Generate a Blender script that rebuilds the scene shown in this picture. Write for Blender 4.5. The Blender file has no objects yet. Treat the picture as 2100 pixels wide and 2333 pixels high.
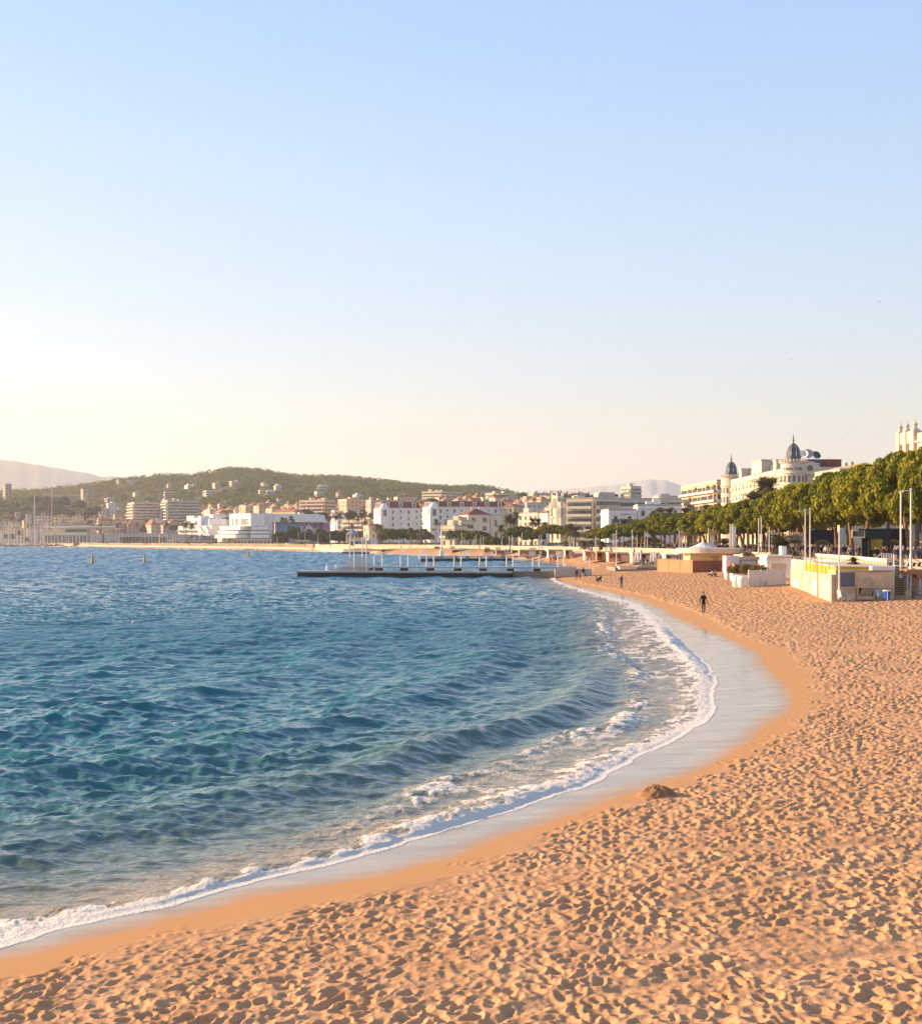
import bpy, bmesh, math, random
import numpy as np
from mathutils import Vector, Matrix

random.seed(7)
RNG = np.random.default_rng(11)
SC = bpy.context.scene
COL = SC.collection
PI = math.pi

# ------------------------------------------------------------------ camera, sky, sun, exposure
F, CX, HY, H = 3000.0, 1050.0, 1232.0, 6.0          # focal length in photo pixels, centre column, horizon row, eye height in metres
cd = bpy.data.cameras.new('camera')
cam = bpy.data.objects.new('camera', cd)
COL.objects.link(cam)
cam.location = (0, 0, H)
cam.rotation_euler = (math.radians(90), 0, 0)
cd.sensor_fit = 'VERTICAL'
cd.sensor_height = 36.0
cd.sensor_width = 36.0
cd.lens = F / 2333.0 * 36.0
cd.shift_y = (HY - 2333 / 2) / 2333.0
cd.clip_start = 0.5
cd.clip_end = 40000
SC.camera = cam

SUN_AZ = math.radians(72)        # left of the view direction
SUN_EL = math.radians(15)
w = bpy.data.worlds.new('World')
SC.world = w
w.use_nodes = True
nt = w.node_tree
nt.nodes.clear()
out = nt.nodes.new('ShaderNodeOutputWorld')
bg = nt.nodes.new('ShaderNodeBackground')
sky = nt.nodes.new('ShaderNodeTexSky')
sky.sky_type = 'NISHITA'
sky.sun_disc = False
sky.sun_elevation = SUN_EL
sky.sun_rotation = -SUN_AZ
sky.altitude = 0
sky.air_density = 1.0
sky.dust_density = 1.0
sky.ozone_density = 1.0
SKY_STRENGTH = 0.15
EXPOSURE = 1.36
bg.inputs['Strength'].default_value = SKY_STRENGTH
# the evening sky: pale cream over the horizon, through white to blue, brighter towards the sun
tcw = nt.nodes.new('ShaderNodeTexCoord')
sep = nt.nodes.new('ShaderNodeSeparateXYZ')
nt.links.new(tcw.outputs['Generated'], sep.inputs[0])
ramp = nt.nodes.new('ShaderNodeValToRGB')
SKY_G = [(0.0, (0.97, 0.79, 0.59)), (0.045, (0.95, 0.81, 0.66)), (0.09, (0.88, 0.85, 0.76)), (0.135, (0.75, 0.85, 0.94)), (0.19, (0.65, 0.82, 1.0)), (0.36, (0.44, 0.66, 1.04)), (0.60, (0.33, 0.50, 0.86)), (1.0, (0.22, 0.34, 0.60))]
cr = ramp.color_ramp
while len(cr.elements) < len(SKY_G): cr.elements.new(0.5)
_g = 1.0
for e, (p, c) in zip(cr.elements, SKY_G):
    e.position = p
    e.color = (c[0] * _g, c[1] * _g, c[2] * _g, 1)
nt.links.new(sep.outputs['Z'], ramp.inputs['Fac'])
dotn = nt.nodes.new('ShaderNodeVectorMath'); dotn.operation = 'DOT_PRODUCT'
dotn.inputs[1].default_value = (-math.sin(SUN_AZ), math.cos(SUN_AZ), 0.15)
nt.links.new(tcw.outputs['Generated'], dotn.inputs[0])
azr = nt.nodes.new('ShaderNodeMapRange')
azr.inputs['From Min'].default_value = -1.0; azr.inputs['From Max'].default_value = 1.0
azr.inputs['To Min'].default_value = 0.84; azr.inputs['To Max'].default_value = 1.06
nt.links.new(dotn.outputs['Value'], azr.inputs['Value'])
gain = nt.nodes.new('ShaderNodeMath'); gain.operation = 'MULTIPLY'
gain.inputs[1].default_value = 1.0 / (SKY_STRENGTH * 2 ** EXPOSURE)
nt.links.new(azr.outputs[0], gain.inputs[0])
gsc = nt.nodes.new('ShaderNodeVectorMath'); gsc.operation = 'SCALE'
nt.links.new(ramp.outputs['Color'], gsc.inputs[0]); nt.links.new(gain.outputs[0], gsc.inputs['Scale'])
mixs = nt.nodes.new('ShaderNodeMix'); mixs.data_type = 'RGBA'
mixs.inputs['Factor'].default_value = 0.93
nt.links.new(sky.outputs[0], mixs.inputs['A']); nt.links.new(gsc.outputs[0], mixs.inputs['B'])
nt.links.new(mixs.outputs['Result'], bg.inputs['Color'])
nt.links.new(bg.outputs[0], out.inputs['Surface'])

sl = bpy.data.lights.new('sun', 'SUN')
sl.energy = 5.0
sl.angle = math.radians(0.5)
sl.color = (1.0, 0.69, 0.40)
sun = bpy.data.objects.new('sun', sl)
COL.objects.link(sun)
sdir = Vector((-math.sin(SUN_AZ) * math.cos(SUN_EL), math.cos(SUN_AZ) * math.cos(SUN_EL), math.sin(SUN_EL)))
sun.rotation_euler = sdir.to_track_quat('Z', 'Y').to_euler()
sun.location = sdir * 300

SC.view_settings.view_transform = 'Standard'
SC.view_settings.look = 'None'
SC.view_settings.exposure = EXPOSURE
SC.view_settings.gamma = 1.0
SC.view_settings.use_curve_mapping = False
SC.render.engine = 'CYCLES'
SC.cycles.use_denoising = True
SC.cycles.max_bounces = 6
SC.cycles.diffuse_bounces = 4
SC.cycles.glossy_bounces = 3
SC.cycles.transmission_bounces = 3
SC.cycles.volume_bounces = 0
SC.cycles.caustics_reflective = False
SC.cycles.caustics_refractive = False
SC.cycles.sample_clamp_indirect = 6.0
# ------------------------------------------------------------------ helpers
def sx(px, Y):
    return (px - CX) * Y / F
def sz(py, Y):
    return H - (py - HY) * Y / F
def ss(a, b, x):
    t = np.clip((x - a) / (b - a), 0, 1)
    return t * t * (3 - 2 * t)

MATS = {}
def mat(name, color, rough=0.8, var=0.12, scale=1.5, spec=0.3, metal=0.0, bump=0.0, coords='Object'):
    """plain surface with mottled colour from two noises; colour variation belongs to the surface itself"""
    if name in MATS:
        return MATS[name]
    m = bpy.data.materials.new(name)
    m.use_nodes = True
    t = m.node_tree
    b = t.nodes['Principled BSDF']
    b.inputs['Roughness'].default_value = rough
    b.inputs['Specular IOR Level'].default_value = spec
    b.inputs['Metallic'].default_value = metal
    tc = t.nodes.new('ShaderNodeTexCoord')
    n = t.nodes.new('ShaderNodeTexNoise')
    n.inputs['Scale'].default_value = scale
    n.inputs['Detail'].default_value = 5
    n.inputs['Roughness'].default_value = 0.65
    t.links.new(tc.outputs[coords], n.inputs['Vector'])
    r = t.nodes.new('ShaderNodeValToRGB')
    lo = [max(0, c * (1 - var)) for c in color[:3]]
    hi = [min(1, c * (1 + var)) for c in color[:3]]
    r.color_ramp.elements[0].position = 0.32
    r.color_ramp.elements[1].position = 0.68
    r.color_ramp.elements[0].color = (*lo, 1)
    r.color_ramp.elements[1].color = (*hi, 1)
    t.links.new(n.outputs['Fac'], r.inputs['Fac'])
    t.links.new(r.outputs['Color'], b.inputs['Base Color'])
    if bump:
        bp = t.nodes.new('ShaderNodeBump')
        bp.inputs['Strength'].default_value = 0.6
        bp.inputs['Distance'].default_value = bump
        t.links.new(n.outputs['Fac'], bp.inputs['Height'])
        t.links.new(bp.outputs['Normal'], b.inputs['Normal'])
    MATS[name] = m
    return m

def link(o, parent=None):
    COL.objects.link(o)
    if parent is not None:
        o.parent = parent
    return o
def tag(o, label=None, cat=None, group=None, kind=None):
    if label: o['label'] = label
    if cat: o['category'] = cat
    if group: o['group'] = group
    if kind: o['kind'] = kind
    return o
def empty(name, loc, label=None, cat=None, group=None, rz=0.0):
    o = bpy.data.objects.new(name, None)
    o.empty_display_size = 0.3
    o.location = loc
    o.rotation_euler = (0, 0, rz)
    COL.objects.link(o)
    return tag(o, label, cat, group)

class MB:
    """collects shapes, links them as ONE mesh object"""
    def __init__(s):
        s.v = []; s.f = []; s.m = []
    def add(s, vs, fs, mi=0):
        k = len(s.v)
        s.v += [tuple(p) for p in vs]
        s.f += [tuple(i + k for i in f) for f in fs]
        s.m += [mi] * len(fs)
        return s
    def box(s, x0, x1, y0, y1, z0, z1, mi=0):
        return s.add([(x0, y0, z0), (x1, y0, z0), (x1, y1, z0), (x0, y1, z0), (x0, y0, z1), (x1, y0, z1), (x1, y1, z1), (x0, y1, z1)],
                     [(0, 3, 2, 1), (4, 5, 6, 7), (0, 1, 5, 4), (1, 2, 6, 5), (2, 3, 7, 6), (3, 0, 4, 7)], mi)
    def obox(s, o, ex, ey, ez, mi=0):
        """oriented box: corner o and three edge vectors"""
        o, ex, ey, ez = Vector(o), Vector(ex), Vector(ey), Vector(ez)
        p = [o, o + ex, o + ex + ey, o + ey]
        p += [q + ez for q in p]
        return s.add(p, [(0, 3, 2, 1), (4, 5, 6, 7), (0, 1, 5, 4), (1, 2, 6, 5), (2, 3, 7, 6), (3, 0, 4, 7)], mi)
    def tube(s, a, b, r0, r1=None, n=8, mi=0, cap=True):
        a, b = Vector(a), Vector(b)
        r1 = r0 if r1 is None else r1
        d = (b - a)
        if d.length < 1e-6: return s
        q = d.to_track_quat('Z', 'Y')
        vs = []
        for p, r in ((a, r0), (b, r1)):
            for k in range(n):
                th = 2 * PI * k / n
                vs.append(p + q @ Vector((r * math.cos(th), r * math.sin(th), 0)))
        fs = [(k, (k + 1) % n, n + (k + 1) % n, n + k) for k in range(n)]
        if cap:
            fs += [tuple(range(n - 1, -1, -1)), tuple(range(n, 2 * n))]
        return s.add(vs, fs, mi)
    def path(s, pts, rs, n=8, mi=0):
        """one bent tapered tube"""
        pts = [Vector(p) for p in pts]
        vs = []; fs = []
        for i, p in enumerate(pts):
            d = (pts[min(i + 1, len(pts) - 1)] - pts[max(i - 1, 0)])
            q = d.to_track_quat('Z', 'Y')
            for k in range(n):
                th = 2 * PI * k / n
                vs.append(p + q @ Vector((rs[i] * math.cos(th), rs[i] * math.sin(th), 0)))
        for i in range(len(pts) - 1):
            for k in range(n):
                fs.append((i * n + k, i * n + (k + 1) % n, (i + 1) * n + (k + 1) % n, (i + 1) * n + k))
        fs.append(tuple(range(n - 1, -1, -1)))
        fs.append(tuple(range((len(pts) - 1) * n, len(pts) * n)))
        return s.add(vs, fs, mi)
    def lathe(s, prof, c=(0, 0, 0), n=16, mi=0):
        vs = []; fs = []
        for r, z in prof:
            for k in range(n):
                th = 2 * PI * k / n
                vs.append((c[0] + r * math.cos(th), c[1] + r * math.sin(th), c[2] + z))
        for i in range(len(prof) - 1):
            for k in range(n):
                fs.append((i * n + k, i * n + (k + 1) % n, (i + 1) * n + (k + 1) % n, (i + 1) * n + k))
        if prof[0][0] > 1e-4: fs.append(tuple(range(n - 1, -1, -1)))
        if prof[-1][0] > 1e-4: fs.append(tuple(range((len(prof) - 1) * n, len(prof) * n)))
        return s.add(vs, fs, mi)
    def build(s, name, mats, parent=None, smooth=False, kind=None):
        me = bpy.data.meshes.new(name)
        me.from_pydata(s.v, [], s.f)
        if not isinstance(mats, (list, tuple)): mats = [mats]
        for m in mats: me.materials.append(m)
        if len(mats) > 1:
            me.polygons.foreach_set('material_index', s.m)
        if smooth:
            me.polygons.foreach_set('use_smooth', [True] * len(s.f))
        me.update()
        o = bpy.data.objects.new(name, me)
        if kind: o['kind'] = kind
        return link(o, parent)

def np_mesh(name, verts, quads, m, attrs=None, smooth=True):
    me = bpy.data.meshes.new(name)
    nv, nq = len(verts), len(quads)
    me.vertices.add(nv)
    me.vertices.foreach_set('co', verts.astype(np.float32).ravel())
    k = quads.shape[1]
    me.loops.add(nq * k)
    me.loops.foreach_set('vertex_index', quads.astype(np.int32).ravel())
    me.polygons.add(nq)
    me.polygons.foreach_set('loop_start', np.arange(0, nq * k, k, dtype=np.int32))
    me.polygons.foreach_set('loop_total', np.full(nq, k, dtype=np.int32))
    if smooth:
        me.polygons.foreach_set('use_smooth', np.ones(nq, dtype=bool))
    me.materials.append(m)
    for an, av in (attrs or {}).items():
        a = me.attributes.new(an, 'FLOAT', 'POINT')
        a.data.foreach_set('value', av.astype(np.float32))
    me.update()
    me.validate()
    o = bpy.data.objects.new(name, me)
    return link(o)

def copy_tree(o, parent=None):
    c = o.copy(); COL.objects.link(c)
    if parent is not None: c.parent = parent
    for ch in list(o.children): copy_tree(ch, c)
    return c

def spline(pts, step):
    """Catmull-Rom through points, resampled"""
    p = np.array(pts, float)
    p = np.vstack([2 * p[0] - p[1], p, 2 * p[-1] - p[-2]])
    outp = []
    for i in range(1, len(p) - 2):
        L = np.linalg.norm(p[i + 1] - p[i])
        n = max(2, int(L / step))
        t = np.linspace(0, 1, n, endpoint=False)[:, None]
        a, b, c, d = p[i - 1], p[i], p[i + 1], p[i + 2]
        outp.append(0.5 * ((2 * b) + (-a + c) * t + (2 * a - 5 * b + 4 * c - d) * t * t + (-a + 3 * b - 3 * c + d) * t ** 3))
    outp.append(p[-2][None])
    return np.vstack(outp)

def sdist(P, line):
    """signed distance to a polyline (+ on the right side when walking along it) and arc length of the nearest point"""
    a = line[:-1]; b = line[1:]
    ab = b - a
    L2 = (ab ** 2).sum(1)
    cum = np.concatenate([[0], np.cumsum(np.sqrt(L2))])
    D = np.empty(len(P)); T = np.empty(len(P))
    CH = 20000
    for s in range(0, len(P), CH):
        q = P[s:s + CH]
        ap = q[:, None, :] - a[None]
        t = np.clip((ap * ab[None]).sum(2) / L2[None], 0, 1)
        dv = ap - t[..., None] * ab[None]
        d2 = (dv ** 2).sum(2)
        k = d2.argmin(1)
        r = np.arange(len(q))
        dd = np.sqrt(d2[r, k])
        cr = ab[k, 0] * ap[r, k, 1] - ab[k, 1] * ap[r, k, 0]
        D[s:s + CH] = np.where(cr < 0, dd, -dd)
        T[s:s + CH] = cum[k] + t[r, k] * np.sqrt(L2[k])
    return D, T

def sdist_grid(X, Y, line, k=6):
    """sdist on every k-th row and column of a fan grid, in-between points by linear interpolation"""
    nr, nc = X.shape
    ri = np.unique(np.r_[np.arange(0, nr, k), nr - 1]); ci = np.unique(np.r_[np.arange(0, nc, k), nc - 1])
    D, T = sdist(np.stack([X[np.ix_(ri, ci)].ravel(), Y[np.ix_(ri, ci)].ravel()], 1), line)
    res = []
    rr = np.arange(nr); cc = np.arange(nc)
    a = np.clip(np.searchsorted(ri, rr, 'right') - 1, 0, len(ri) - 2); fa = ((rr - ri[a]) / (ri[a + 1] - ri[a]))[:, None]
    b = np.clip(np.searchsorted(ci, cc, 'right') - 1, 0, len(ci) - 2); fb = ((cc - ci[b]) / (ci[b + 1] - ci[b]))[None]
    for M in (D, T):
        M = M.reshape(len(ri), len(ci))
        q = M[a] * (1 - fa) + M[a + 1] * fa
        res.append((q[:, b] * (1 - fb) + q[:, b + 1] * fb).ravel())
    return res

def vnoise(x, y, seed=0):
    """smooth value noise, numpy"""
    g = np.random.default_rng(seed).random((256, 256))
    xi = np.floor(x).astype(int); yi = np.floor(y).astype(int)
    fx = x - xi; fy = y - yi
    fx = fx * fx * (3 - 2 * fx); fy = fy * fy * (3 - 2 * fy)
    x0, x1, y0, y1 = xi & 255, (xi + 1) & 255, yi & 255, (yi + 1) & 255
    return (g[y0, x0] * (1 - fx) + g[y0, x1] * fx) * (1 - fy) + (g[y1, x0] * (1 - fx) + g[y1, x1] * fx) * fy
def fbm(x, y, seed=0, oct=4, gain=0.5):
    s = 0; a = 1; tot = 0
    for k in range(oct):
        s = s + a * vnoise(x * 2 ** k + 17.3 * k, y * 2 ** k - 9.1 * k, seed + k)
        tot += a; a *= gain
    return s / tot
def bilin(tile, u, v):
    n = tile.shape[0]
    u = np.mod(u, 1.0) * n; v = np.mod(v, 1.0) * n
    xi = np.floor(u).astype(int); yi = np.floor(v).astype(int)
    fx = u - xi; fy = v - yi
    x0, x1, y0, y1 = xi % n, (xi + 1) % n, yi % n, (yi + 1) % n
    return (tile[y0, x0] * (1 - fx) + tile[y0, x1] * fx) * (1 - fy) + (tile[y1, x0] * (1 - fx) + tile[y1, x1] * fx) * fy
# ------------------------------------------------------------------ the shore lines, on the ground plan in metres
def gpt(px, py, z):
    Y = F * (H - z) / (py - HY)
    return (sx(px, Y), Y)
front_px = [(0, 2161), (75, 2146), (127, 2124), (185, 2107), (264, 2087), (387, 2065), (440, 2047), (563, 2014), (708, 1981), (800, 1955), (1000, 1900),
            (1150, 1853), (1300, 1801), (1343, 1789), (1432, 1742), (1504, 1702), (1580, 1665), (1622, 1623), (1628, 1584), (1628, 1541), (1612, 1515),
            (1580, 1486), (1544, 1452), (1511, 1416), (1458, 1379), (1400, 1362), (1335, 1345), (1264, 1320)]
FRONT = [gpt(x, y, 0.05) for x, y in front_px] + \
        [(18.5, 245), (27, 316), (24, 367), (17, 428), (-5, 500), (-28, 562), (-62, 692), (-92, 750), (-159, 900), (-296, 1125), (-573, 1636), (-1087, 2250), (-3000, 3600)]
FRONT = np.vstack([[(-60, -30), (-22, 4), (-11.5, 14.8)], spline(FRONT, 1.0)])
_k = np.linalg.norm(np.diff(FRONT, axis=0), axis=1).cumsum()
# thin out far points
keep = [0]
for i in range(1, len(FRONT) - 1):
    if np.linalg.norm(FRONT[i] - FRONT[keep[-1]]) > max(0.6, 0.03 * FRONT[i][1]): keep.append(i)
FRONT = FRONT[keep + [len(FRONT) - 1]]

def beach_z(d):
    d = np.asarray(d, float)
    up = 0.05 + 0.055 * np.clip(d, 0, 6) + 0.042 * np.clip(d - 6, 0, 20)
    dn = 0.05 + 0.09 * np.clip(d, -40, 0)
    return np.where(d > 0, up, dn)
def ground_px(px, py):
    """where the line of sight through a photo pixel meets the beach"""
    z = 0.2
    for _ in range(12):
        x, y = gpt(px, py, z)
        d, _t = sdist(np.array([[x, y]]), FRONT)
        z = 0.5 * z + 0.5 * float(beach_z(d)[0])
    return x, y, z
wet_px = [(0, 2190), (132, 2161), (264, 2128), (396, 2091), (527, 2060), (659, 2032), (800, 2010), (1004, 1958), (1150, 1910), (1300, 1856), (1448, 1805),
          (1531, 1779), (1597, 1749), (1649, 1722), (1696, 1696), (1729, 1670), (1744, 1647), (1788, 1623), (1802, 1590), (1795, 1567), (1762, 1538), (1742, 1515), (1732, 1495),
          (1702, 1472), (1649, 1450), (1600, 1430), (1555, 1412), (1520, 1391), (1458, 1366), (1412, 1354), (1366, 1343), (1300, 1330), (1264, 1317)]
smooth_px = [(0, 2234), (132, 2201), (264, 2155), (396, 2120), (527, 2098), (659, 2071), (800, 2043), (1004, 1985), (1150, 1928), (1300, 1870), (1448, 1812), (1540, 1784),
             (1646, 1736), (1689, 1716), (1735, 1688), (1780, 1660), (1824, 1612), (1839, 1580), (1836, 1541), (1806, 1515), (1788, 1485), (1739, 1468), (1696, 1459),
             (1660, 1442), (1630, 1419), (1557, 1386), (1481, 1360), (1415, 1348), (1366, 1337), (1300, 1326)]
def gline(pxs, a, b):
    l = [ground_px(x, y)[:2] for x, y in pxs]
    pre = [(l[0][0] - 53, l[0][1] - 49), (l[0][0] - 15, l[0][1] - 15.4)]
    post = [(l[-1][0] + b, l[-1][1] + 60)]
    l = np.vstack([pre, spline(l, 0.8), post])
    k = [0]
    for i in range(1, len(l) - 1):
        if np.linalg.norm(l[i] - l[k[-1]]) > max(0.5, 0.02 * l[i][1]): k.append(i)
    return l[k + [len(l) - 1]]
WET = gline(wet_px, 1, 6)
SMOOTH = gline(smooth_px, 0, 8)
# the foot of the promenade wall
WALL = np.array([(46, -40), (45.5, 60), (45, 110), (44.2, 118), (39.7, 121.8), (43.1, 143.5), (46.6, 172), (48.5, 230), (47, 316), (33, 400), (-2, 545), (-56, 666), (-100, 790), (-168, 925), (-300, 1150), (-574, 1661), (-1080, 2275), (-2980, 3640)], float)
WALL_S = np.vstack([WALL[:7], spline(WALL[7:], 12.0)])

# ------------------------------------------------------------------ trampled sand: smooth bowls meeting in sharp ridges
def dent_tile(n, L, count, seed, rmin, rmax, dmin, dmax):
    g = np.random.default_rng(seed)
    t = np.zeros((n, n))
    px = n / L
    for k in range(count):
        cx, cy = g.random(2) * n
        r = g.uniform(rmin, rmax) * px
        asp = g.uniform(0.5, 0.88)
        th = g.normal() * 0.9
        dep = g.uniform(dmin, dmax)
        R = int(r * 1.6) + 2
        yy, xx = np.mgrid[-R:R + 1, -R:R + 1]
        fx = xx - (cx % 1); fy = yy - (cy % 1)
        u = (fx * math.cos(th) + fy * math.sin(th)) / r
        v = (-fx * math.sin(th) + fy * math.cos(th)) / (r * asp)
        q = u * u + v * v
        bowl = -dep * (1 - q)
        rim = dep * 0.12 * np.exp(-((np.sqrt(q) - 1.12) / 0.2) ** 2)
        ix = (int(cx) + xx) % n; iy = (int(cy) + yy) % n
        cur = t[iy, ix]
        t[iy, ix] = np.where(q < 1, np.minimum(cur * 0.55 + 0.45 * cur * np.clip(q, 0, 1), bowl + 0.25 * cur), cur + rim * (q < 2.4))
    k = np.fft.fftfreq(n, 1 / px)
    kk = np.sqrt(k[:, None] ** 2 + k[None] ** 2)
    t = np.fft.ifft2(np.fft.fft2(t) * np.exp(-(kk * 0.038) ** 2)).real
    return t - t.mean()
DT1 = dent_tile(1300, 26.0, 20000, 3, 0.085, 0.20, 0.025, 0.082)
DT2 = dent_tile(900, 19.1, 9500, 5, 0.085, 0.23, 0.025, 0.085)

def fan_grid(pys, us):
    """rows of points whose spacing grows with distance; us = sideways slopes"""
    Ys = F * (H - 0.3) / (pys - HY)
    X = Ys[:, None] * us[None]
    Y = np.repeat(Ys[:, None], len(us), 1)
    return X, Y
def grid_quads(nr, nc, keep):
    idx = np.arange(nr * nc).reshape(nr, nc)
    q = np.stack([idx[1:, :-1], idx[1:, 1:], idx[:-1, 1:], idx[:-1, :-1]], -1).reshape(-1, 4)
    k = keep.ravel()
    q = q[k[q].any(1)]
    used = np.zeros(nr * nc, bool); used[q.ravel()] = True
    remap = np.cumsum(used) - 1
    return used, remap[q]
us_mid = np.linspace(-0.37, 0.37, 880)
us = np.concatenate([-np.geomspace(2.0, 0.375, 40), us_mid, np.geomspace(0.375, 2.0, 40)])

def make_sand():
    pys = np.concatenate([np.arange(1241.0, 1290, 1.6), np.arange(1290, 1800, 1.25), np.arange(1800, 2420, 1.6), np.geomspace(2420, 6500, 40)])
    X, Y = fan_grid(pys, us)
    P = np.stack([X.ravel(), Y.ravel()], 1)
    d, t = sdist_grid(X, Y, FRONT)
    keep = (d > -14)
    dw, _ = sdist_grid(X, Y, WALL_S)
    keep &= (dw < 8) & (P[:, 1] < 640)
    wd, _ = sdist_grid(X, Y, WET)
    sd, _ = sdist_grid(X, Y, SMOOTH)
    far = P[:, 1] > 210
    wd = np.where(far, d - 1.5, wd)
    sd = np.where(far, d - 5.0, sd)
    x, y = P[:, 0], P[:, 1]
    # ragged edge of the swash
    wob = (fbm(x * 0.9, y * 0.5, 31, 4) - 0.5) * 0.8
    wet = (0.35 * ss(0.12, -0.10, wd + wob * 0.6) + 0.65 * ss(0.02, -0.9, wd + wob)) * ss(-30, -20, d)
    damp = ss(0.7, -0.2, sd + wob)
    tr = ss(0.05, 0.75, sd + (fbm(x * 1.3, y * 1.3, 41, 3) - 0.5) * 1.6)
    z = beach_z(d)
    z = z + (fbm(x / 9, y / 9, 51, 3) - 0.5) * 0.30 * ss(1.0, 9.0, sd)
    z = z + (1.9 + 1.4 * ss(690, 780, y)) * ss(14, 2, -dw) * ss(225, 320, y)
    row = np.repeat(np.gradient(F * (H - 0.3) / (pys - HY)), len(us))
    row = np.abs(row)
    lod = ss(1.1, 0.25, row)
    a = bilin(DT1, x / 21.5, y / 21.5)
    c, s = math.cos(0.6), math.sin(0.6)
    b = bilin(DT2, (x * c - y * s) / 16.0, (x * s + y * c) / 16.0)
    mixm = ss(0.42, 0.58, fbm(x / 3.1, y / 3.1, 61, 3))
    dent = a * (1 - mixm) + b * mixm
    amp = 0.80 + 0.36 * fbm(x / 5.0, y / 5.0, 71, 3)
    # calmer, scuffed strips
    calm = ss(0.60, 0.72, fbm(x / 2.2 + 3, y / 4.5, 81, 3))
    fine = (fbm(x * 8, y * 8, 91, 3) - 0.5) * 0.035
    for (ox, oy, an_, wv) in ((0.5, 15.5, 0.30, 0.5), (1.5, 17.2, 0.26, 0.7), (3.0, 20.5, 0.34, 0.6), (2.0, 24.0, 0.2, 0.9)):
        gd = (y - oy) * math.cos(an_) - (x - ox) * math.sin(an_) + wv * np.sin(x * 0.35 + oy)
        dent = dent * (1 - 0.8 * np.exp(-(gd / 0.28) ** 2) * (x > ox)) - 0.03 * np.exp(-(gd / 0.16) ** 2) * (x > ox)
    gt = np.random.default_rng(8)
    for k in range(16):
        ox, oy, an_ = gt.uniform(-2, 9), gt.uniform(13, 60), gt.normal(1.0, 0.5)
        ca, sa = math.cos(an_), math.sin(an_)
        s_ = (x - ox) * ca + (y - oy) * sa
        n_ = -(x - ox) * sa + (y - oy) * ca + 0.6 * np.sin(s_ * 0.13 + k)
        for sd_ in (-1, 1):
            m_ = np.mod(s_ + (0.36 if sd_ > 0 else 0.0), 0.72) - 0.36
            q_ = (m_ / 0.15) ** 2 + ((n_ - 0.11 * sd_) / 0.065) ** 2
            dent = dent * (1 - 0.7 * np.exp(-q_ * 0.5)) - 0.05 * np.exp(-q_) + 0.018 * np.exp(-(np.sqrt(q_) - 1.5) ** 2 * 4)
    z = z + tr * (dent * amp * (1 - 0.5 * calm) * (0.35 + 0.65 * lod) + fine * lod)
    # a heap of damp sand dug up at the water's edge
    hx, hy, hz = ground_px(1497, 1812)
    global HEAP
    HEAP = (hx, hy, hz)
    used, q = grid_quads(len(pys), len(us), keep)
    V = np.stack([x, y, z], 1)[used]
    o = np_mesh('beach_sand', V, q, sand_material(), {'wet': wet[used], 'damp': damp[used], 'tramp': (tr * (1 - lod))[used]})
    tag(o, kind='structure')
    return o

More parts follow.
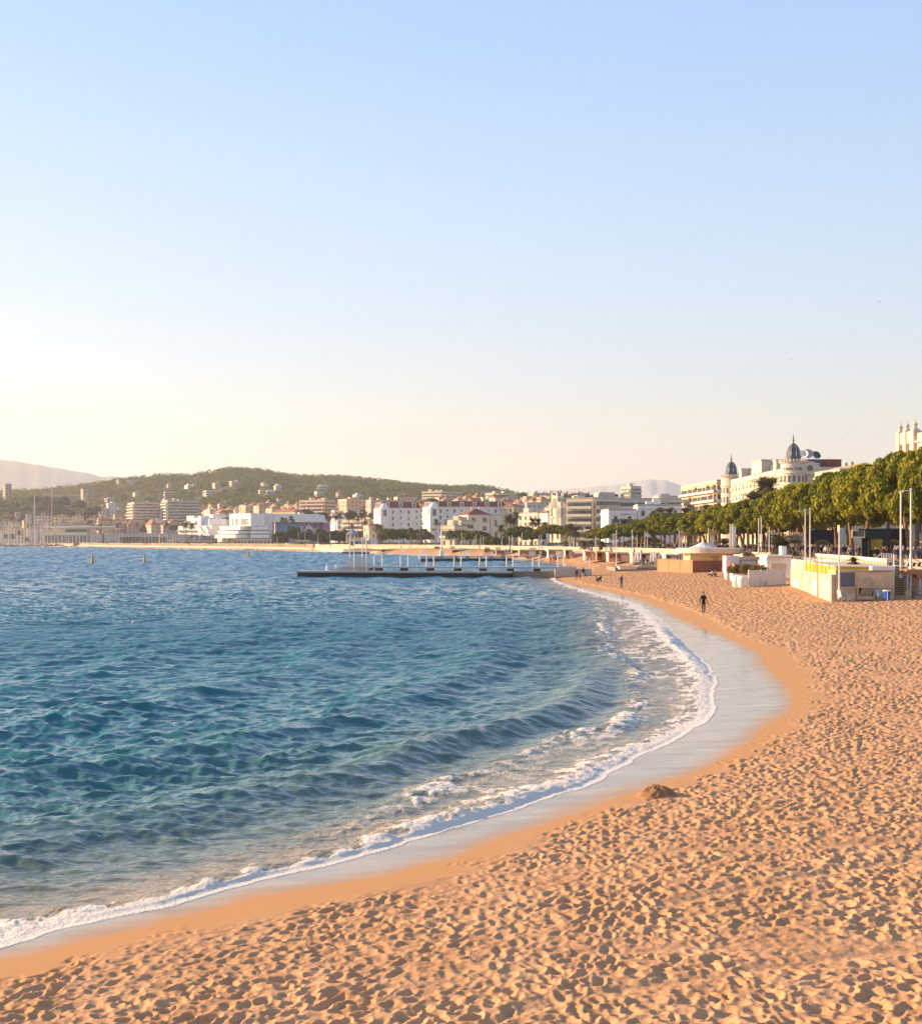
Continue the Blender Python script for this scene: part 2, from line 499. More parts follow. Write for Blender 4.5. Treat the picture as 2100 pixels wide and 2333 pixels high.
def nnode(t, typ, **kw):
    n = t.nodes.new(typ)
    for k, v in kw.items(): n.inputs[k].default_value = v
    return n
def sand_material():
    m = bpy.data.materials.new('sand')
    m.use_nodes = True
    t = m.node_tree
    b = t.nodes['Principled BSDF']
    L = t.links.new
    geo = t.nodes.new('ShaderNodeNewGeometry')
    at = {}
    for k in ('wet', 'damp', 'tramp'):
        at[k] = t.nodes.new('ShaderNodeAttribute'); at[k].attribute_name = k
    n1 = nnode(t, 'ShaderNodeTexNoise', Scale=0.8, Detail=6, Roughness=0.7)
    n2 = nnode(t, 'ShaderNodeTexNoise', Scale=45, Detail=3, Roughness=0.8)
    L(geo.outputs['Position'], n1.inputs['Vector']); L(geo.outputs['Position'], n2.inputs['Vector'])
    dry = t.nodes.new('ShaderNodeValToRGB')
    dry.color_ramp.elements[0].position = 0.3; dry.color_ramp.elements[0].color = (0.46, 0.242, 0.116, 1)
    dry.color_ramp.elements[1].position = 0.7; dry.color_ramp.elements[1].color = (0.60, 0.345, 0.182, 1)
    L(n1.outputs['Fac'], dry.inputs['Fac'])
    gr = t.nodes.new('ShaderNodeMix'); gr.data_type = 'RGBA'; gr.blend_type = 'OVERLAY'
    gr.inputs['Factor'].default_value = 0.35
    L(dry.outputs['Color'], gr.inputs['A']); L(n2.outputs['Fac'], gr.inputs['B'])
    mx = t.nodes.new('ShaderNodeMix'); mx.data_type = 'RGBA'
    mx.inputs['B'].default_value = (0.54, 0.28, 0.12, 1)
    L(at['damp'].outputs['Fac'], mx.inputs['Factor']); L(gr.outputs['Result'], mx.inputs['A'])
    mw = t.nodes.new('ShaderNodeMix'); mw.data_type = 'RGBA'
    wr = t.nodes.new('ShaderNodeValToRGB')
    wr.color_ramp.elements[0].position = 0.35; wr.color_ramp.elements[0].color = (0.20, 0.14, 0.085, 1)
    wr.color_ramp.elements[1].position = 0.65; wr.color_ramp.elements[1].color = (0.38, 0.28, 0.185, 1)
    wn = nnode(t, 'ShaderNodeTexNoise', Scale=1.0, Detail=5, Roughness=0.65)
    wm = t.nodes.new('ShaderNodeMapping'); wm.inputs['Scale'].default_value = (0.35, 1.2, 1.0)
    L(geo.outputs['Position'], wm.inputs['Vector']); L(wm.outputs[0], wn.inputs['Vector']); L(wn.outputs['Fac'], wr.inputs['Fac'])
    L(wr.outputs['Color'], mw.inputs['B'])
    L(at['wet'].outputs['Fac'], mw.inputs['Factor']); L(mx.outputs['Result'], mw.inputs['A'])
    L(mw.outputs['Result'], b.inputs['Base Color'])
    b.inputs['Roughness'].default_value = 0.95
    b.inputs['Specular IOR Level'].default_value = 0.15
    L(at['wet'].outputs['Fac'], b.inputs['Coat Weight'])
    b.inputs['Coat IOR'].default_value = 1.85
    # streaks the run-off leaves in the film
    n3 = nnode(t, 'ShaderNodeTexNoise', Scale=1.0, Detail=4, Roughness=0.6)
    mp = t.nodes.new('ShaderNodeMapping'); mp.inputs['Scale'].default_value = (0.6, 3.0, 1.0)
    L(geo.outputs['Position'], mp.inputs['Vector']); L(mp.outputs[0], n3.inputs['Vector'])
    mr = t.nodes.new('ShaderNodeMapRange')
    mr.inputs['From Min'].default_value = 0.3; mr.inputs['From Max'].default_value = 0.7
    mr.inputs['To Min'].default_value = 0.03; mr.inputs['To Max'].default_value = 0.22
    L(n3.outputs['Fac'], mr.inputs['Value'])
    L(mr.outputs[0], b.inputs['Coat Roughness'])
    cb = t.nodes.new('ShaderNodeBump'); cb.inputs['Strength'].default_value = 0.35; cb.inputs['Distance'].default_value = 0.02
    L(n3.outputs['Fac'], cb.inputs['Height']); L(cb.outputs['Normal'], b.inputs['Coat Normal'])
    # grain and, where the mesh is too coarse, dents
    vo = nnode(t, 'ShaderNodeTexVoronoi', Scale=2.6)
    L(geo.outputs['Position'], vo.inputs['Vector'])
    vm = t.nodes.new('ShaderNodeMath'); vm.operation = 'MULTIPLY'
    L(vo.outputs['Distance'], vm.inputs[0]); L(at['tramp'].outputs['Fac'], vm.inputs[1])
    bp = t.nodes.new('ShaderNodeBump'); bp.inputs['Strength'].default_value = 1.0; bp.inputs['Distance'].default_value = 0.30
    L(vm.outputs[0], bp.inputs['Height'])
    iv = t.nodes.new('ShaderNodeMath'); iv.operation = 'SUBTRACT'; iv.inputs[0].default_value = 1.0
    L(at['damp'].outputs['Fac'], iv.inputs[1])
    gm = t.nodes.new('ShaderNodeMath'); gm.operation = 'MULTIPLY'
    L(n2.outputs['Fac'], gm.inputs[0]); L(iv.outputs[0], gm.inputs[1])
    b2 = t.nodes.new('ShaderNodeBump'); b2.inputs['Strength'].default_value = 0.5; b2.inputs['Distance'].default_value = 0.012
    L(gm.outputs[0], b2.inputs['Height']); L(bp.outputs['Normal'], b2.inputs['Normal'])
    L(b2.outputs['Normal'], b.inputs['Normal'])
    return m

# ------------------------------------------------------------------ sea
def wave_levels(n, L, wind, peak, seed, levels):
    g = np.random.default_rng(seed)
    k = np.fft.fftfreq(n, L / n) * 2 * PI
    KX, KY = np.meshgrid(k, k)
    K = np.sqrt(KX ** 2 + KY ** 2); K[0, 0] = 1
    cosw = (KX * wind[0] + KY * wind[1]) / K
    S = np.exp(-1.0 / (K * peak) ** 2) / K ** 3.6 * (0.05 + cosw ** 8) * np.where(cosw < 0, 0.35, 1)
    S *= np.exp(-(K * 0.035) ** 2)
    S[0, 0] = 0
    h = (g.normal(size=(n, n)) + 1j * g.normal(size=(n, n))) * np.sqrt(S)
    hh = np.fft.ifft2(h).real
    h /= hh.std()
    res = []
    for (dx, dy) in levels:
        f = h * np.exp(-(KX * dx * 0.45) ** 2 - (KY * min(dy, 0.5) * 0.45) ** 2)
        res.append((np.fft.ifft2(f).real, np.fft.ifft2(f * -1j * KX / K).real, np.fft.ifft2(f * -1j * KY / K).real, np.fft.ifft2(f * 1j * KX).real, np.fft.ifft2(f * 1j * KY).real))
    return res

def make_sea():
    pys = np.concatenate([np.arange(1236.0, 1262, 1.0), np.arange(1262, 1500, 1.15), np.arange(1500, 2200, 1.5)])
    X, Y = fan_grid(pys, us)
    P = np.stack([X.ravel(), Y.ravel()], 1)
    d, t = sdist_grid(X, Y, FRONT)
    x, y = P[:, 0], P[:, 1]
    Ys = Y[:, 0]
    dY = np.abs(np.gradient(Ys))
    lvY = np.array([16, 23, 32, 45, 64, 90, 128, 180, 256, 400, 800, 1600.0])
    lv = [(q * 0.74 / 880, q * q / 17400 * 1.3) for q in lvY]
    T1 = wave_levels(512, 44.0, (0.25, -0.97), 0.42, 21, lv)
    T2 = wave_levels(512, 27.7, (0.05, -1.0), 0.16, 22, lv)
    li = np.clip(np.interp(np.log(Ys), np.log(lvY), np.arange(len(lvY))), 0, len(lvY) - 1)
    hx = np.zeros_like(X); hy = np.zeros_like(X); h = np.zeros_like(X); dxx = np.zeros_like(X); dyy = np.zeros_like(X)
    c, s = math.cos(0.35), math.sin(0.35)
    for r in range(len(Ys)):
        a = int(math.floor(li[r])); f = li[r] - a; b = min(a + 1, len(lvY) - 1)
        u1, v1 = X[r] / 44.0, Y[r] / 44.0
        xr, yr = X[r] * c - Y[r] * s, X[r] * s + Y[r] * c
        u2, v2 = xr / 27.7, yr / 27.7
        for lev, wt in ((a, 1 - f), (b, f)):
            if wt < 1e-4: continue
            h[r] += wt * (0.046 * bilin(T1[lev][0], u1, v1) + 0.046 * bilin(T2[lev][0], u2, v2))
            hx[r] += wt * 0.046 * bilin(T1[lev][3], u1, v1); hy[r] += wt * 0.046 * bilin(T1[lev][4], u1, v1)
            s2x = 0.046 * bilin(T2[lev][3], u2, v2); s2y = 0.046 * bilin(T2[lev][4], u2, v2)
            hx[r] += wt * (s2x * c + s2y * s); hy[r] += wt * (-s2x * s + s2y * c)
            dxx[r] += wt * 0.075 * bilin(T1[lev][1], u1, v1)
            dyy[r] += wt * 0.075 * bilin(T1[lev][2], u1, v1)
    h, dxx, dyy = h.ravel(), dxx.ravel(), dyy.ravel()
    gust = (0.55 + 0.9 * fbm(x / 16, y / 28, 101, 3)) * (1 + 0.8 * ss(45, 150, y))
    sea = np.clip(-d, 0, None)                                    # metres offshore
    calm = 0.16 + 0.84 * ss(0.5, 9, sea)
    z = h * gust * calm
    # swell rolling in, steepening towards the beach
    ph = sea + 1.3 * (fbm(t / 11, sea / 9, 111, 2) - 0.5) * 3.0
    lam = 4.6 + 0.16 * np.clip(sea, 0, 30)
    arg = 2 * PI * (np.log1p(0.16 / 4.6 * np.clip(ph, 0, 60)) * 4.6 / 0.16 / 4.6 * 1.0)
    crest = (0.5 + 0.5 * np.cos(arg - 1.1)) ** 2.6
    sw = crest * (0.10 + 0.30 * fbm(t / 7.0, sea / 5, 121, 2)) * ss(1.2, 4, sea) * ss(45, 12, sea)
    z += sw * 1.0
    # the broken wave at the front
    lob = (fbm(t / 2.6, t * 0 + 3.3, 131, 4) - 0.5) * 0.9 + (fbm(t / 0.7, t * 0 + 5.1, 135, 3) - 0.5) * 0.25
    wdt = np.interp(t, *FOAMW)
    e = sea - np.clip(lob, -0.1, 1) * ss(0.0, 0.4, wdt) * 0.8        # distance behind the ragged foam edge
    big = 1.0 * np.interp(t, *FOAMH) * (0.6 + 0.8 * fbm(t / 5, t * 0 + 1.7, 137, 2))
    roll = ss(-0.02, 0.32, e) * np.exp(-np.clip(e - 0.30, 0, None) / (0.55 * wdt)) * big
    tx = fbm(x * 3.2, y * 3.2, 141, 4)
    tx2 = np.abs(fbm(x * 6.5, y * 6.5, 151, 3) - 0.5) * 2
    body = ss(-0.14, 0.0, e) * ss(1.25, 0.45, e / wdt)                # foam cover
    lump = (0.50 + 0.5 * tx) * (1 - 0.25 * tx2)
    z += roll * lump
    z += body * ss(3, 0.4, e) * (tx2 - 0.4) * 0.06
    lc = fbm(x * 1.5 + 40, y * 1.5, 147, 4)
    foam = body * ss(0.40, 0.62, 0.6 * tx + 0.4 * lc + 0.26 * ss(0.7, 0.05, e / wdt) + 0.3 * ss(0.34, 0.18, e / wdt) - 0.08)
    # a second line breaking behind
    w2 = np.interp(t, *FOAM2) * (0.55 + 0.5 * ss(0.36, 0.58, fbm(t / 4.5, t * 0 + 2.2, 165, 2)))
    wob = (fbm(t / 3.0, t * 0 + 8.8, 161, 3) - 0.5) * 1.4
    e2 = sea - (wdt * 1.15 + 0.7) - wob
    r2 = np.exp(-(e2 / 0.55) ** 2) * w2
    z += r2 * 0.20 * (0.4 + 0.9 * tx)
    foam = np.maximum(foam, w2 * ss(-1.6, -0.25, e2) * ss(0.4, 0.0, e2) * ss(0.44, 0.66, tx + 0.06))
    lace = w2 * ss(0.3, 1.0, sea) * ss(wdt * 1.2 + 3.4, wdt * 0.8, sea) * ss(0.46, 0.62, 0.6 * fbm(t * 0.8, sea * 2.0, 171, 5) + 0.4 * tx)
    foam = np.maximum(foam, 0.8 * lace)
    # a few whitecaps far out
    cap = ss(0.10, 0.19, h) * ss(0.66, 0.74, fbm(x / 6, y / 9, 181, 3)) * ss(15, 40, sea) * 0.55
    foam = np.maximum(foam, cap)
    # water wedge that thins out to nothing over the sand
    zb = beach_z(d)
    e = np.where(d > 0, -d - np.clip(lob, -0.1, 1) * 0.8, e)
    thin = ss(-0.05, 0.9, e)
    z = np.where(e < 0.9, zb + 0.015 + (z - zb) * thin - 0.10 * ss(0.02, -0.25, e), z)
    z = np.where(sea > 0.9, np.maximum(z, zb + 0.03), z)
    x2 = x - dxx * calm * gust * 0.9
    y2 = y - dyy * calm * gust * 0.9
    keep = d < 0.35
    shal = np.exp(-np.clip(sea - wdt * 0.4, 0, None) / 4.8) * (0.72 + 0.45 * fbm(t / 5, sea / 4, 191, 2))
    tan = ss(2.2, 0.4, sea / wdt) * (0.35 + 0.65 * ss(0.35, 0.65, fbm(t * 0.7, sea * 1.3, 195, 4)))
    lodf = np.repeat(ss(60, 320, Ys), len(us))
    # normals: from the surface near by, from the wave slopes themselves where the rows are too far apart to carry them
    G = np.stack([x2, y2, z], 1).reshape(len(pys), len(us), 3)
    gn = np.cross(np.gradient(G, axis=1), np.gradient(G, axis=0)).reshape(-1, 3)
    gn *= np.sign(gn[:, 2:3]); gn /= np.linalg.norm(gn, axis=1)[:, None]
    k_ = (gust * calm)[:, None]
    an = np.concatenate([-hx.reshape(-1, 1) * k_, -hy.reshape(-1, 1) * k_ , np.ones((len(z), 1))], 1)
    an /= np.linalg.norm(an, axis=1)[:, None]
    fb = ss(0.22, 0.8, np.repeat(dY, len(us)))[:, None]
    NRM = gn * (1 - fb) + an * fb
    NRM[:, 1] -= 0.21 * ss(22, 85, y)     # normals leaned beachward with distance, so far water mirrors less pale horizon
    NRM /= np.linalg.norm(NRM, axis=1)[:, None]
    used, q = grid_quads(len(pys), len(us), keep)
    V = np.stack([x2, y2, z], 1)[used]
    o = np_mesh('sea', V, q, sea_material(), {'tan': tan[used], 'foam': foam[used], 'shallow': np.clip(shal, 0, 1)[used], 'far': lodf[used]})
    o.data.normals_split_custom_set_from_vertices(NRM[used].astype(np.float32))
    tag(o, kind='structure')
    return o

def t_at(pxs):
    """arc length along the front for photo points"""
    q = np.array([gpt(a, b, 0.05) for a, b in pxs])
    return sdist(q, FRONT)[1]
_ft = t_at([(0, 2161), (264, 2087), (563, 2014), (800, 1955), (1150, 1853), (1300, 1801), (1504, 1702), (1600, 1650), (1628, 1560), (1580, 1486), (1511, 1416), (1400, 1362), (1264, 1320)])
FOAMW = (np.concatenate([[0], _ft, [_ft[-1] + 40]]), np.array([1.6, 1.6, 1.3, 1.15, 1.2, 1.6, 2.0, 1.9, 1.6, 2.2, 3.4, 3.6, 2.6, 1.2, 0.6]))
FOAMH = (FOAMW[0], np.array([0.16, 0.10, 0.20, 0.36, 0.38, 0.34, 0.34, 0.22, 0.10, 0.22, 0.40, 0.38, 0.28, 0.18, 0.1]))
FOAM2 = (FOAMW[0], np.array([0.0, 0.0, 0.0, 0.05, 0.3, 0.8, 1.0, 1.0, 0.95, 0.8, 0.9, 0.8, 0.5, 0.2, 0.0]))

def sea_material():
    m = bpy.data.materials.new('sea_water')
    m.use_nodes = True
    t = m.node_tree
    b = t.nodes['Principled BSDF']
    L = t.links.new
    geo = t.nodes.new('ShaderNodeNewGeometry')
    at = {}
    for k in ('foam', 'shallow', 'far', 'tan'):
        at[k] = t.nodes.new('ShaderNodeAttribute'); at[k].attribute_name = k
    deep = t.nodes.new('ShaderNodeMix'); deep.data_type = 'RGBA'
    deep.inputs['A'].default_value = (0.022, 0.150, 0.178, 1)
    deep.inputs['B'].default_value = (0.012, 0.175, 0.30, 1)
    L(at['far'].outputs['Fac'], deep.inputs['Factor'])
    sh = t.nodes.new('ShaderNodeMix'); sh.data_type = 'RGBA'
    sh.inputs['B'].default_value = (0.21, 0.16, 0.075, 1)
    L(at['shallow'].outputs['Fac'], sh.inputs['Factor']); L(deep.outputs['Result'], sh.inputs['A'])
    # foam breaks up into bubbles
    n = nnode(t, 'ShaderNodeTexNoise', Scale=9, Detail=5, Roughness=0.7)
    L(geo.outputs['Position'], n.inputs['Vector'])
    ad = t.nodes.new('ShaderNodeMath'); ad.operation = 'MULTIPLY_ADD'
    ad.inputs[1].default_value = 1.25
    L(at['foam'].outputs['Fac'], ad.inputs[0])
    sb = t.nodes.new('ShaderNodeMath'); sb.operation = 'SUBTRACT'; sb.inputs[1].default_value = 0.72
    L(n.outputs['Fac'], sb.inputs[0]); L(sb.outputs[0], ad.inputs[2])
    fr = t.nodes.new('ShaderNodeMapRange'); fr.inputs['From Min'].default_value = 0.05; fr.inputs['From Max'].default_value = 0.55
    L(ad.outputs[0], fr.inputs['Value'])
    fc = t.nodes.new('ShaderNodeMix'); fc.data_type = 'RGBA'
    fc.inputs['B'].default_value = (0.84, 0.77, 0.68, 1)
    tn = t.nodes.new('ShaderNodeMix'); tn.data_type = 'RGBA'; tn.inputs['B'].default_value = (0.38, 0.275, 0.16, 1)
    L(at['tan'].outputs['Fac'], tn.inputs['Factor']); L(sh.outputs['Result'], tn.inputs['A'])
    L(fr.outputs[0], fc.inputs['Factor']); L(tn.outputs['Result'], fc.inputs['A'])
    L(fc.outputs['Result'], b.inputs['Base Color'])
    rr = t.nodes.new('ShaderNodeMapRange'); rr.inputs['To Min'].default_value = 0.06; rr.inputs['To Max'].default_value = 0.8
    L(fr.outputs[0], rr.inputs['Value'])
    rf = t.nodes.new('ShaderNodeMath'); rf.operation = 'MULTIPLY_ADD'; rf.inputs[1].default_value = 0.18
    L(at['far'].outputs['Fac'], rf.inputs[0]); L(rr.outputs[0], rf.inputs[2]); L(rf.outputs[0], b.inputs['Roughness'])
    b.inputs['IOR'].default_value = 1.33
    # wind ripples finer than the mesh
    w1 = nnode(t, 'ShaderNodeTexNoise', Scale=2.4, Detail=3, Roughness=0.6)
    w2 = nnode(t, 'ShaderNodeTexNoise', Scale=0.30, Detail=5, Roughness=0.68)
    mp = t.nodes.new('ShaderNodeMapping'); mp.inputs['Scale'].default_value = (0.42, 1.0, 1.0)
    L(geo.outputs['Position'], mp.inputs['Vector'])
    L(mp.outputs[0], w1.inputs['Vector']); L(mp.outputs[0], w2.inputs['Vector'])
    b1 = t.nodes.new('ShaderNodeBump'); b1.inputs['Strength'].default_value = 0.8; b1.inputs['Distance'].default_value = 0.10
    L(w1.outputs['Fac'], b1.inputs['Height'])
    b2 = t.nodes.new('ShaderNodeBump'); b2.inputs['Distance'].default_value = 0.8
    L(at['far'].outputs['Fac'], b2.inputs['Strength'])
    L(w2.outputs['Fac'], b2.inputs['Height']); L(b1.outputs['Normal'], b2.inputs['Normal'])
    b3 = t.nodes.new('ShaderNodeBump'); b3.inputs['Strength'].default_value = 0.9; b3.inputs['Distance'].default_value = 0.11
    fm = t.nodes.new('ShaderNodeMath'); fm.operation = 'MULTIPLY'
    L(n.outputs['Fac'], fm.inputs[0]); L(fr.outputs[0], fm.inputs[1])
    L(fm.outputs[0], b3.inputs['Height']); L(b2.outputs['Normal'], b3.inputs['Normal'])
    L(b3.outputs['Normal'], b.inputs['Normal'])
    return m

def far_beach():
    """the strip of sand round the far side of the bay"""
    w_ = np.array([p for p in spline(WALL, 8.0) if 590 < p[1] < 2290])
    rows = []
    for p in w_:
        k = ((FRONT - p) ** 2).sum(1).argmin()
        a = FRONT[max(0, k - 1):k + 2]
        q = a.mean(0) if len(a) > 1 else FRONT[k]
        f = np.linspace(-0.5, 1.02, 10)[:, None]
        xy = q + (p - q) * f
        z = np.interp(f[:, 0], [-0.5, 0, 0.35, 0.8, 1.0, 1.02], [-1.0, 0.05, 0.6 if p[1] > 745 else 0.9, 1.0 if p[1] > 745 else 1.6, 2.2 if p[1] < 745 else 1.2, 2.3 if p[1] < 745 else 1.2])
        rows.append(np.column_stack([xy, z]))
    V = np.vstack(rows); n = 10
    idx = np.arange(len(V)).reshape(-1, n)
    q = np.stack([idx[:-1, :-1], idx[:-1, 1:], idx[1:, 1:], idx[1:, :-1]], -1).reshape(-1, 4)
    nv = len(V)
    tag(np_mesh('far_beach', V, q, bpy.data.materials['sand'], {'wet': np.zeros(nv), 'damp': np.zeros(nv), 'tramp': np.full(nv, 0.4)}), kind='structure')
make_sand()
make_sea()
far_beach()
# ------------------------------------------------------------------ land: promenade, town terrain, hills, mountains
RIDGE = np.array([(-900, 1150), (-500, 1140), (-200, 1128), (100, 1120), (200, 1108), (240, 1100), (300, 1094), (370, 1087), (440, 1088), (480, 1079), (520, 1073), (560, 1073), (620, 1080), (650, 1087),
                  (700, 1091), (760, 1091), (800, 1093), (860, 1099), (900, 1104), (950, 1110), (1000, 1114), (1040, 1116), (1080, 1113), (1110, 1116), (1150, 1124),
                  (1180, 1131), (1250, 1137), (1400, 1150), (1600, 1170), (2100, 1190), (3000, 1200)], float)
YR = 2300.0
def terrain(x, y):
    """height of the land inland of the promenade"""
    x = np.asarray(x, float); y = np.asarray(y, float)
    u = CX + F * x / np.maximum(y, 1)
    zr = H + (HY - np.interp(u, RIDGE[:, 0], RIDGE[:, 1])) * YR / F
    foot = np.interp(u, [-500, 0, 300, 600, 900, 1200, 1500, 2100], [1700, 1650, 1480, 1150, 950, 800, 700, 600])
    t = np.clip((y - foot) / (YR - foot), 0, 1)
    z = 3.7 + (zr - 3.7) * (0.55 * t + 0.45 * ss(0, 1, t)) - np.clip(y - YR, 0, 900) * 0.06
    # the old town's own hill
    q = ss(215, 120, u) * ss(1560, 1740, y) * ss(2100, 1850, y)
    z = np.maximum(z, 3.7 + 54 * q)
    return z

def make_land():
    # strip between the promenade wall and the terrain
    Ys = np.concatenate([np.arange(-20, 120, 10.0), np.arange(120, 700, 6.0), np.arange(700, 3400, 16.0)])
    rows = []
    NC = 90
    for yv in Ys:
        k = WALL_S[:, 1]
        xs = np.interp(yv, k, WALL_S[:, 0]) + 0.25
        xr = max(xs + 300, yv * 1.3 + 250)
        a = xs + (xr - xs) * np.linspace(0, 1, NC) ** 1.4
        rows.append(a)
    X = np.array(rows); Y = np.repeat(Ys[:, None], NC, 1)
    Z = terrain(X, Y)
    Z = Z + (fbm(X / 40, Y / 40, 201, 3) - 0.5) * np.clip((Z - 6) * 0.12, 0, 8)
    idx = np.arange(len(Ys) * NC).reshape(len(Ys), NC)
    q = np.stack([idx[:-1, :-1], idx[:-1, 1:], idx[1:, 1:], idx[1:, :-1]], -1).reshape(-1, 4)
    zc = Z.ravel()[q].mean(1)
    V = np.stack([X.ravel(), Y.ravel(), Z.ravel()], 1)
    lo = zc < 3.75
    def sub(sel):
        qq = q[sel]
        used = np.zeros(len(V), bool); used[qq.ravel()] = True
        mp = np.cumsum(used) - 1
        return V[used], mp[qq]
    v1, q1 = sub(lo)
    tag(np_mesh('promenade', v1, q1, mat('paving', (0.30, 0.24, 0.18), 0.9, 0.15, 0.3, coords='Object')), kind='structure')
    v2, q2 = sub(~lo)
    tag(np_mesh('hill', v2, q2, mat('hillside', (0.055, 0.055, 0.022), 0.95, 0.5, 0.02, coords='Object')), kind='structure')

def hill_Y(px, py):
    """distance at which the line of sight through a photo pixel meets the slope"""
    Ys = np.arange(1000, 2300, 8.0)
    z = H - (py - HY) * Ys / F
    t = terrain((px - CX) * Ys / F, Ys)
    k = np.nonzero(t >= z)[0]
    return float(Ys[k[0]]) if len(k) else 2200.0
def mountain(sky_px, Y, depth, seed, col, nm):
    p = np.array(sky_px, float)
    us_ = np.linspace(p[0, 0], p[-1, 0], 260)
    top = np.interp(us_, p[:, 0], p[:, 1])
    top = top + (fbm(us_ / 22, us_ * 0 + 2, seed, 5) - 0.5) * 7
    rows = []
    for k in range(14):
        f = k / 13
        yk = Y - depth * (1 - f)
        z = (H + (HY - top) * Y / F) * f ** 1.3 * (1 + 0.25 * (fbm(us_ / 30, us_ * 0 + k * 0.35, seed + 9, 4) - 0.5) * (1 - f)) 
        rows.append(np.stack([(us_ - CX) * yk / F, np.full_like(us_, yk), np.maximum(z, -2) if k else np.full_like(us_, -2.0)], 1))
    rows.append(rows[-1] + np.array([0, depth * 0.8, 0]) * 1.0 - np.array([0, 0, 1]) * rows[-1][:, 2:3])
    V = np.vstack(rows); n = len(us_)
    idx = np.arange(len(rows) * n).reshape(len(rows), n)
    q = np.stack([idx[:-1, :-1], idx[:-1, 1:], idx[1:, 1:], idx[1:, :-1]], -1).reshape(-1, 4)
    tag(np_mesh('mountain', V, q, mat(nm, col, 0.95, 0.2, 0.004)), kind='structure')

make_land()
mountain([(-900, 1110), (-500, 1080), (-250, 1058), (-60, 1046), (0, 1049), (30, 1051), (60, 1056), (100, 1061), (150, 1069), (200, 1079), (240, 1087), (300, 1087), (380, 1092), (480, 1105), (600, 1130), (800, 1180)], 7400, 1900, 301, (0.12, 0.125, 0.13), 'mountain_side')
mountain([(1000, 1150), (1100, 1135), (1150, 1126), (1250, 1117), (1330, 1111), (1390, 1106), (1440, 1098), (1490, 1092), (1520, 1095), (1560, 1106), (1600, 1107), (1680, 1100), (1800, 1110), (2000, 1125), (2300, 1150)], 8800, 1900, 331, (0.42, 0.38, 0.34), 'hazed_mountain_side')  # haze painted into the paler slope colour

# air between the camera and the far hills: a pale even haze
def make_haze():
    b = MB().box(-6500, 6500, -120, 10200, -3.5, 480)
    m = bpy.data.materials.new('haze_air')
    m.use_nodes = True
    t = m.node_tree
    t.nodes.clear()
    o = t.nodes.new('ShaderNodeOutputMaterial')
    v = t.nodes.new('ShaderNodeVolumePrincipled')
    v.inputs['Color'].default_value = (0.84, 0.88, 0.95, 1)
    v.inputs['Density'].default_value = HAZE
    v.inputs['Anisotropy'].default_value = 0.35
    t.links.new(v.outputs[0], o.inputs['Volume'])
    h = b.build('haze', m)
    h['kind'] = 'stuff'
HAZE = 1.0e-4
make_haze()
# ------------------------------------------------------------------ building kit
LABELS = {}
def uniq(l, group=None):
    if l in LABELS: print('DUP LABEL', l)
    LABELS[l] = 1
    return l

WALLC = {
 'white': (0.76, 0.73, 0.70), 'cream': (0.70, 0.59, 0.42), 'ivory': (0.72, 0.62, 0.48), 'yellow': (0.72, 0.56, 0.29), 'ochre': (0.62, 0.42, 0.20), 'pink': (0.68, 0.48, 0.38),
 'warm cream': (0.66, 0.54, 0.42),
 'peach': (0.74, 0.50, 0.32), 'salmon': (0.66, 0.40, 0.27), 'grey': (0.42, 0.40, 0.38), 'beige': (0.60, 0.50, 0.38), 'stone': (0.40, 0.33, 0.25), 'blue grey': (0.40, 0.43, 0.47), 'brown': (0.30, 0.19, 0.12)}
def wallm(c): return mat('wall_' + c.replace(' ', '_'), WALLC[c], 0.85, 0.13, 0.35)
M_TILE = mat('roof_tiles', (0.36, 0.15, 0.085), 0.9, 0.25, 0.6)
M_TILE2 = mat('roof_tiles_pale', (0.46, 0.25, 0.15), 0.9, 0.25, 0.6)
M_RED = mat('roof_red', (0.20, 0.062, 0.048), 0.8, 0.2, 0.5)
M_FLAT = mat('roof_gravel', (0.44, 0.40, 0.36), 0.95, 0.15, 0.5)
M_GLASS = mat('window_glass', (0.075, 0.08, 0.085), 0.2, 0.5, 0.35, spec=0.6)
M_SHUT = mat('shutters', (0.30, 0.33, 0.30), 0.8, 0.25, 0.3)
M_WHITE = mat('white_trim', (0.78, 0.75, 0.70), 0.7, 0.06, 0.4)
M_RAIL = mat('balcony_front', (0.66, 0.60, 0.52), 0.6, 0.1, 0.4)
M_AWN = mat('awning', (0.62, 0.42, 0.22), 0.8, 0.3, 0.2)
M_SLATE = mat('dome_slate', (0.085, 0.09, 0.105), 0.55, 0.2, 0.6)

class Frame:
    """local axes of a facade: origin, along, out"""
    def __init__(s, o, a, n, L): s.o, s.a, s.n, s.L = o, a, n, L
    def box(s, mb, a0, a1, z0, z1, d0, d1, mi=0):
        o = s.o + s.a * a0 + s.n * d0 + Vector((0, 0, z0))
        mb.obox(o, s.a * (a1 - a0), s.n * (d1 - d0), (0, 0, z1 - z0), mi)

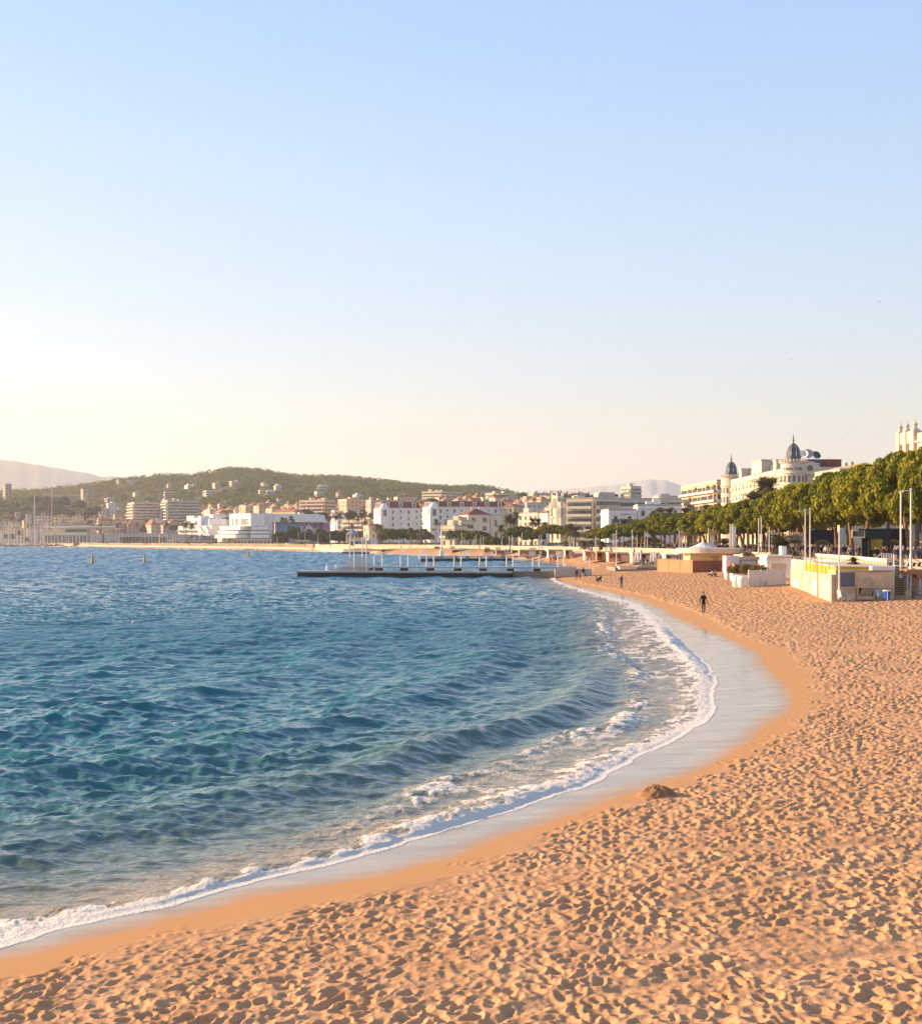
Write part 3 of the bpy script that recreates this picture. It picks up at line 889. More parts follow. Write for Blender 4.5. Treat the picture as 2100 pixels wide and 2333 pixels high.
def facade(fr, z0, z1, style, win, bal, trim, rnd, storey=3.2, bay=3.4):
    """windows, balconies and cornices of one wall"""
    L = fr.L
    if L < 2.0: return
    n = max(1, int((z1 - z0) / storey))
    sh = (z1 - z0) / n
    nb = max(1, int(L / bay))
    bw = L / nb
    for i in range(n):
        zb = z0 + i * sh
        if style == 'balcony' and i > 0:
            a0, a1 = bw * 0.12, L - bw * 0.12
            # continuous balconies broken by a party wall now and then
            segs = []
            k = 0
            while k < nb:
                m = min(nb - k, rnd.choice([2, 3, 3, 4]))
                segs.append((k * bw + 0.25, (k + m) * bw - 0.25)); k += m
            for (s0, s1) in segs:
                fr.box(bal, s0, s1, zb - 0.12, zb + 0.06, 0.003, 1.5)
                fr.box(bal, s0, s1, zb + 0.06, zb + 1.0, 1.38, 1.5)
                fr.box(win, s0 + 0.3, s1 - 0.3, zb + 0.1, zb + sh * 0.72, 0.003, 0.06, 0)
                if rnd.random() < 0.22:
                    w_ = min(s1 - s0 - 0.6, rnd.uniform(2.5, 5)); q = rnd.uniform(s0 + 0.3, s1 - 0.3 - w_)
                    o = fr.o + fr.a * q + fr.n * 0.08 + Vector((0, 0, zb + sh * 0.86))
                    bal.obox(o, fr.a * w_, fr.n * 1.5 - Vector((0, 0, 0.7)), (0, 0, 0.05), 1)
        elif style == 'band':
            fr.box(win, 0.4, L - 0.4, zb + sh * 0.38, zb + sh * 0.80, 0.003, 0.05)
        else:
            for k in range(nb):
                c = (k + 0.5) * bw
                hw = min(0.62, bw * 0.26)
                if rnd.random() < 0.04: continue
                z_0, z_1 = zb + sh * (0.22 if i else 0.05), zb + sh * 0.74
                mi = 1 if rnd.random() < 0.25 else 0
                fr.box(win, c - hw, c + hw, z_0, z_1, 0.003, 0.05, mi)
                fr.box(trim, c - hw - 0.16, c + hw + 0.16, z_0 - 0.16, z_0, 0.003, 0.16)
                if style == 'shutter' and mi == 0:
                    fr.box(win, c - hw * 2 - 0.04, c - hw - 0.04, z_0, z_1, 0.003, 0.09, 1)
                    fr.box(win, c + hw + 0.04, c + hw * 2 + 0.04, z_0, z_1, 0.003, 0.09, 1)
                if style == 'grand' and i > 0 and k % 2 == 0:
                    fr.box(bal, c - 1.0, c + 1.0, z_0 - 0.15, z_0 + 0.0, 0.17, 0.9)
                    fr.box(bal, c - 1.0, c + 1.0, z_0, z_0 + 0.8, 0.8, 0.88)
            if style == 'grand' and i in (1, n - 1):
                fr.box(trim, 0.0, L, zb - 0.30, zb + 0.0, 0.003, 0.35)
    fr.box(trim, 0.0, L, z1 - 0.35, z1 - 0.05, 0.003, 0.40)

def building(name, label, cat, xc, Y, x0, x1, yt, th=30, wall='cream', roof='flat', style='plain', l=None, w=None, group=None, storey=3.2, bay=3.4, zb=None, rh=None, seed=None, roofmat=None, tops=3, build_back=True, base_py=None):
    rnd = random.Random(seed if seed is not None else int(xc * 31 + yt * 7))
    X = sx(xc, Y); c, s = math.cos(math.radians(th)), math.sin(math.radians(th))
    u0, u1 = (x0 - CX) / F, (x1 - CX) / F
    if w is None: w = (u1 * Y - X) / max(0.15, (c - u1 * s))
    if l is None:
        den = s + u0 * c
        l = (X - u0 * Y) / den if den > 0.08 and x0 < xc else 14.0
    w = min(max(w, 2.0), 120); l = min(max(l, 5.0), 90)
    zt = sz(yt, Y)
    if zb is None:
        zb = float(terrain(X, Y)) - 2.0 if base_py is None else sz(base_py, Y)
    hgt = zt - zb
    root = empty(name, (X, Y, zb), uniq(label), cat, group, math.radians(th))
    # local axes: +x along the camera side wall, +y away along the left wall
    wm = wallm(wall)
    body = MB().box(0, w, 0, l, 0, hgt)
    win, bal, trim = MB(), MB(), MB()
    z0 = min(1.5, hgt * 0.1) if hgt > 6 else 0.6
    fr = Frame(Vector((0, 0, 0)), Vector((1, 0, 0)), Vector((0, -1, 0)), w)
    fl = Frame(Vector((0, l, 0)), Vector((0, -1, 0)), Vector((-1, 0, 0)), l)
    zlow = max(z0, hgt - 12 * storey)
    facade(fr, zlow, hgt - 0.7, style, win, bal, trim, rnd, storey, bay)
    facade(fl, zlow, hgt - 0.7, style, win, bal, trim, rnd, storey, bay)
    body.build('wall', wm, root)
    rm = roofmat or {'hip': M_TILE, 'gable': M_TILE, 'mansard': M_RED, 'flat': M_FLAT}[roof]
    rb = MB(); o = 0.5
    rh = rh if rh is not None else min(w, l) * 0.24
    if roof == 'hip':
        k = min(w, l) * 0.5 + o
        if w >= l: a, b = (-o + k, l / 2), (w + o - k, l / 2)
        else: a, b = (w / 2, -o + k), (w / 2, l + o - k)
        vs = [(-o, -o, hgt), (w + o, -o, hgt), (w + o, l + o, hgt), (-o, l + o, hgt), (a[0], a[1], hgt + rh), (b[0], b[1], hgt + rh)]
        if w >= l: fs = [(0, 1, 5, 4), (2, 3, 4, 5), (1, 2, 5), (3, 0, 4)]
        else: fs = [(0, 1, 4), (1, 2, 5, 4), (2, 3, 5), (3, 0, 4, 5)]
        rb.add(vs, fs + [(3, 2, 1, 0)])
    elif roof == 'gable':
        if w >= l: vs = [(-o, -o, hgt), (w + o, -o, hgt), (w + o, l + o, hgt), (-o, l + o, hgt), (-o, l / 2, hgt + rh), (w + o, l / 2, hgt + rh)]; fs = [(0, 1, 5, 4), (2, 3, 4, 5), (1, 2, 5), (3, 0, 4)]
        else: vs = [(-o, -o, hgt), (w + o, -o, hgt), (w + o, l + o, hgt), (-o, l + o, hgt), (w / 2, -o, hgt + rh), (w / 2, l + o, hgt + rh)]; fs = [(0, 1, 4), (1, 2, 5, 4), (2, 3, 5), (3, 0, 4, 5)]
        rb.add(vs, fs + [(3, 2, 1, 0)])
    elif roof == 'mansard':
        i = 1.3
        vs = [(-0.2, -0.2, hgt), (w + .2, -.2, hgt), (w + .2, l + .2, hgt), (-.2, l + .2, hgt), (i, i, hgt + rh), (w - i, i, hgt + rh), (w - i, l - i, hgt + rh), (i, l - i, hgt + rh)]
        rb.add(vs, [(0, 1, 5, 4), (1, 2, 6, 5), (2, 3, 7, 6), (3, 0, 4, 7), (4, 5, 6, 7), (3, 2, 1, 0)])
    else:
        rb.box(0.25, w - 0.25, 0.25, l - 0.25, hgt + 0.003, hgt + 0.06)
        for (a0, a1, b0, b1) in ((0, w, 0, .25), (0, w, l - .25, l), (0, .25, .25, l - .25), (w - .25, w, .25, l - .25)):
            rb.box(a0, a1, b0, b1, hgt + 0.002, hgt + 0.7)
    ro = rb.build('roof', rm if roof != 'flat' else [M_FLAT], root)
    if roof == 'flat' and w > 8 and l > 8:
        tb = MB()
        for _ in range(tops):
            a, b = rnd.uniform(1, w - 5), rnd.uniform(1, l - 5)
            tb.box(a, a + rnd.uniform(2, 4.5), b, b + rnd.uniform(2, 4.5), hgt + 0.07, hgt + rnd.uniform(1.4, 3.2))
        tb.build('roof_plant', wm, root, kind='stuff')
    elif roof in ('hip', 'gable'):
        for _ in range(2):
            a, b = rnd.uniform(0.25, 0.75) * w, rnd.uniform(0.3, 0.7) * l
            MB().box(a, a + 0.9, b, b + 0.7, hgt + rh * 0.2, hgt + rh + 0.9).build('chimney', wm, ro)
    elif roof == 'mansard':
        nb = int(w / 7)
        dm = MB(); dg = MB()
        for k in range(nb):
            a = (k + 0.5) * w / nb
            dm.box(a - 1.2, a + 1.2, -0.05, 2.2, hgt + 0.3, hgt + rh - 0.5)
            dg.box(a - 0.7, a + 0.7, -0.10, -0.053, hgt + 0.7, hgt + rh - 1.0)
        for k in range(int(l / 7)):
            a = (k + 0.5) * 7
            dm.box(-0.05, 2.2, a - 1.2, a + 1.2, hgt + 0.3, hgt + rh - 0.5)
            dg.box(-0.10, -0.053, a - 0.7, a + 0.7, hgt + 0.7, hgt + rh - 1.0)
        dm.build('dormer', wm, ro, kind='stuff'); dg.build('dormer_window', M_GLASS, ro, kind='stuff')
    if win.v: win.build('window', [M_GLASS, M_SHUT], root, kind='stuff')
    if bal.v: bal.build('balcony', [M_RAIL if wall not in ('white',) else M_WHITE, M_AWN], root, kind='stuff')
    if trim.v: trim.build('trim', M_WHITE if wall in ('white', 'ivory', 'grey') else wm, root, kind='stuff')
    if hgt < 5: print('LOW', label, round(hgt, 1))
    root['w'] = w; root['l'] = l; root['h'] = hgt
    return root
# ------------------------------------------------------------------ the town, from the old town on the left to the hotels on the right
B = building
CLEAR = []
def many(rows, cat, group):
    for r in rows:
        r = list(r)
        if cat == 'villa':
            r[3] = hill_Y(r[2], r[6] + 10) - 6
            CLEAR.append((r[2], r[5] - r[4] + 10, r[3]))
        B(*r[:2], cat, *r[2:11], **(r[11] if len(r) > 11 else {}), group=group)

# --- old town hill
def castle():
    B('castle_tower', 'square stone castle tower standing alone on the hilltop', 'tower', 13, 1760, 9, 27, 1103, 40, 'stone', 'flat', 'blank', tops=0, base_py=1150, l=9)
    r = B('castle_wall', 'pale battlemented castle wall right of the square tower', 'castle', 32, 1765, 28, 68, 1133, 12, 'stone', 'flat', 'blank', tops=0, base_py=1158, l=10)
    mb = MB()
    n = int(r['w'] / 2.4)
    for k in range(n):
        mb.box(k * 2.4, k * 2.4 + 1.2, -0.01, 0.6, r['h'] + 0.72, r['h'] + 2.0)
    mb.build('battlement', wallm('stone'), r, kind='stuff')
    B('castle_house', 'stone keep house with low red roof left of the castle tower', 'castle', -8, 1765, -14, 11, 1136, 20, 'stone', 'hip', 'plain', base_py=1160, l=10)
    c = B('church', 'long stone church with a low pitched roof on the old town hill', 'church', 96, 1800, 90, 184, 1130, 8, 'stone', 'gable', 'blank', base_py=1155, l=14, rh=3, roofmat=wallm('brown'))
    t = B('clock_tower', 'church clock tower with white clock face and lit left side', 'tower', 190, 1795, 184, 198, 1116, 42, 'beige', 'flat', 'blank', tops=0, base_py=1150, l=7, w=7)
    w_, h_ = t['w'], t['h']
    MB().tube((w_ / 2, -0.06, h_ - 11), (w_ / 2, -0.003, h_ - 11), 1.7, n=20).build('clock_face', M_WHITE, t)
    MB().box(w_ / 2 - 0.09, w_ / 2 + 0.09, -0.1, -0.065, h_ - 11, h_ - 9.7).box(w_ / 2, w_ / 2 + 0.9, -0.1, -0.065, h_ - 11.09, h_ - 10.91).build('clock_hands', M_GLASS, t)
    mb = MB().box(-0.5, w_ + 0.5, -0.5, 0.5 + t['l'], h_ + 0.71, h_ + 1.4)
    mb.build('cornice', wallm('stone'), t)
    for a in (0.25, 0.6):
        MB().box(w_ * a, w_ * a + 1.0, -0.03, -0.003, h_ - 5, h_ - 1.5).build('opening', M_GLASS, t)
    for px, py, Yp in ((21, 1103, 1764),):
        p = empty('flagpole', (sx(px, Yp), Yp, sz(py, Yp)), uniq('thin flagpole on top of the stone castle tower'), 'flagpole')
        MB().tube((0, 0, 0), (0, 0, 3.4), 0.12, n=6).build('pole', M_WHITE, p)
        MB().box(0.1, 1.9, -0.03, 0.03, 2.3, 3.3).build('flag', mat('flag_cloth_grey', (0.3, 0.3, 0.35)), p)
castle()

OLD = 'houses below the old town hill'
many([
 ('town_house', 'grey beige house at the picture edge under the castle', 0, 1700, -10, 28, 1158, 15, 'beige', 'hip', 'plain'),
 ('chapel', 'stone chapel with a long pinkish roof and square belfry', 9, 1660, 5, 36, 1174, 15, 'stone', 'gable', 'blank', {'rh': 4}),
 ('belfry', 'small square belfry beside the pinkish chapel roof', 37, 1655, 35, 47, 1168, 25, 'stone', 'flat', 'blank', {'tops': 0}),
 ('town_house', 'blue grey gabled house behind the tall white mast', 60, 1640, 56, 74, 1172, 20, 'blue grey', 'gable', 'plain', {'rh': 3}),
 ('town_house', 'ochre house lit by the sun left of the tall white mast', 55, 1560, 51, 62, 1186, 30, 'ochre', 'hip', 'plain'),
 ('town_house', 'white house with brown roof between the two tall masts', 82, 1640, 78, 116, 1176, 15, 'white', 'hip', 'shutter'),
 ('town_house', 'lower red roofed house in front of the white one between masts', 85, 1580, 80, 118, 1190, 12, 'pink', 'hip', 'plain'),
 ('town_house', 'long pale yellow house row under the church pines', 118, 1640, 114, 163, 1178, 10, 'yellow', 'hip', 'shutter'),
 ('town_house', 'tall cream yellow house with a pink roof above the canopy', 166, 1620, 163, 191, 1176, 14, 'cream', 'hip', 'shutter'),
 ('town_house', 'cream house with green edge above the canopy building', 199, 1600, 195, 222, 1181, 14, 'ivory', 'hip', 'shutter'),
 ('town_house', 'wide house with a steep reddish roof right of the cream one', 224, 1580, 220, 244, 1184, 20, 'pink', 'hip', 'plain', {'rh': 5}),
 ('town_house', 'yellowish house under a reddish hipped roof with lit windows', 243, 1540, 238, 262, 1188, 22, 'cream', 'hip', 'shutter', {'rh': 4}),
 ('town_house', 'pale long house with flat roof line above the hillside pines', 262, 1620, 256, 288, 1181, 20, 'beige', 'gable', 'plain'),
 ('town_house', 'large brown roofed house right of the canopy roof palms', 284, 1530, 278, 305, 1194, 25, 'pink', 'hip', 'plain', {'rh': 4}),
 ('town_house', 'white gabled house end standing before the left apartment block', 298, 1580, 295, 315, 1166, 10, 'white', 'gable', 'plain', {'rh': 3, 'w': 10}),
 ('town_house', 'grey house with a big brown hipped roof beside the palms', 345, 1420, 332, 360, 1196, 30, 'beige', 'hip', 'plain', {'rh': 6}),
 ('town_house', 'grey house with dark windows behind the sea front flagpoles', 372, 1400, 366, 395, 1197, 20, 'grey', 'hip', 'plain', {'rh': 3}),
 ('town_house', 'low house with white roof edge behind the brown hipped roof', 352, 1480, 346, 376, 1186, 18, 'white', 'flat', 'plain'),
 ('town_house', 'small brown house left of the stepped white congress hall', 388, 1430, 382, 410, 1188, 20, 'pink', 'hip', 'plain', {'rh': 3}),
 ('town_house', 'orange gabled house end catching the sun over brown roofs', 342, 1520, 338, 349, 1184, 35, 'ochre', 'gable', 'plain', {'rh': 2}),
 ('town_house', 'pink house among trees left of the left apartment block', 236, 1700, 230, 250, 1160, 25, 'salmon', 'hip', 'plain'),
 ('town_house', 'white flat house among trees below the clock tower', 247, 1720, 243, 266, 1147, 20, 'white', 'flat', 'plain'),
 ('town_house', 'ochre roofed cottage right of the white flat house in trees', 231, 1680, 225, 243, 1154, 30, 'cream', 'hip', 'plain'),
 ('town_house', 'brown house row behind the canopy roof palms', 262, 1570, 258, 285, 1172, 22, 'stone', 'hip', 'plain'),
 ('town_house', 'beige house directly under the left apartment block', 310, 1600, 304, 330, 1178, 22, 'beige', 'hip', 'plain'),
 ('town_house', 'grey lilac house with red roof right of two tall masts', 130, 1560, 126, 160, 1192, 12, 'grey', 'hip', 'plain'),
 ('town_house', 'pale pink house half hidden behind the marina masts', 20, 1600, 14, 45, 1190, 15, 'pink', 'hip', 'plain'),
 ('town_house', 'narrow grey house behind the leftmost masts', -6, 1600, -14, 16, 1196, 15, 'grey', 'hip', 'plain'),
 ('town_house', 'low grey row behind the leftmost masts', -20, 1530, -30, 22, 1209, 12, 'grey', 'hip', 'plain'),
 ('town_house', 'low beige row behind the second mast cluster', 24, 1540, 22, 56, 1206, 12, 'beige', 'hip', 'plain'),
 ('town_house', 'low pale green grey row between the tall masts', 62, 1535, 57, 94, 1204, 12, 'blue grey', 'hip', 'plain'),
 ('town_house', 'low pinkish row right of the orange mast', 96, 1530, 93, 130, 1206, 12, 'pink', 'hip', 'plain'),
 ('town_house', 'dark roofed low row over the canopy left end', 150, 1500, 130, 200, 1196, 12, 'beige', 'hip', 'plain'),
 ('town_house', 'long brown roofed row between canopy end and stepped hall', 292, 1440, 262, 334, 1200, 14, 'stone', 'hip', 'plain'),
], 'house', OLD)

def filler():
    rnd = random.Random(12)
    cols = ['beige', 'pink', 'stone', 'grey', 'cream', 'salmon', 'ochre', 'ivory']; rf = [('red tiled', M_TILE), ('pale tiled', M_TILE2), ('dark brown', M_RED)]
    cs = [(a, b, c) for a in cols for b in rf for c in ('low', 'tall')]
    rnd.shuffle(cs)
    for k in range(34):
        col, (rn, rm), sz_ = cs[k]
        px = 196 + (k * 61.8) % 215 + rnd.uniform(-4, 4); wp = rnd.uniform(13, 24)
        yt = np.interp(px, [196, 300, 420], [1189, 1187, 1190]) + (0 if sz_ == 'tall' else 9) + rnd.uniform(-2, 3)
        B('town_house', f'{sz_} {col} house with a {rn} roof in the old quarter behind the grey hall', 'house', px, 1400 + (1205 - yt) * 6 + rnd.uniform(0, 20), px - 4, px + wp, yt, rnd.uniform(8, 35), col, rnd.choice(['hip', 'gable']), 'plain', rh=rnd.uniform(2, 4), l=9, roofmat=rm, group=OLD)
filler()
def filler2():
    rnd = random.Random(19)
    cols = ['peach', 'cream', 'ivory', 'pink', 'yellow', 'white', 'salmon', 'beige']
    rf = [('flat', 'flat', M_FLAT), ('red tiled', 'hip', M_TILE), ('pale tiled', 'hip', M_TILE2), ('gabled tile', 'gable', M_TILE)]
    cs = [(a, b, c) for a in cols for b in rf for c in ('small', 'large')]
    rnd.shuffle(cs)
    for k in range(56):
        col, (rn, rt, rm), sz_ = cs[k]
        px = 500 + (k * 61.8 * 7.3) % 850
        wp = rnd.uniform(14, 26) if sz_ == 'small' else rnd.uniform(24, 42)
        yt = np.interp(px, [500, 780, 1000, 1180, 1350], [1158, 1140, 1136, 1134, 1136]) + rnd.uniform(-3, 26)
        Y = np.interp(px, [500, 780, 1000, 1200, 1350], [1400, 1350, 1250, 1050, 950]) - (yt - 1134) * 4
        B('town_building', f'{sz_} {col} building with a {rn} roof on the town slope', 'building', px, Y, px - rnd.uniform(6, 14), px + wp * 0.6, yt, rnd.uniform(25, 50), col, rt, rnd.choice(['plain', 'balcony', 'grand']), rh=rnd.uniform(1.5, 3.5), roofmat=rm, group='buildings stepping up the town slope', bay=4.5)
filler2()

# --- villas on the green hill
VIL = 'villas among the trees on the hill'
many([
 ('villa', 'ochre villa on the skyline left of the umbrella tree', 270, 2200, 265, 276, 1094, 35, 'ochre', 'hip', 'plain'),
 ('villa', 'pink villa on the ridge under the umbrella tree', 290, 2150, 288, 318, 1094, 15, 'pink', 'flat', 'plain', {'tops': 0}),
 ('villa', 'sunlit cream villa low on the left hillside', 308, 1900, 303, 325, 1122, 35, 'cream', 'hip', 'plain', {'rh': 1.5}),
 ('villa', 'long faded villa in the trees right of the sunlit cream one', 376, 1950, 373, 398, 1121, 20, 'beige', 'flat', 'band', {'tops': 0}),
 ('villa', 'two part white villa high on the hill with bright end', 428, 2050, 420, 450, 1106, 40, 'white', 'flat', 'plain'),
 ('villa', 'peach villa half hidden by trees left of the two part white villa', 383, 2080, 380, 394, 1103, 30, 'pink', 'hip', 'plain'),
 ('villa', 'long modern white villa with a bright left block', 470, 1950, 462, 510, 1118, 20, 'white', 'flat', 'band', {'tops': 0}),
 ('villa', 'pale terrace house near the hilltop right of the long modern villa', 490, 2120, 484, 505, 1101, 25, 'beige', 'flat', 'plain'),
 ('villa', 'wide pale house below the domed hilltop tree', 528, 2120, 522, 556, 1097, 25, 'pink', 'flat', 'plain', {'tops': 1}),
 ('villa', 'pale house on the slope left of the tall white cube villa', 600, 1980, 594, 610, 1100, 30, 'ivory', 'hip', 'plain'),
 ('villa', 'tall white cube villa with lit top in the middle of the hill', 628, 1900, 624, 642, 1107, 22, 'white', 'flat', 'plain', {'base_py': 1120}),
 ('villa', 'white stepped villa just below the white cube villa', 608, 1850, 604, 626, 1118, 15, 'white', 'flat', 'balcony', {'base_py': 1136}),
 ('villa', 'beige house on the slope between two white villas', 592, 1880, 588, 606, 1116, 20, 'beige', 'hip', 'plain'),
 ('villa', 'grey terraced house low on the slope behind the white hall', 634, 1750, 630, 645, 1137, 20, 'blue grey', 'flat', 'balcony'),
 ('villa', 'white villa of open terraces high above the orange apartments', 726, 1900, 722, 750, 1107, 12, 'white', 'flat', 'balcony', {'base_py': 1120}),
 ('villa', 'cream terrace wall house below the open terraced villa', 722, 1850, 716, 748, 1120, 25, 'cream', 'flat', 'blank', {'tops': 0, 'base_py': 1132}),
 ('villa', 'peach villa right of the cream terrace wall in trees', 770, 1800, 765, 780, 1123, 30, 'peach', 'hip', 'plain'),
 ('villa', 'white block with blue grey side on the hill above apartments', 812, 1750, 803, 830, 1127, 35, 'white', 'flat', 'plain'),
 ('villa', 'red roofed chalet under the wooded slope behind the white hall', 608, 1600, 604, 620, 1147, 20, 'salmon', 'gable', 'plain', {'rh': 4}),
 ('villa', 'pale house on the far left slope above the old roofs', 245, 1850, 238, 262, 1135, 25, 'beige', 'flat', 'plain'),
 ('villa', 'white house between trees above the right apartment block', 375, 1800, 371, 384, 1136, 25, 'white', 'hip', 'plain'),
 ('villa', 'faded lilac villa near the foot of the hill by the right block', 446, 1600, 441, 484, 1156, 15, 'pink', 'hip', 'plain', {'rh': 3}),
 ('villa', 'small orange house among trees at the foot of the hill', 500, 1560, 496, 522, 1148, 25, 'peach', 'hip', 'plain'),
], 'villa', VIL)

# --- apartment blocks
APT = 'apartment blocks of the town'
many([
 ('apartment_block', 'wide stepped apartment block with long pink balconies', 306, 1500, 291, 366, 1145, 22, 'pink', 'flat', 'balcony', {'w': 38, 'bay': 3.8}),
 ('apartment_block', 'apartment block with a bright yellow sunlit end and white stair shaft', 382, 1480, 368, 448, 1141, 30, 'beige', 'flat', 'balcony', {'w': 36}),
 ('apartment_block', 'low ochre row above the stepped white hall', 478, 1350, 464, 520, 1163, 30, 'cream', 'flat', 'plain', {}),
 ('apartment_block', 'peach apartment block with a long roof terrace below the woods', 740, 1250, 683, 768, 1140, 58, 'peach', 'flat', 'balcony', {'tops': 4, 'w': 16}),
 ('apartment_block', 'peach house with balustraded corner tower right of the peach block', 790, 1230, 770, 834, 1138, 30, 'peach', 'flat', 'grand', {}),
 ('apartment_block', 'pinkish cream apartment house with a lit left corner', 845, 1150, 834, 934, 1140, 25, 'pink', 'flat', 'grand', {'w': 32}),
 ('apartment_block', 'cream house on the slope with a low tiled roof above the white hotels', 905, 1400, 897, 950, 1132, 25, 'cream', 'hip', 'plain', {}),
 ('apartment_block', 'long white slab apartment with ribbon windows on the wooded slope', 1005, 1500, 961, 1062, 1120, 55, 'cream', 'flat', 'band', {'w': 42}),
 ('apartment_block', 'lower cream building under the long white slab on the slope', 1000, 1380, 985, 1060, 1133, 28, 'cream', 'hip', 'grand', {'rh': 2.5}),
 ('apartment_block', 'cream apartment house with red roof left of the wide terraces', 1085, 1350, 1071, 1110, 1131, 35, 'cream', 'hip', 'grand', {'rh': 3}),
 ('apartment_block', 'yellowish stepped apartment block high on the right slope', 1125, 1400, 1105, 1176, 1124, 35, 'yellow', 'flat', 'balcony', {}),
 ('apartment_block', 'ivory apartment block in front of the yellowish stepped one', 1100, 1300, 1085, 1130, 1137, 30, 'ivory', 'flat', 'balcony', {}),
 ('apartment_block', 'long tile roofed house in the middle of the slope', 1140, 1250, 1128, 1178, 1141, 15, 'beige', 'hip', 'plain', {'rh': 3}),
 ('apartment_block', 'pink gabled house end in the middle of the slope', 1165, 1180, 1155, 1182, 1147, 35, 'salmon', 'gable', 'plain', {'rh': 3}),
 ('apartment_block', 'bright cream house left of the pale blue wall', 1180, 1000, 1168, 1198, 1147, 40, 'cream', 'flat', 'plain', {}),
 ('apartment_block', 'pale blue grey block with a dark picture window', 1200, 950, 1196, 1234, 1146, 15, 'blue grey', 'flat', 'plain', {}),
 ('apartment_block', 'yellow apartment block with ribbon balconies behind the pinnacled house', 1250, 1200, 1220, 1288, 1133, 40, 'yellow', 'flat', 'balcony', {'w': 22}),
 ('apartment_block', 'cream block of small storeys left of the yellow ribbon balconies', 1205, 1250, 1190, 1230, 1136, 35, 'cream', 'flat', 'plain', {}),
 ('apartment_block', 'pink stuccoed house beneath the row of cypresses', 1215, 1400, 1203, 1280, 1124, 20, 'pink', 'flat', 'grand', {'w': 30}),
 ('apartment_block', 'lemon cream stucco building behind the tall palms', 1170, 800, 1143, 1192, 1154, 60, 'cream', 'hip', 'grand', {'rh': 2, 'w': 14}),
 ('apartment_block', 'low cream house with a terrace behind the middle pines', 1225, 720, 1180, 1262, 1170, 45, 'ivory', 'flat', 'plain', {'w': 14}),
 ('apartment_block', 'small white house with an orange roof left of the pinnacled house', 1248, 690, 1228, 1260, 1168, 40, 'white', 'hip', 'shutter', {'rh': 1.5, 'w': 8}),
 ('apartment_block', 'tall cream apartment tower block with stacked awnings', 1350, 560, 1290, 1352, 1137, 62, 'cream', 'flat', 'balcony', {'w': 4, 'tops': 5}),
 ('apartment_block', 'big grey slab with a projecting flat roof', 1351, 590, 1350, 1412, 1136, 8, 'grey', 'flat', 'band', {'l': 30}),
 ('apartment_block', 'long grey apartment bar with a thin flat roof', 1396, 640, 1394, 1552, 1138, -4, 'grey', 'flat', 'balcony', {'l': 14}),
 ('apartment_tower', 'round cornered white apartment tower rising above the roofs', 1436, 1100, 1414, 1458, 1109, 35, 'ivory', 'flat', 'balcony', {'tops': 2, 'w': 12}),
 ('apartment_block', 'white penthouse with roof terraces behind the grey slab', 1365, 760, 1352, 1400, 1124, 30, 'ivory', 'flat', 'plain', {'tops': 6}),
 ('apartment_block', 'pale roof terrace block right of the round cornered tower', 1500, 900, 1486, 1556, 1131, 25, 'ivory', 'flat', 'balcony', {'tops': 6}),
 ('apartment_block', 'cream block behind cypresses right of the pinnacled house', 1308, 900, 1290, 1352, 1136, 30, 'cream', 'flat', 'plain', {}),
 ('apartment_block', 'low cream terraced block at the left of the red roofed mansion', 1035, 640, 1004, 1068, 1200, 50, 'cream', 'flat', 'balcony', {'w': 10}),
 ('apartment_block', 'taller cream terraces stepping up beside the red roofed mansion', 1050, 660, 1020, 1070, 1187, 50, 'cream', 'flat', 'balcony', {'w': 10}),
 ('apartment_block', 'cream apartments behind palms right of the purple banner', 830, 900, 780, 850, 1185, 50, 'cream', 'flat', 'balcony', {'w': 12}),
 ('apartment_block', 'white wall block right beside the purple banner', 768, 930, 752, 790, 1182, 30, 'white', 'flat', 'plain', {'w': 12}),
 ('apartment_block', 'low cream house with a tiled roof behind the shore palms', 840, 820, 828, 862, 1197, 30, 'cream', 'hip', 'plain', {'rh': 1.5}),
 ('apartment_block', 'pale orange house with pediment behind the white hall roof', 560, 1200, 545, 566, 1152, 40, 'peach', 'flat', 'grand', {'w': 8}),
 ('apartment_block', 'pink and white house group behind the white hall', 590, 1220, 577, 610, 1152, 30, 'pink', 'hip', 'plain', {'rh': 2}),
 ('apartment_block', 'cream house with an orange roof rising over the white hall', 620, 1150, 606, 642, 1158, 35, 'cream', 'hip', 'grand', {'rh': 2}),
 ('apartment_block', 'long cream house with bright orange roof right over the hall', 672, 1100, 620, 692, 1166, 50, 'cream', 'hip', 'shutter', {'rh': 2.5, 'w': 10}),
 ('apartment_block', 'white flat house at the right end of the hall roof', 682, 1090, 676, 694, 1169, 15, 'white', 'flat', 'plain', {'tops': 1}),
 ('apartment_block', 'white shop block with a low roof at the left of the white hall', 535, 1210, 533, 562, 1163, 15, 'white', 'flat', 'plain', {}),
], 'apartments', APT)
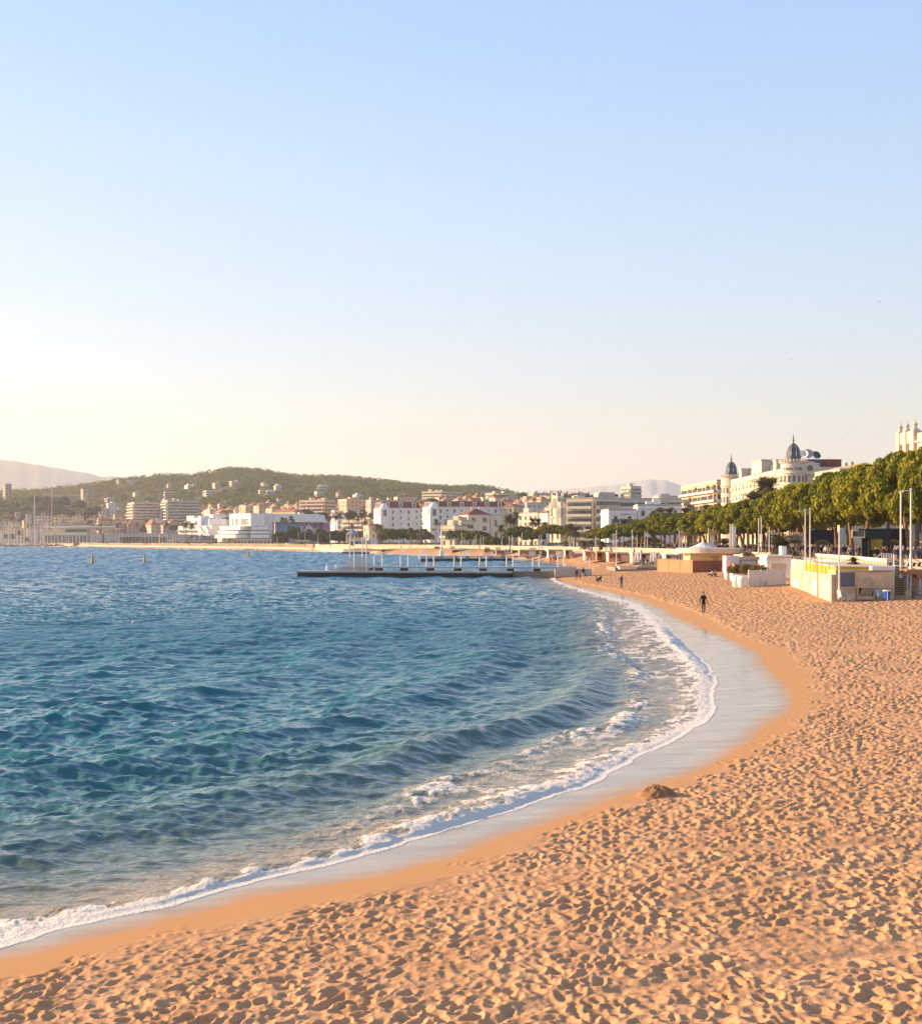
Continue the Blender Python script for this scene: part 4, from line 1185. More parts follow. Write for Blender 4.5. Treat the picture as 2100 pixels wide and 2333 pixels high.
def filler3():
    rnd = random.Random(23)
    cols = ['peach', 'cream', 'ivory', 'pink', 'yellow', 'white', 'salmon', 'beige', 'ochre', 'grey']
    rf = [('flat', 'flat', M_FLAT), ('red tiled', 'hip', M_TILE), ('pale tiled', 'hip', M_TILE2), ('brown gabled', 'gable', M_RED)]
    for (p0, p1, y0, y1, n, where) in ((190, 296, 1152, 1184, 16, 'below the clock tower slope'), (452, 575, 1149, 1166, 12, 'behind the white congress hall'), (690, 790, 1160, 1192, 10, 'among palms by the long peach block'), (1140, 1345, 1122, 1166, 18, 'under the skyline cypresses')):
        cs = [(a, b) for a in cols for b in rf]; rnd.shuffle(cs)
        for k in range(n):
            col, (rn, rt, rm) = cs[k]
            px = p0 + (k * 61.8) % 100 / 100 * (p1 - p0); wp = rnd.uniform(10, 20); yt = rnd.uniform(y0, y1)
            B('town_house', f'{col} house with a {rn} roof {where}', 'house', px, hill_Y(px, yt + 11), px - 4, px + wp, yt, rnd.uniform(15, 45), col, rt, 'plain', rh=rnd.uniform(1.5, 3), l=9, roofmat=rm, group='small houses scattered up the slope')
filler3()
# ------------------------------------------------------------------ particular buildings
def lbox(root, name, x0, x1, y0, y1, z0, z1, m, kind=None, lab=None):
    o = MB().box(x0, x1, y0, y1, z0, z1).build(name, m, root, kind=kind)
    if lab: o['label'] = lab
    return o
M_BLUEP = mat('blue_panel', (0.07, 0.24, 0.50), 0.4, 0.15, 0.2)
M_MAG = mat('magenta_banner', (0.42, 0.03, 0.20), 0.7, 0.5, 0.25)
M_VIO = mat('violet_banner', (0.10, 0.03, 0.12), 0.7, 0.3, 0.2)
def mural_mat():
    m = bpy.data.materials.new('mural_print'); m.use_nodes = True
    t = m.node_tree; b = t.nodes['Principled BSDF']; b.inputs['Roughness'].default_value = 0.7
    tc = t.nodes.new('ShaderNodeTexCoord')
    v = nnode(t, 'ShaderNodeTexVoronoi', Scale=0.45)
    t.links.new(tc.outputs['Object'], v.inputs['Vector'])
    r = t.nodes.new('ShaderNodeValToRGB')
    r.color_ramp.interpolation = 'CONSTANT'
    cols = [(0.0, (0.10, 0.08, 0.22)), (0.25, (0.55, 0.50, 0.55)), (0.5, (0.62, 0.55, 0.55)), (0.68, (0.28, 0.15, 0.34)), (0.84, (0.50, 0.42, 0.55))]
    while len(r.color_ramp.elements) < len(cols): r.color_ramp.elements.new(0.5)
    for e, (p, c) in zip(r.color_ramp.elements, cols): e.position = p; e.color = (*c, 1)
    s = t.nodes.new('ShaderNodeSeparateColor')
    t.links.new(v.outputs['Color'], s.inputs[0]); t.links.new(s.outputs[0], r.inputs['Fac'])
    t.links.new(r.outputs['Color'], b.inputs['Base Color'])
    return m

def white_hall():
    """the congress hall: white stepped blocks, a tall block with windows, a long wing with blue panels and a mural"""
    Wm = wallm('white')
    # stepped wing on the left
    Y = 1040
    r = empty('stepped_hall', (sx(410, Y), Y, 3.7), uniq('white stepped congress wing of stacked terraces left of the big hall'), 'hall', rz=math.radians(-45))
    ck = 1 / math.cos(math.radians(45)) * 0.95
    def blk(name, px0, px1, py0, py1, d0, d1, m=Wm, kind=None):
        z0, z1 = sz(py1, Y) - 3.7, sz(py0, Y) - 3.7
        return lbox(r, name, (sx(px0, Y) - sx(410, Y)) * ck, (sx(px1, Y) - sx(410, Y)) * ck, d0, d1, max(z0, 0), z1, m, kind)
    blk('terrace', 405, 438, 1199, 1217, 0.0, 16); blk('terrace', 439, 480, 1200, 1218, -1, 16); blk('terrace', 482, 512, 1198, 1220, -2, 18)
    blk('upper_block', 411, 432, 1175, 1198.6, 6, 26); blk('upper_block', 432.4, 452, 1181, 1198.5, 4, 26); blk('upper_block', 452.6, 474, 1184, 1198.2, 3, 26)
    blk('shaft', 474.4, 482, 1177, 1220, -3, 5); blk('wing', 482.4, 497, 1183, 1197.5, 0, 16)
    blk('roof_box', 430, 447, 1170, 1175, 16, 30); blk('roof_box', 452, 464, 1173, 1180, 14, 26)
    for a, b, c, d in ((411, 430, 1187, 1197), (446, 452, 1188, 1197), (459, 464, 1189, 1198)):
        blk('window', a, b, c, d, 2.7 if a > 440 else 3.9, 2.98 if a > 440 else 3.98, M_GLASS)
    for a, b, c in ((406, 437, 1208), (440, 479, 1209), (483, 511, 1211)):
        blk('window_band', a, b, c, c + 3, -2.2, -2.02 if a > 480 else -1.02 if a > 430 else -0.02, M_GLASS)
    # slanted white stair wall in front
    mb = MB()
    o = Vector((sx(484, Y) - sx(410, Y), -8, 0)); zt = sz(1199, Y) - 3.7
    for k, px in enumerate((484, 503)):
        a = (sx(px, Y) - sx(410, Y)) * ck; zl = sz(1217, Y) - 3.7
        mb.add([(a + 6, -8, zl), (a + 11, -8, zl), (a + 4, -8, zt), (a - 3, -8, zt), (a + 6, -5, zl), (a + 11, -5, zl), (a + 4, -5, zt), (a - 3, -5, zt)], [(0, 1, 2, 3), (7, 6, 5, 4), (0, 4, 5, 1), (1, 5, 6, 2), (2, 6, 7, 3), (3, 7, 4, 0)])
    mb.build('slanted_wall', Wm, r)
    # main block
    Y = 985; X0 = sx(520, Y)
    r = empty('congress_hall', (X0, Y, 3.7), uniq('large white congress hall with blue panels mural and purple banner'), 'hall')
    # left face turned to the sun
    th = math.radians(-50)
    lo = Vector((sx(508, Y) - X0, 0, 0))
    def q(px): return sx(px, Y) - X0
    def z(py): return sz(py, Y) - 3.7
    lbox(r, 'wall', q(522), q(591), 4, 40, 0, z(1170), Wm)
    sl = MB()
    # sunlit left slab turned towards the sea, standing proud of the block
    a = Vector((q(521.5), 3.6, 0)); d = Vector((math.cos(th), math.sin(th), 0)); n_ = Vector((math.sin(th), -math.cos(th), 0))
    Ll = (q(581) - q(521.5)) / math.cos(th)
    sl.obox(a + Vector((0, 0, z(1199))), d * Ll, -n_ * 12, (0, 0, z(1170.5) - z(1199)))
    sl.obox(a - d * 8 + n_ * 4 + Vector((0, 0, z(1208))), d * Ll, -n_ * 14, (0, 0, z(1199.2) - z(1208)))
    sl.obox(a - d * 8 + n_ * 6 + Vector((0, 0, z(1216))), d * Ll, -n_ * 12, (0, 0, z(1210) - z(1216)))
    sl.obox(a - d * 8 + n_ * 8 + Vector((0, 0, z(1226))), d * Ll, -n_ * 12, (0, 0, z(1218) - z(1226)))
    sl.build('sunlit_wing', Wm, r)
    for f0, f1 in ((0.13, 0.19), (0.30, 0.39), (0.55, 0.86)):
        MB().obox(a + d * (Ll * f0) + n_ * 0.02 + Vector((0, 0, z(1199) + 0.8)), d * (Ll * (f1 - f0)), n_ * 0.12, (0, 0, z(1185) - z(1199))).build('window', M_GLASS, r)
    for zz in (z(1209.6), z(1217.6)):
        MB().obox(a - d * 7.5 + n_ * 2 + Vector((0, 0, zz - 1.6)), d * (Ll - 1), n_ * 0.3, (0, 0, 1.3)).build('window_band', M_GLASS, r)
    e = a + d * Ll
    # shaded terraces to the right of the sunlit wing
    for (p0, p1, a0, a1, y0) in ((581, 618, 1199.6, 1208, -18), (581, 622, 1210, 1216, -20), (581, 622, 1218, 1226, -22), (560, 624, 1228, 1236, -24)):
        lbox(r, 'terrace', q(p0), q(p1), y0, 6, z(a1), z(a0), Wm)
    for (p0, p1, a0, a1, y0) in ((582, 614, 1208.1, 1209.9, -16), (582, 620, 1216.1, 1217.9, -18), (582, 620, 1226.1, 1227.9, -20)):
        lbox(r, 'window_band', q(p0), q(p1), y0, 5, z(a1), z(a0), M_GLASS)
    lbox(r, 'shaft', q(588), q(602), -10, 3.9, z(1199.5), z(1171), Wm)
    lbox(r, 'shaft', q(602.3), q(623), -8, 3.9, z(1210), z(1169.5), Wm)
    # long wing with slanting end, blue panels below, mural, banner
    mb = MB()
    x0, x1, x2 = q(624), q(737), q(729)
    zt, zb_, = z(1171.5), z(1190)
    mb.add([(x0, -6, zb_), (x1, -6, zb_), (x2 - 1, -6, zt), (x0 - 2, -6, zt), (x0, 40, zb_), (x1, 40, zb_), (x2 - 1, 40, zt), (x0 - 2, 40, zt)], [(0, 1, 2, 3), (7, 6, 5, 4), (0, 4, 5, 1), (1, 5, 6, 2), (2, 6, 7, 3), (3, 7, 4, 0)])
    mb.build('upper_wall', wallm('white'), r)
    lbox(r, 'lower_wall', q(628), q(736), -2, 38, 0, zb_ - 0.02, wallm('blue grey'))
    n = 10
    for k in range(n):
        p0 = 632 + (684 - 632) * k / n; p1 = 632 + (684 - 632) * (k + 1) / n - 0.7
        lbox(r, 'panel', q(p0), q(p1), -2.5, -2.05, z(1213), z(1190.4), M_BLUEP)
    lbox(r, 'mural', q(685), q(728), -2.4, -2.05, z(1209), z(1190.4), mural_mat())
    lbox(r, 'dark_panel', q(728.4), q(737), -2.4, -2.05, z(1207), z(1190.4), M_VIO)
    mb = MB(); a0, a1 = q(737.5), q(749)
    mb.add([(a0, -4, z(1192)), (a1, -4, z(1192)), (a1 + 1.2, -4, z(1208)), (a0 + 1.2, -4, z(1208)), (a0, -3.7, z(1192)), (a1, -3.7, z(1192)), (a1 + 1.2, -3.7, z(1208)), (a0 + 1.2, -3.7, z(1208))], [(0, 1, 2, 3), (7, 6, 5, 4), (0, 4, 5, 1), (1, 5, 6, 2), (2, 6, 7, 3), (3, 7, 4, 0)])
    mb.build('banner', M_MAG, r)
    lbox(r, 'side_wall', q(737.2), q(752), -3.6, 20, 0, z(1191), wallm('violet_grey') if 'violet_grey' in WALLC else wallm('blue grey'))
white_hall()

def sea_front():
    """the low ferry hall with its canopy and the long grey hall behind the flagpoles"""
    Y = 1330
    X0 = sx(100, Y)
    def q(px, y=Y): return sx(px, y) - X0
    def z(py, y=Y): return sz(py, y) - 3.7
    r = empty('canopy_building', (X0, Y, 3.7), uniq('low sea front building under a thin curved canopy roof'), 'building')
    mb = MB()
    x0, x1 = q(107), q(265)
    # upturned thin roof, thicker at the middle
    mb.add([(x0, -6, z(1198.5)), (x1, -6, z(1203)), (x1, 14, z(1203)), (x0, 14, z(1198.5)), (q(120), -4, z(1203.2)), (x1, -4, z(1206)), (x1, 14, z(1206)), (q(120), 14, z(1203.2))], [(0, 1, 2, 3), (7, 6, 5, 4), (0, 4, 5, 1), (1, 5, 6, 2), (2, 6, 7, 3), (3, 7, 4, 0)])
    mb.build('canopy', wallm('white'), r)
    lbox(r, 'canopy_edge', q(104), q(268), -6.6, -6.01, z(1201.2), z(1198.6), M_WHITE)
    lbox(r, 'upper_storey', q(122), q(200), 0, 12, z(1213), z(1204.5), wallm('ivory'))
    lbox(r, 'glazing', q(150), q(199), -0.2, -0.01, z(1212), z(1206), M_GLASS)
    lbox(r, 'fascia', q(97), q(131), -9, 8, z(1220), z(1212), wallm('cream'))
    lbox(r, 'fascia', q(132), q(204), -8, 8, z(1219), z(1213.2), wallm('ivory'))
    lbox(r, 'wall', q(104), q(204), -2, 10, 0, z(1220.2), wallm('stone'))
    k = 0
    for px in range(106, 205, 8):
        MB().box(q(px), q(px) + 0.55, -8.3, -7.7, 0, z(1220.3)).build('column', M_WHITE, r)
        if px < 198: lbox(r, 'shop_window', q(px + 1.6), q(px + 7.2), -2.25, -2.02, 0.4, z(1222), M_GLASS)
    r = empty('grey_hall', (X0, Y - 60, 3.7), uniq('long low grey hall with dark glass front behind the row of flagpoles'), 'building')
    Yb = Y - 60
    def q(px): return sx(px, Yb) - X0
    def z(py): return sz(py, Yb) - 3.7
    lbox(r, 'wall', q(206), q(234), 0, 20, 0, z(1215), wallm('grey'))
    lbox(r, 'wall', q(240), q(276), -2, 20, 0, z(1215), wallm('grey'))
    lbox(r, 'recess', q(234.1), q(239.9), 3, 20, 0, z(1217), M_GLASS)
    lbox(r, 'fascia', q(276.2), q(385), -3, 20, z(1223.5), z(1215), wallm('grey'))
    lbox(r, 'back_wall', q(276.3), q(384), 0.5, 19, 0, z(1223.8), M_GLASS)
    for k in range(14):
        p = 279 + k * 7.6
        MB().box(q(p), q(p) + 0.35, 0.0, 0.48, 0, z(1223.9)).build('mullion', wallm('grey'), r)
    lbox(r, 'wall', q(386), q(424), -2, 20, 0, z(1216), wallm('grey'))
    lbox(r, 'wall', q(444), q(532), -3, 16, 0, z(1219), wallm('grey'))
    for k in range(10):
        p = 448 + k * 8.2
        lbox(r, 'window', q(p), q(p + 4), -3.2, -3.02, z(1231), z(1227), M_GLASS)
        if k % 2 == 0: lbox(r, 'window', q(p), q(p + 5), -3.2, -3.02, z(1224.5), z(1221.5), M_GLASS)
    # dark slanting stair
    mb = MB()
    a, b = q(457), q(494)
    mb.add([(a, -6, z(1219)), (a + 3, -6, z(1219)), (b + 3, -6, z(1232)), (b, -6, z(1234)), (a, -4, z(1219)), (a + 3, -4, z(1219)), (b + 3, -4, z(1232)), (b, -4, z(1234))], [(0, 1, 2, 3), (7, 6, 5, 4), (0, 4, 5, 1), (1, 5, 6, 2), (2, 6, 7, 3), (3, 7, 4, 0)])
    mb.build('stair', mat('dark_metal', (0.06, 0.06, 0.065), 0.5, 0.2, 1), r)
sea_front()

def dome_tower(root, x, y, z0, z1, rx, m, open_m):
    """round topped white tower"""
    mb = MB()
    n = 14
    mb.box(x - rx, x + rx, y - rx, y + rx, z0, z1)
    prof = [(rx * math.cos(t) * 1.0, z1 + rx * 1.15 * math.sin(t)) for t in np.linspace(0, PI / 2, 7)]
    prof[-1] = (0.001, prof[-1][1])
    mb.lathe(prof, (x, y, 0.004), n=20)
    o = mb.build('corner_tower', m, root)
    for (dx, dy, sx_, sy_) in ((0, -rx - 0.05, 1, 0), (-rx - 0.05, 0, 0, 1)):
        w_ = MB()
        if sx_: w_.box(x - 1.0, x + 1.0, y - rx - 0.12, y - rx - 0.01, z1 - 5, z1 - 1)
        else: w_.box(x - rx - 0.12, x - rx - 0.01, y - 1.0, y + 1.0, z1 - 5, z1 - 1)
        w_.build('window', open_m, o)

def hotels():
    # white hotel, farther wing and nearer wing
    r = B('grand_hotel', 'white grand hotel with a round topped corner tower and long red mansard', 'hotel', 980, 800, 955, 1152, 1154, 12, 'white', 'mansard', 'grand', rh=3.4, l=26, storey=3.6, bay=4.2, base_py=1236)
    dome_tower(r, 2.0, -0.5, r['h'] - 13, r['h'] - 0.6, 2.8, wallm('white'), M_GLASS)
    r = B('grand_hotel', 'farther white hotel wing with round topped tower at its left end', 'hotel', 868, 860, 850, 958, 1157, 14, 'white', 'mansard', 'grand', rh=4.2, l=26, storey=3.9, bay=4.6, base_py=1236)
    dome_tower(r, 2.0, -0.5, r['h'] - 13, r['h'] - 0.4, 2.9, wallm('white'), M_GLASS)
    r = B('mansion', 'pale two storey mansion with steep red roof and small pavilion', 'mansion', 1066, 690, 1046, 1116, 1172, 14, 'ivory', 'hip', 'shutter', rh=3.4, roofmat=M_RED, storey=4.2, bay=4.0, base_py=1238)
    w_ = r['w']
    r2 = B('mansion', 'flat roofed ivory annexe at the right of the red roofed mansion', 'mansion', 1117, 694, 1116.5, 1142, 1175, 10, 'ivory', 'flat', 'plain', storey=4.2, base_py=1238, l=14)
    # pinnacled house with a tall fretted tower
    r = B('pinnacled_house', 'cream fantasy house with a tall fretted tower and pinnacled turrets', 'house', 1276, 640, 1252, 1312, 1160, 42, 'cream', 'flat', 'grand', storey=4.0, bay=3.0, base_py=1236, tops=0, w=9)
    h_ = r['h']; M = wallm('ivory')
    for k, (px, top, rad) in enumerate(((1265, 1134, 1.5), (1280, 1134, 1.5))):
        pass
    L = r['l']
    def turret(y, z1, rad, pinn):
        t = MB().box(-0.6, 2 * rad - 0.6, y - rad, y + rad, h_ - 9, h_ + z1)
        for (a, b) in ((-0.6, y - rad), (-0.6, y + rad - 0.6), (2 * rad - 1.2, y - rad), (2 * rad - 1.2, y + rad - 0.6)):
            t.box(a, a + 0.6, b, b + 0.6, h_ + z1 + 0.003, h_ + z1 + pinn)
        o = t.build('turret', M, r)
        MB().box(-0.75, -0.61, y - rad * 0.5, y + rad * 0.5, h_ + z1 - 6, h_ + z1 - 1.2).build('arched_window', M_SHUT, o)
        MB().box(rad - 1.3, rad + 0.1, y - rad - 0.12, y - rad - 0.01, h_ + z1 - 6, h_ + z1 - 1.2).build('arched_window', M_SHUT, o)
    turret(L * 0.50, 6.5, 2.0, 1.6)
    turret(L * 0.18, 1.5, 1.2, 1.8); turret(L * 0.80, 1.5, 1.2, 1.8); turret(L * 0.03, 1.8, 1.0, 1.8)
    # fashion store with sign strip
    r = B('store', 'white two storey store with a blank sign band and tall dark windows', 'store', 1386, 470, 1383, 1450, 1163.5, 4, 'white', 'flat', 'blank', base_py=1236, l=16, tops=0)
    w_, h_ = r['w'], r['h']
    for k in range(6):
        MB().box(1.2 + k * w_ / 6.4, 2.3 + k * w_ / 6.4, -0.12, -0.003, h_ - 6.3, h_ - 3.0).build('window', M_GLASS, r)
    for k in range(7):
        MB().box(4.6 + k * 0.42, 4.6 + k * 0.42 + 0.24, -0.06, -0.003, h_ - 1.45, h_ - 0.95).build('sign_letter', M_GLASS, r)
    B('store', 'taller white shop wing right of the sign band store', 'store', 1452, 475, 1450.5, 1550, 1153, -2, 'white', 'flat', 'plain', base_py=1236, l=16, tops=2)
    # concrete hotel left of the domed one
    r = B('concrete_hotel', 'pale concrete hotel with square balconies left of the domed hotel', 'hotel', 1632, 590, 1551, 1649, 1096, 3, 'peach', 'flat', 'balcony', base_py=1236, l=None, storey=4.0, tops=5)
hotels()

def domed_hotel():
    """long white facade facing the sea with two slate domed rotundas"""
    XE, YE, YW = 113.0, 452.0, 556.0
    Wm = wallm('warm cream')
    zb = 3.7
    r = empty('domed_hotel', (XE, YE, zb), uniq('long white palace hotel with two slate domed corner rotundas'), 'hotel')
    zr = 33.0 - zb
    L = YW - YE
    lbox(r, 'wall', 0, 42, 3, L - 3, 0, zr - 1.5, Wm)
    win, bal, trim = MB(), MB(), MB()
    rnd = random.Random(3)
    fl = Frame(Vector((0, L - 6, 0)), Vector((0, -1, 0)), Vector((-1, 0, 0)), L - 12)
    facade(fl, 3, zr - 3, 'grand', win, bal, trim, rnd, 3.7, 3.3)
    fe = Frame(Vector((5, 3, 0)), Vector((1, 0, 0)), Vector((0, -1, 0)), 37)
    facade(fe, 3, zr - 3, 'grand', win, bal, trim, rnd, 3.7, 3.6)
    # raised middle bays and pediments on the sea front
    for (a, b, h) in ((0.40, 0.56, 3.0), (0.18, 0.22, 1.6), (0.74, 0.78, 1.6)):
        trim.box(-0.5, 4, L * a, L * b, zr - 1.5, zr + h)
        trim.box(-0.8, 4.3, L * a - 0.3, L * b + 0.3, zr + h + 0.003, zr + h + 0.5)
    lbox(r, 'mansard', 2.5, 12, 6, L - 6, zr - 1.49, zr + 1.2, M_SLATE)
    win.build('window', [M_GLASS, M_SHUT], r, kind='stuff'); bal.build('balcony', [M_RAIL, M_AWN], r, kind='stuff'); trim.build('trim', Wm, r, kind='stuff')
    for (y, nm, s) in ((0.0, 'near', 1.0), (L, 'far', 1.0)):
        R = 4.3 * s
        x = 1.0
        t = MB().lathe([(R, 0), (R, zr - 4.2), (R + 0.35, zr - 4.1), (R + 0.35, zr - 3.8), (R, zr - 3.7), (R, zr - 0.6), (R + 0.4, zr - 0.4), (R + 0.4, zr), (R - 1, zr)], (x, y, 0), n=40)
        rot = t.build('rotunda', Wm, r, smooth=False)
        # crown of rounded merlons
        mb = MB()
        for k in range(28):
            th = 2 * PI * k / 28
            p = Vector((x + (R + 0.3) * math.cos(th), y + (R + 0.3) * math.sin(th), zr - 0.1))
            mb.lathe([(0.42, 0), (0.42, 0.5), (0.28, 0.8), (0.001, 0.92)], p, n=8)
        mb.build('parapet', Wm, rot, kind='stuff')
        wb = MB(); n = 16
        for k in range(n):
            th = 2 * PI * (k + 0.5) / n
            nn = Vector((math.cos(th), math.sin(th), 0)); tt = Vector((-math.sin(th), math.cos(th), 0))
            for (z0, z1) in ((zr - 7.0, zr - 4.8), (zr - 11, zr - 8.6), (zr - 15, zr - 12.4), (zr - 19, zr - 16)):
                wb.obox(Vector((x, y, z0)) + nn * (R - 0.1) - tt * 0.4, tt * 0.8, nn * 0.17, (0, 0, z1 - z0))
        wb.build('window', M_GLASS, rot, kind='stuff')
        D = 2.5 * s
        K = 0.36
        prof = [(D, 0), (D * 1.0, 2.0), (D * 0.99, 4.5), (D * 0.96, 7), (D * 0.90, 9.5), (D * 0.80, 12), (D * 0.66, 14), (D * 0.50, 15.5), (D * 0.50, 16.0), (D * 0.3, 17.2), (D * 0.14, 18.3), (0.45, 19.2), (0.45, 20.6), (0.75, 21.0), (0.35, 21.6), (0.25, 24), (0.5, 24.4), (0.12, 25), (0.06, 28)]
        prof = [(a if i < 10 else a * 0.55, b * K) for i, (a, b) in enumerate(prof)]
        dm = MB().lathe(prof, (x, y, zr), n=32).build('dome', M_SLATE, r, smooth=False)
        rb = MB()
        for k in range(8):
            th = 2 * PI * k / 8 + 0.2
            pts = [Vector((x + (rr + 0.1) * math.cos(th), y + (rr + 0.1) * math.sin(th), zr + zz)) for rr, zz in prof[:8]]
            rb.path(pts, [0.08] * len(pts), n=5)
        rb.lathe([(D * 0.60, 13.2 * K), (D * 0.66, 13.5 * K), (D * 0.56, 14 * K)], (x, y, zr), n=32)
        rb.build('dome_rib', mat('dome_trim', (0.34, 0.33, 0.33), 0.6, 0.1, 1), dm, kind='stuff')
        for k in range(4):
            th = -PI / 2 - 0.6 + k * 0.75
            nn = Vector((math.cos(th), math.sin(th), 0)); tt = Vector((-math.sin(th), math.cos(th), 0))
            MB().obox(Vector((x, y, zr + 2)) + nn * (D * 0.80) - tt * 0.14, tt * 0.28, nn * (D * 0.2), (0, 0, 1.5)).build('dome_window', M_WHITE, dm)
        if nm == 'near':
            word = 'CARLTON'
            for k, ch in enumerate(word):
                th = math.radians(-148 + 13.0 * k)
                cu = bpy.data.curves.new('letter', 'FONT'); cu.body = ch; cu.size = 1.35; cu.extrude = 0.05; cu.align_x = 'CENTER'
                o = bpy.data.objects.new('letter_curve', cu)
                COL.objects.link(o)
                dg = bpy.context.evaluated_depsgraph_get()
                me = bpy.data.meshes.new_from_object(o.evaluated_get(dg))
                bpy.data.objects.remove(o)
                me.materials.clear(); me.materials.append(mat('dark_letter', (0.05, 0.05, 0.055), 0.5, 0.1, 1))
                lo = bpy.data.objects.new('letter', me); link(lo, rot)
                lo.location = (x + (R + 0.1) * math.cos(th), y + (R + 0.1) * math.sin(th), zr - 2.9)
                lo.rotation_euler = (PI / 2, 0, th + PI / 2)
    # east wing: shaded facade with a round pediment, red roof behind
    x0 = sx(1823, YE) - XE
    lbox(r, 'east_wing', 5.0, sx(1872, 452) - XE, -2, 2.9, 0, sz(1069, 452) - zb, Wm)
    zz = sz(1069, 452) - zb
    mb = MB()
    pc = (sx(1843, 450) - XE, -2.3)
    prof = [(-4.2, 0)] + [(4.2 * math.cos(t), 4.6 * math.sin(t)) for t in np.linspace(PI, 0, 13)]
    vs = [(pc[0] + a, pc[1] - 0.4, zz - 2 + b) for a, b in prof[1:]] + [(pc[0] + a, pc[1] + 0.29, zz - 2 + b) for a, b in prof[1:]]
    n = 13
    mb.add(vs, [tuple(range(n)), tuple(range(2 * n - 1, n - 1, -1))] + [(k, n + k, n + (k + 1) % n, (k + 1) % n) for k in range(n)])
    mb.build('pediment', Wm, r)
    MB().tube((pc[0], pc[1] - 0.55, zz + 0.2), (pc[0], pc[1] - 0.41, zz + 0.2), 1.0, n=14).build('round_window', M_GLASS, r)
    rr = MB().box(sx(1822, 462) - XE, sx(1912, 462) - XE, 8, 40, sz(1064, 462) - zb, sz(1047, 462) - zb)
    rr.build('red_roof', M_RED, r)
    for k, (p0, p1) in enumerate(((1831, 1838), (1852, 1858), (1860, 1867))):
        lbox(r, 'dormer', sx(p0, 455) - XE, sx(p1, 455) - XE, 2.95, 7.9, sz(1068, 455) - zb, sz(1055, 455) - zb, Wm)
        lbox(r, 'dormer_window', sx(p0 + 2, 455) - XE, sx(p1 - 2, 455) - XE, 2.8, 2.94, sz(1066, 455) - zb, sz(1057, 455) - zb, M_GLASS)
    for k, (px, pyy, rad) in enumerate(((1830, 1036, 1.7), (1840, 1035, 1.9), (1858, 1038, 1.6))):
        d = MB().lathe([(0.05, 0), (rad * 0.6, 0.12), (rad, 0.5), (rad * 0.97, 0.56), (rad * 0.55, 0.2), (0.05, 0.1)], n=16).tube((0, 0, -2.2), (0, 0, 0.0), 0.12, n=6)
        s = empty('satellite_dish', (sx(px, 470), 470, sz(pyy, 470)), uniq(['white dish antenna beside the near dome on the red roof', 'grey dish antenna in the middle of the red roof', 'small dark dish antenna at the right on the red roof'][k]), 'antenna', 'dishes on the domed hotel roof')
        o = d.build('dish', [M_WHITE, wallm('grey'), mat('dark_metal', (0.06,)*3)][k], s); o.rotation_euler = (math.radians(60), 0, math.radians(-25 + 20 * k))
        MB().tube((0, 0, -3.2), (0, 0, -0.6), 0.15, n=6).build('mast', wallm('grey'), s)
domed_hotel()

B('apartment_block', 'cream block with a salmon roof slab right of the domed hotel', 'apartments', 1948, 330, 1872, 1995, 1066, 4, 'cream', 'hip', 'balcony', rh=1.3, base_py=1236, tops=2, roofmat=M_TILE2, group=APT)
B('apartment_block', 'lower terraced cream block peeping over the pines', 'apartments', 1912, 300, 1855, 1950, 1074, 4, 'cream', 'flat', 'balcony', base_py=1236, tops=3, group=APT)
r = B('ornate_hotel', 'ornate cream hotel with pinnacled corner gable at the right edge', 'hotel', 2300, 203, 2050, 2420, 955, 4, 'warm cream', 'flat', 'grand', base_py=1236, storey=3.8, bay=3.4, tops=0)
h_ = r['h']
o = MB()
l_ = r['l']
o.box(-0.4, 7, l_ - 7, l_ + 0.4, h_ - 1, h_ + 1.2)
for (a, b) in ((-0.6, l_ - 7.2), (5.8, l_ - 7.2), (-0.6, l_ - 3.7), (-0.6, l_ - 0.6)):
    o.box(a, a + 1.2, b, b + 1.2, h_ - 6, h_ + 1.5)
    o.lathe([(0.5, 0), (0.35, 0.6), (0.5, 0.9), (0.1, 1.3), (0.05, 2.0)], (a + 0.6, b + 0.6, h_ + 1.5), n=8)
o.build('gable', wallm('warm cream'), r)
# ------------------------------------------------------------------ trees
def leaf_mat(name, c0, c1, scale=0.6):
    m = bpy.data.materials.new(name); m.use_nodes = True
    t = m.node_tree; b = t.nodes['Principled BSDF']
    b.inputs['Roughness'].default_value = 0.75; b.inputs['Specular IOR Level'].default_value = 0.2
    geo = t.nodes.new('ShaderNodeNewGeometry')
    n = nnode(t, 'ShaderNodeTexNoise', Scale=scale, Detail=3)
    t.links.new(geo.outputs['Position'], n.inputs['Vector'])
    oi = t.nodes.new('ShaderNodeObjectInfo')
    ad = t.nodes.new('ShaderNodeMath'); ad.operation = 'MULTIPLY_ADD'; ad.inputs[1].default_value = 0.35
    t.links.new(oi.outputs['Random'], ad.inputs[0])
    sb = t.nodes.new('ShaderNodeMath'); sb.operation = 'SUBTRACT'; sb.inputs[1].default_value = 0.17
    t.links.new(n.outputs['Fac'], sb.inputs[0]); t.links.new(sb.outputs[0], ad.inputs[2])
    r = t.nodes.new('ShaderNodeValToRGB')
    r.color_ramp.elements[0].position = 0.3; r.color_ramp.elements[0].color = (*c0, 1)
    r.color_ramp.elements[1].position = 0.72; r.color_ramp.elements[1].color = (*c1, 1)
    t.links.new(ad.outputs[0], r.inputs['Fac'])
    t.links.new(r.outputs['Color'], b.inputs['Base Color'])
    tr = t.nodes.new('ShaderNodeBsdfTranslucent')
    t.links.new(r.outputs['Color'], tr.inputs['Color'])
    mx = t.nodes.new('ShaderNodeMixShader'); mx.inputs[0].default_value = 0.22
    t.links.new(b.outputs[0], mx.inputs[1]); t.links.new(tr.outputs[0], mx.inputs[2])
    t.links.new(mx.outputs[0], t.nodes['Material Output'].inputs['Surface'])
    return m
M_PINE = leaf_mat('pine_needles', (0.135, 0.15, 0.012), (0.33, 0.30, 0.02), 0.5)
